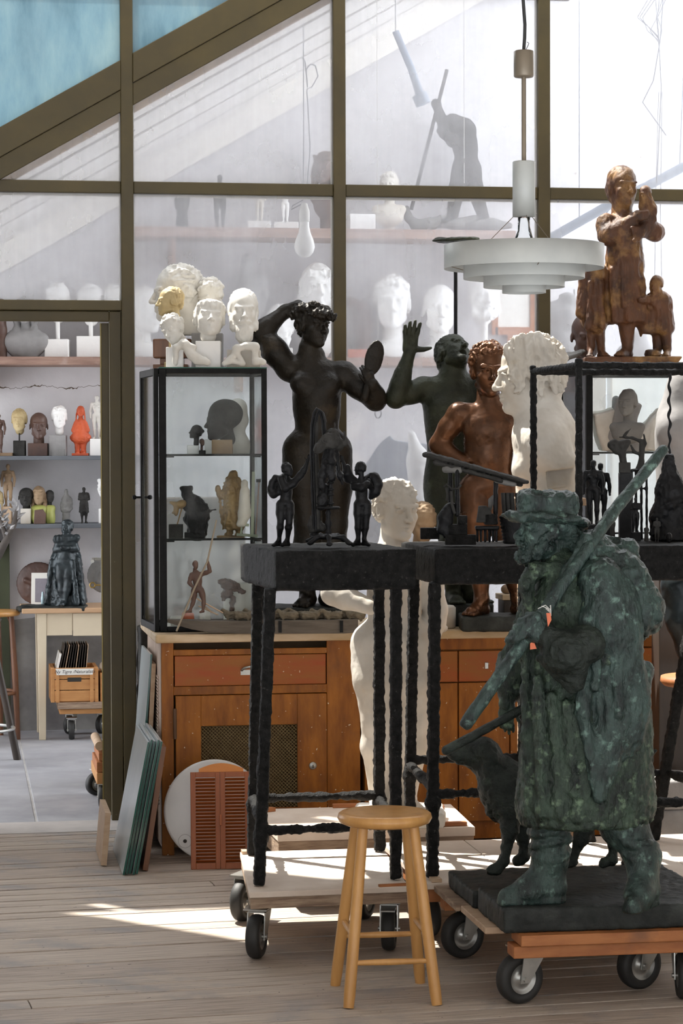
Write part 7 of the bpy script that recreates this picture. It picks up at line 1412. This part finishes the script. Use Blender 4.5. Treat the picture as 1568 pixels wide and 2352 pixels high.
# ================================================================ small bronzes on the iron tables
ZT1 = 1.393
def angel(label, base, head_, hd_yaw, sh, hips, feet, arm1, arm2, drape, d, name, mt='black'):
    F = Fr(base, 1250, d, ZT1); J = F.j; H = .30; r = F.root(name, label, 'figurine'); S = Sc(.0036, .012)
    shL, shR = J(*sh[0]), J(*sh[1]); hpL, hpR = J(*hips[0]), J(*hips[1]); torso(S, shL, shR, hpL, hpR, H, True, 1.0)
    for h_, k_, a_ in feet: limb(S, J(*h_), J(*k_), J(*a_), H, False, f=1.05); foot(S, J(*a_), ((-.8 if a_[0] < base else .6), -.8), H, z0=0, toes=False)
    limb(S, *(J(*p) for p in arm1), H, f=1.15); hand(S, J(*arm1[2]), J(*arm1[2]) - J(*arm1[1]), V(0, 1, .2), .03, curl=.3, k=.002)
    limb(S, *(J(*p) for p in arm2), H, f=1.15)
    head(S, J(*head_), .048, euler(0, 0, hd_yaw), 'crop', neck=.6)
    link('body', S.mesh('angel_body', .0004, 60, .0012, 120), M[mt], r)
    S = Sc(.0036, .006)
    for pts in drape: S.chain([(J(*p[:3]), p[3]) for p in pts], .008)
    link('drapery', S.mesh('drapery', .0008, 60, amp2=.0015, freq2=40), M[mt], r)
    return r
angel('small black bronze angel on the left, reaching up towards the ram stand', 662, (660, 1078, -.01), 60, ((645, 1108), (675, 1106)), ((646, 1160), (664, 1160)), (((645, 1160), (644, 1200, -.01), (641, 1238, .01)), ((664, 1160), (664, 1200, -.01), (660, 1238, .01))), ((676, 1106), (697, 1085, -.02), (706, 1060, -.02)), ((643, 1108), (630, 1120, .02), (640, 1132, 0)),
      [[(645, 1100, -.03, .012), (655, 1122, -.035, .014), (672, 1112, -.03, .014), (690, 1092, -.02, .013), (697, 1078, -.02, .010)], [(645, 1098, .0, .010), (632, 1096, .01, .009), (624, 1108, .01, .010), (622, 1122, .01, .011), (628, 1136, .01, .012), (640, 1130, 0, .011), (642, 1112, 0, .010)], [(628, 1136, .01, .011), (618, 1128, .02, .008)], [(650, 1092, .01, .009), (663, 1102, .02, .009)]], 8.38, 'angel_figurine')
angel('small black bronze angel on the right with a rounded wing, reaching up', 832, (826, 1076, -.0), -120, ((812, 1108), (845, 1106)), ((822, 1160), (840, 1160)), (((823, 1160), (822, 1200), (822, 1238)), ((841, 1160), (840, 1200), (836, 1238))), ((812, 1106), (796, 1088, -.02), (788, 1062, -.02)), ((846, 1108), (856, 1125, .02), (850, 1140, .03)),
      [[(845, 1100, .03, .014), (858, 1098, .03, .020), (864, 1112, .03, .022), (860, 1130, .03, .020), (852, 1142, .03, .010)], [(812, 1104, .0, .016), (800, 1098, -.01, .018), (796, 1088, -.02, .016), (798, 1072, -.02, .010)], [(812, 1118, -.02, .014), (830, 1120, -.03, .016), (842, 1112, -.02, .014)], [(838, 1098, .0, .008), (850, 1088, .02, .004)]], 8.40, 'angel_figurine')
# ram stand
F = Fr(752, 1252, 8.28, ZT1); J = F.j; r = F.root('ram_stand', 'black bronze ornate stand with ram skull, hanging cloth and tall hoop between the angels', 'sculpture')
S = Sc(.0038, .006)
for x0, y0, x1, y1, dy in ((728, 1236, 712, 1248, -.03), (788, 1236, 802, 1248, -.03), (756, 1238, 756, 1250, -.07), (735, 1232, 708, 1242, .04), (775, 1232, 790, 1240, .05)): S.chain([(J(752, 1232, dy * .3), .010), (J(x0, y0 - 2, dy), .008), (J(x1, y1, dy * 1.3), .008)], .006); S.ell(J(x1, y1, dy * 1.3), (.012, .01, .006), None, .004)
S.ell(J(754, 1233), (.06, .045, .007), None, .006); S.ell(J(722, 1228, .02), (.018, .018, .01), None, .006); link('tripod_foot', S.mesh('tripod_foot', .0012, 60), M['black'], r)
b = MB(); c0 = J(754, 1232); z = lambda y: J(754, y)[2]
b.lathe([(.006, z(1232)), (.011, z(1228)), (.012, z(1222)), (.007, z(1216)), (.010, z(1208)), (.013, z(1200)), (.008, z(1194)), (.008, z(1182)), (.011, z(1178)), (.006, z(1172)), (.006, z(1170))], (c0[0], 0, 0), 20); b.lathe([(.0, z(1170)), (.040, z(1169)), (.042, z(1166)), (.038, z(1163)), (0, z(1163))], (c0[0], 0, 0), 28)
for y in (1160, 1140, 1128, 1112): b.lathe([(.006, z(y)), (.0125, z(y - 2)), (.0125, z(y - 5)), (.007, z(y - 8)), (.007, z(y - 14))], (c0[0] + .008, 0, 0), 18)
b.tube((c0[0] + .008, 0, z(1163)), (c0[0] + .008, 0, z(1085)), .0075); b.build('column', M['black'], r)
b = MB(); hoop = [J(720, 1215, .02), J(716, 1120, .02), J(714, 1040, .02), J(716, 975, .02), J(721, 948, .02), J(727, 938, .02), J(734, 944, .02), J(740, 965, .02), J(743, 1000, .02)]; b.path(hoop, .0045, 8); b.path([p + V(.008, -.008, -.004) for p in hoop], .004, 8); b.path([p + V(.012, .004, -.008) for p in hoop[:-1]], .004, 8); b.build('hoop', M['black'], r)
b = MB(); b.path([J(724, 960, .03), J(724, 1040, .02), J(728, 1120, .02), J(730, 1215, .02)], .010, 8); b.build('reed', M['dkclay'], r)
S = Sc(.004, .01); c = lambda a, e, r1, r2, k=.012: S.cap(J(*a), J(*e), r1, r2, k, 1.)
c((764, 1002), (758, 1018, -.02), .028, .026); c((750, 1012, -.03), (732, 1030, -.05), .024, .016); c((732, 1030, -.05), (728, 1034, -.05), .015, .012); S.ell(J(746, 1012, -.055), (.010, .008, .009), None, .003, 0, True); S.ell(J(746, 1011, -.052), .006, None, .002); c((775, 1018, .0), (776, 1026, 0), .02, .018)
S.chain([(J(768, 985), .004), (J(768, 972), .004)], .003); S.chain([(J(786, 1020), .007), (J(793, 1008), .006), (J(790, 992), .004)], .004); S.chain([(J(786, 1020), .007), (J(792, 1022), .006), (J(797, 1012), .004)], .004)
link('ram_head', S.mesh('ram_head', .0016, 55, .0012, 80), M['dkclay'], r)
S = Sc(.004, .01)
for pts in ([(752, 1032, -.02, .016), (748, 1060, -.02, .013), (740, 1090, -.02, .013), (737, 1115, -.02, .012), (740, 1128, -.02, .006)], [(760, 1030, -.02, .018), (758, 1060, -.03, .018), (756, 1085, -.03, .012)], [(768, 1035, -.01, .014), (774, 1060, 0, .010), (780, 1090, 0, .010), (786, 1112, 0, .006)], [(745, 1120, 0, .014), (740, 1150, 0, .018), (738, 1165, 0, .014)], [(757, 1075, -.03, .014), (762, 1098, -.03, .014)]): S.chain([(J(*p[:3]), p[3]) for p in pts], .01, 1.)
link('hanging_cloth', S.mesh('cloth', .0012, 60, .0018, 60), M['black'], r)
S = Sc(.004, .006); S.chain([(J(716, 1190, .03), .010), (J(714, 1205, .03), .013), (J(720, 1220, .03), .012), (J(732, 1206, .03), .016), (J(740, 1212, .03), .014)], .006); link('shell_ornament', S.mesh('shell', .003, 60), M['dkclay'], r)
# --- shelter on table two
F = Fr(1065, 1250, 8.42, ZT1); J = F.j; r = F.root('shelter_sculpture', 'black bronze model shelter with slanted thatch roof, posts and steps', 'sculpture')
S = Sc(.0042, .004); rnd = random.Random(6)
for k in range(9):
    o = rnd.uniform(-6, 5); c_ = -.06 + .015 * k; S.cap(J(972 + rnd.uniform(0, 14), 1044 + o * .4, c_), J(1222 - rnd.uniform(0, 26), 1106 + o * .5, c_ * .8), rnd.uniform(.007, .011), rnd.uniform(.006, .010), .004)
for k in range(6): S.cap(J(1000 + 10 * k, 1062 + 3 * k, -.05 + .02 * k), J(1150 + 9 * k, 1104 + 2 * k, -.05 + .02 * k), .008, .008, .004)
link('thatch_roof', S.mesh('thatch', .0022, 60, seed=4), M['dkclay'], r)
S = Sc(.0042, .004); S.cap(J(1022, 1078, -.05), J(1054, 1080, -.05), .012, .012); S.cap(J(1140, 1104, -.03), J(1180, 1112, -.03), .010, .010); link('wall_plate', S.mesh('plate', .002, 60), M['greyclay'], r)
for x, y0, y1, dy in ((1034, 1082, 1190, -.02), (1050, 1082, 1182, -.055), (1138, 1110, 1200, -.02)): S = Sc(.004, .004); S.cap(J(x, y0, dy), J(x, y1, dy), .0085, .0085); link('post', S.mesh('post', .0016, 60, seed=x), M['black'], r)
b = MB(); b.path([J(1020, 1118, -.06), J(1026, 1112, -.07), J(1038, 1124, -.075), J(1052, 1122, -.075), J(1058, 1114, -.07)], .0045, 8); b.path([J(1024, 1120, -.06), J(1028, 1135, -.06), J(1026, 1150, -.06)], .0045, 8); b.path([J(1036, 1128, -.07), J(1038, 1160, -.07), J(1044, 1180, -.07)], .006, 8); b.build('rope', M['dkclay'], r)
S = Sc(.004, .008); S.chain([(J(1030, 1170, -.05), .020), (J(1020, 1190, -.05), .024), (J(1016, 1215, -.05), .022)], .01); S.chain([(J(1038, 1160, -.05), .010), (J(1030, 1200, -.06), .012), (J(1024, 1230, -.06), .010)], .01); link('hanging_bag', S.mesh('bag', .002, 50, amp2=.002, freq2=30), M['black'], r)
for x0, x1, y0, y1, dy in ((1022, 1092, 1228, 1251, -.05), (1030, 1072, 1204, 1228, -.04), (1050, 1072, 1184, 1204, -.035), (965, 1008, 1212, 1238, .05), (1112, 1140, 1180, 1205, -.02)):
    a, e = J(x0, y1, dy), J(x1, y0, dy); MB().box((a[0], dy - .03, max(a[2], 0)), (e[0], dy + .03, e[2])).build('stone_block', M['iron'], r, .002)
a = J(1094, 1200, -.02); e = J(1120, 1162, -.02); MB().prism([(a[0], a[2]), (e[0], a[2]), (e[0] + .012, J(0, 1180)[2]), (e[0] - .005, e[2]), (a[0] + .008, e[2])], -.05, .01).build('wedge_block', M['dkclay'], r, .002)
S = Sc(.004, .004); S.box(J(1118, 1212, -.02), (.042, .03, .006), None, .002); 
for x in (1096, 1104, 1114, 1124, 1132, 1140): S.cap(J(x, 1212, -.04 + .02 * (x % 3)), J(x, 1243, -.04 + .02 * (x % 3)), .0058, .005)
link('trestle', S.mesh('trestle', .001, 60), M['black'], r)
b = MB(); prof = []
for k in range(17): y = 1184 + k * 4; prof.append((.052 - .0009 * k + (.005 if k % 2 else 0), J(1180, y)[2]))
b.lathe(prof[::-1], (J(1180, 1220)[0], -.03, 0), 28); b.build('ribbed_basket', M['black'], r)
for k, x in enumerate((1158, 1168, 1178, 1190)): MB().tube(J(x, 1180, .03), J(x - 3, 1132, .03), .008, n=8).build('stake', M['dkclay'], r)
S = Sc(.004, .004); S.chain([(J(1125, 1170, .01), .007), (J(1128, 1150, .01), .010), (J(1134, 1140, .01), .006)], .004); link('rough_stone', S.mesh('rstone', .003, 60), M['greyclay'], r)
# --- on table three
ZT3 = 1.398
F = Fr(1375, 1250, 8.75, ZT3); J = F.j; r = F.root('couple_figurine', 'small black bronze nude couple standing back to back inside the iron cage', 'figurine'); S = Sc(.0036, .01)
c_ = J(1362, 1205); c_[1] = 0; figure(S, c_, J(1362, 1056)[2] - c_[2], -15, 'female', 'down'); c2_ = J(1382, 1205); c2_[1] = .05; figure(S, c2_, J(1382, 1062)[2] - c_[2], 160, 'nude', 'down'); link('figures', S.mesh('couple', .0008, 70, .001, 120), M['black'], r)
MB().box((-.045, -.05, 0), (.04, .09, c_[2])).build('base', M['black'], r, .002)
F = Fr(1435, 1250, 8.70, ZT3); J = F.j; r = F.root('bone_column', 'tall black column with a twisted bone shaped bronze on top', 'sculpture'); e = J(1421, 1086); f_ = J(1449, 1086); MB().box((e[0], -.022, 0), (f_[0], .022, e[2])).build('column', M['black'], r, .002); MB().box((e[0] + .001, -.018, e[2]), (f_[0] - .004, .018, J(1435, 1062)[2])).build('block', M['dkclay'], r, .002)
S = Sc(.0038, .008); S.chain([(J(1432, 1064), .014), (J(1428, 1040), .013), (J(1430, 1022), .018), (J(1440, 1016), .014)], .01); S.chain([(J(1428, 1036), .010), (J(1415, 1034), .014), (J(1406, 1022), .016), (J(1412, 1014), .010)], .008); S.ell(J(1408, 1024, -.02), (.009, .01, .009), None, .004, 0, True); link('bone', S.mesh('bone', .0015, 60), M['dkclay'], r)
F = Fr(1466, 1250, 8.80, ZT3); J = F.j; r = F.root('bird_branch', 'small black bronze branch with a bird on a thin legged table', 'sculpture'); S = Sc(.0038, .006)
S.ell(J(1470, 1080), (.04, .032, .007), None, .004); 
for x, dy in ((1450, -.02), (1484, -.02), (1472, .025), (1460, .03)): S.cap(J(x, 1080, dy), J(x + 1, 1248, dy), .005, .005)
S.cap(J(1450, 1122, -.02), J(1484, 1122, -.02), .004, .004); link('tall_table', S.mesh('tall_table', .0012, 60), M['black'], r)
S = Sc(.0038, .006); S.chain([(J(1470, 1078), .018), (J(1472, 1060), .011), (J(1474, 1035), .010), (J(1472, 1012), .008)], .006); S.chain([(J(1474, 1035), .007), (J(1482, 1018), .006), (J(1478, 998), .004)], .004); S.chain([(J(1472, 1014), .008), (J(1452, 1006), .006), (J(1422, 1004), .003)], .004); S.chain([(J(1472, 1045), .006), (J(1456, 1038), .006), (J(1448, 1022), .004)], .004); S.chain([(J(1434, 1000), .006), (J(1440, 992), .004), (J(1449, 984), .002)], .004); link('branch', S.mesh('branch', .0014, 60), M['dkclay'], r)
figurine('tiny_black_torso', 'tiny black bronze bust figure on a square pedestal before the column', 8.56, 1406, 1190, 1238, 'dkclay', z=ZT3, base=(1397, 1419, 1252, .018), bmt='black', arms='clasp', style='robe', vox=.0032)
figurine('tiny_bather', 'tiny bronze bather standing over a bowl pedestal beside the column', 8.58, 1459, 1142, 1222, 'black', z=ZT3, base=(1450, 1470, 1252, .018), bmt='black', style='female', arms='crossed', vox=.0032)
F = Fr(1530, 1252, 8.70, ZT3); J = F.j; r = F.root('draped_cone', 'dark bronze cloth draped into a tall cone with a bound waist', 'sculpture'); S = Sc(.0045, .02)
S.cap(J(1534, 1050), J(1540, 1130), .016, .05, .03, 1.); S.cap(J(1540, 1130), J(1545, 1180), .055, .058, .03, 1.); S.cap(J(1528, 1190), J(1545, 1250), .06, .085, .03, 1.)
for k in range(7): S.cap(J(1534 + k, 1050, -.015), J(1506 + 12 * k, 1175, -.05 + .004 * abs(k - 3)), .006, .010, .012, 1.)
S.cap(J(1500, 1190, -.04), J(1540, 1160, -.065), .012, .014, .01, 1.); S.cap(J(1540, 1160, -.065), J(1575, 1140, -.04), .014, .012, .01, 1.); S.cap(J(1496, 1225, -.04), J(1530, 1170, -.06), .010, .012, .01, 1.); S.box((0, 0, -.3), (1, 1, .3), None, .001, .002, 0, True)
link('cloth', S.mesh('cone', .001, 50, .0015, 60), M['black'], r)
for i, (x, yt, lb, st) in enumerate(((1484, 1205, 'tiny bronze crouching figure left of the draped cone', 'robe'), (1508, 1188, 'tiny bronze standing man in front of the draped cone', 'nude'))): figurine('tiny_figure', lb, 8.52, x, yt, 1250, 'dkclay', z=ZT3, style=st, arms='front', vox=.003, cat='figurine')
bust('tiny_globe_portrait', 'tiny round bronze head on a neck at the front right of the cage table', 8.52, 1536, 1234, 22, (0, 0, 0), 'bald', mt='black', neck='down', z=ZT3, yb=1251, vox=.003)
p0 = V(*at(1537, 858, 8.30)); r = empty('twisted_rod', tuple(p0), -YAW, 'thin twisted black rod hanging from the cage rail at right', 'rod'); b = MB(); b.path([V(.003 * math.sin(k * .55), .003 * math.cos(k * .4), -.0047 * k) for k in range(60)], [.0048 + .0012 * math.sin(k * .7) for k in range(60)], 7); b.build('rod', M['black'], r)
# ================================================================ odd things on and under the worktop, right side
WT = .951
def lump(name, label, cat, x, y, d, z, r3, mt, rot=0, amp=.004):
    F = Fr(x, y, d, z); S = Sc(.006, .01); S.ell((0, 0, r3[2] * .8), r3, euler(0, rot, 10), .01); S.box((0, 0, -.2), (.5, .5, .2), None, .001, .002, 0, True); return F.put(name, S.mesh(name, amp, 22, seed=int(x)), M[mt], label, cat)
lump('plaster_fragment', 'white plaster fragment on the worktop edge behind the second iron table leg', 'fragment', 990, 1440, 10.30, WT, (.05, .05, .05), 'white')
lump('plaster_fragment', 'flat whitish plaster fragment on the worktop left of the calling man', 'fragment', 1010, 1442, 10.20, WT, (.035, .03, .02), 'whitepatch')
F = Fr(1015, 1436, 10.45, WT); MB().lathe([(.055, 0), (.06, .01), (.06, .09), (.05, .10), (0, .10)], (0, 0, 0), 28).build('clay_pot', M['whitepatch']); o = bpy.data.objects['clay_pot']; o.location = F.loc; tag(o, 'pale clay pot on the worktop behind the tan wedge', 'pot')
r = empty('wooden_box', tuple(at(1220, 1440, 10.72)[:2]) + (WT,), 0, 'low dark wooden box with a pale lid behind the bronze boy', 'box'); MB().box((-.14, -.06, 0), (.14, .06, .11)).build('body', M['darkwood'], r, .003); MB().box((-.15, -.07, .11), (.15, .07, .135)).build('lid', M['top'], r, .003)
lump('pebble', 'smooth tan pebble lying on the low wooden box', 'stone', 1165, 1370, 10.70, WT + .136, (.03, .028, .024), 'tan', amp=0)
lump('plaster_fragment', 'white plaster shard lying on the low wooden box', 'fragment', 1195, 1370, 10.70, WT + .136, (.035, .03, .03), 'white')
# round turntable at the right edge with a dark bronze leg on it
p = at(1642, 1580, 9.35); zt_ = float(at(1540, 1562, 9.2)[2]); r = empty('round_table', (p[0], p[1], 0), 0, 'round orange brown wooden table cut off by the right edge', 'table'); MB().lathe([(0, zt_ - .035), (.20, zt_ - .035), (.215, zt_ - .02), (.212, zt_), (0, zt_)], (0, 0, 0), 56).build('top', M['orangewood'], r); MB().lathe([(.13, 0), (.13, .03), (.04, .06), (.035, zt_ - .035)], (0, 0, 0), 28).build('pedestal', M['darkwood'], r)
F = Fr(1600, 1548, 9.30, zt_ + .001); J = F.j; r = F.root('bronze_fragment', 'dark bronze leg fragment standing on the round table at the right edge', 'sculpture'); S = Sc(.007, .03); S.chain([(J(1560, 1345), .075), (J(1570, 1420), .07), (J(1585, 1490), .05), (J(1592, 1530), .04)], .03); link('leg_form', S.mesh('bleg', .002, 30), M['blackblue'], r); MB().box((-.055, -.06, 0), (.1, .06, .03)).build('base', M['stone'], r, .003)
p = at(1500, 1900, 9.66); r = empty('millstones', (p[0], p[1], 0), 0, 'stack of rough grey stone drums on the floor at the right edge', 'stone drum')
for k, (z0, z1, r_) in enumerate(((0, .15, .19), (.152, .29, .185), (.292, .41, .18))):
    S = Sc(.014, .006); S.P.clear(); b = MB(); b.lathe([(0, z0), (r_ - .01, z0), (r_, z0 + .012), (r_ + .004, (z0 + z1) / 2), (r_ - .002, z1 - .01), (r_ - .012, z1), (0, z1)], (.012 * k, 0, 0), 48); b.build('stone_drum', M['stone'], r)
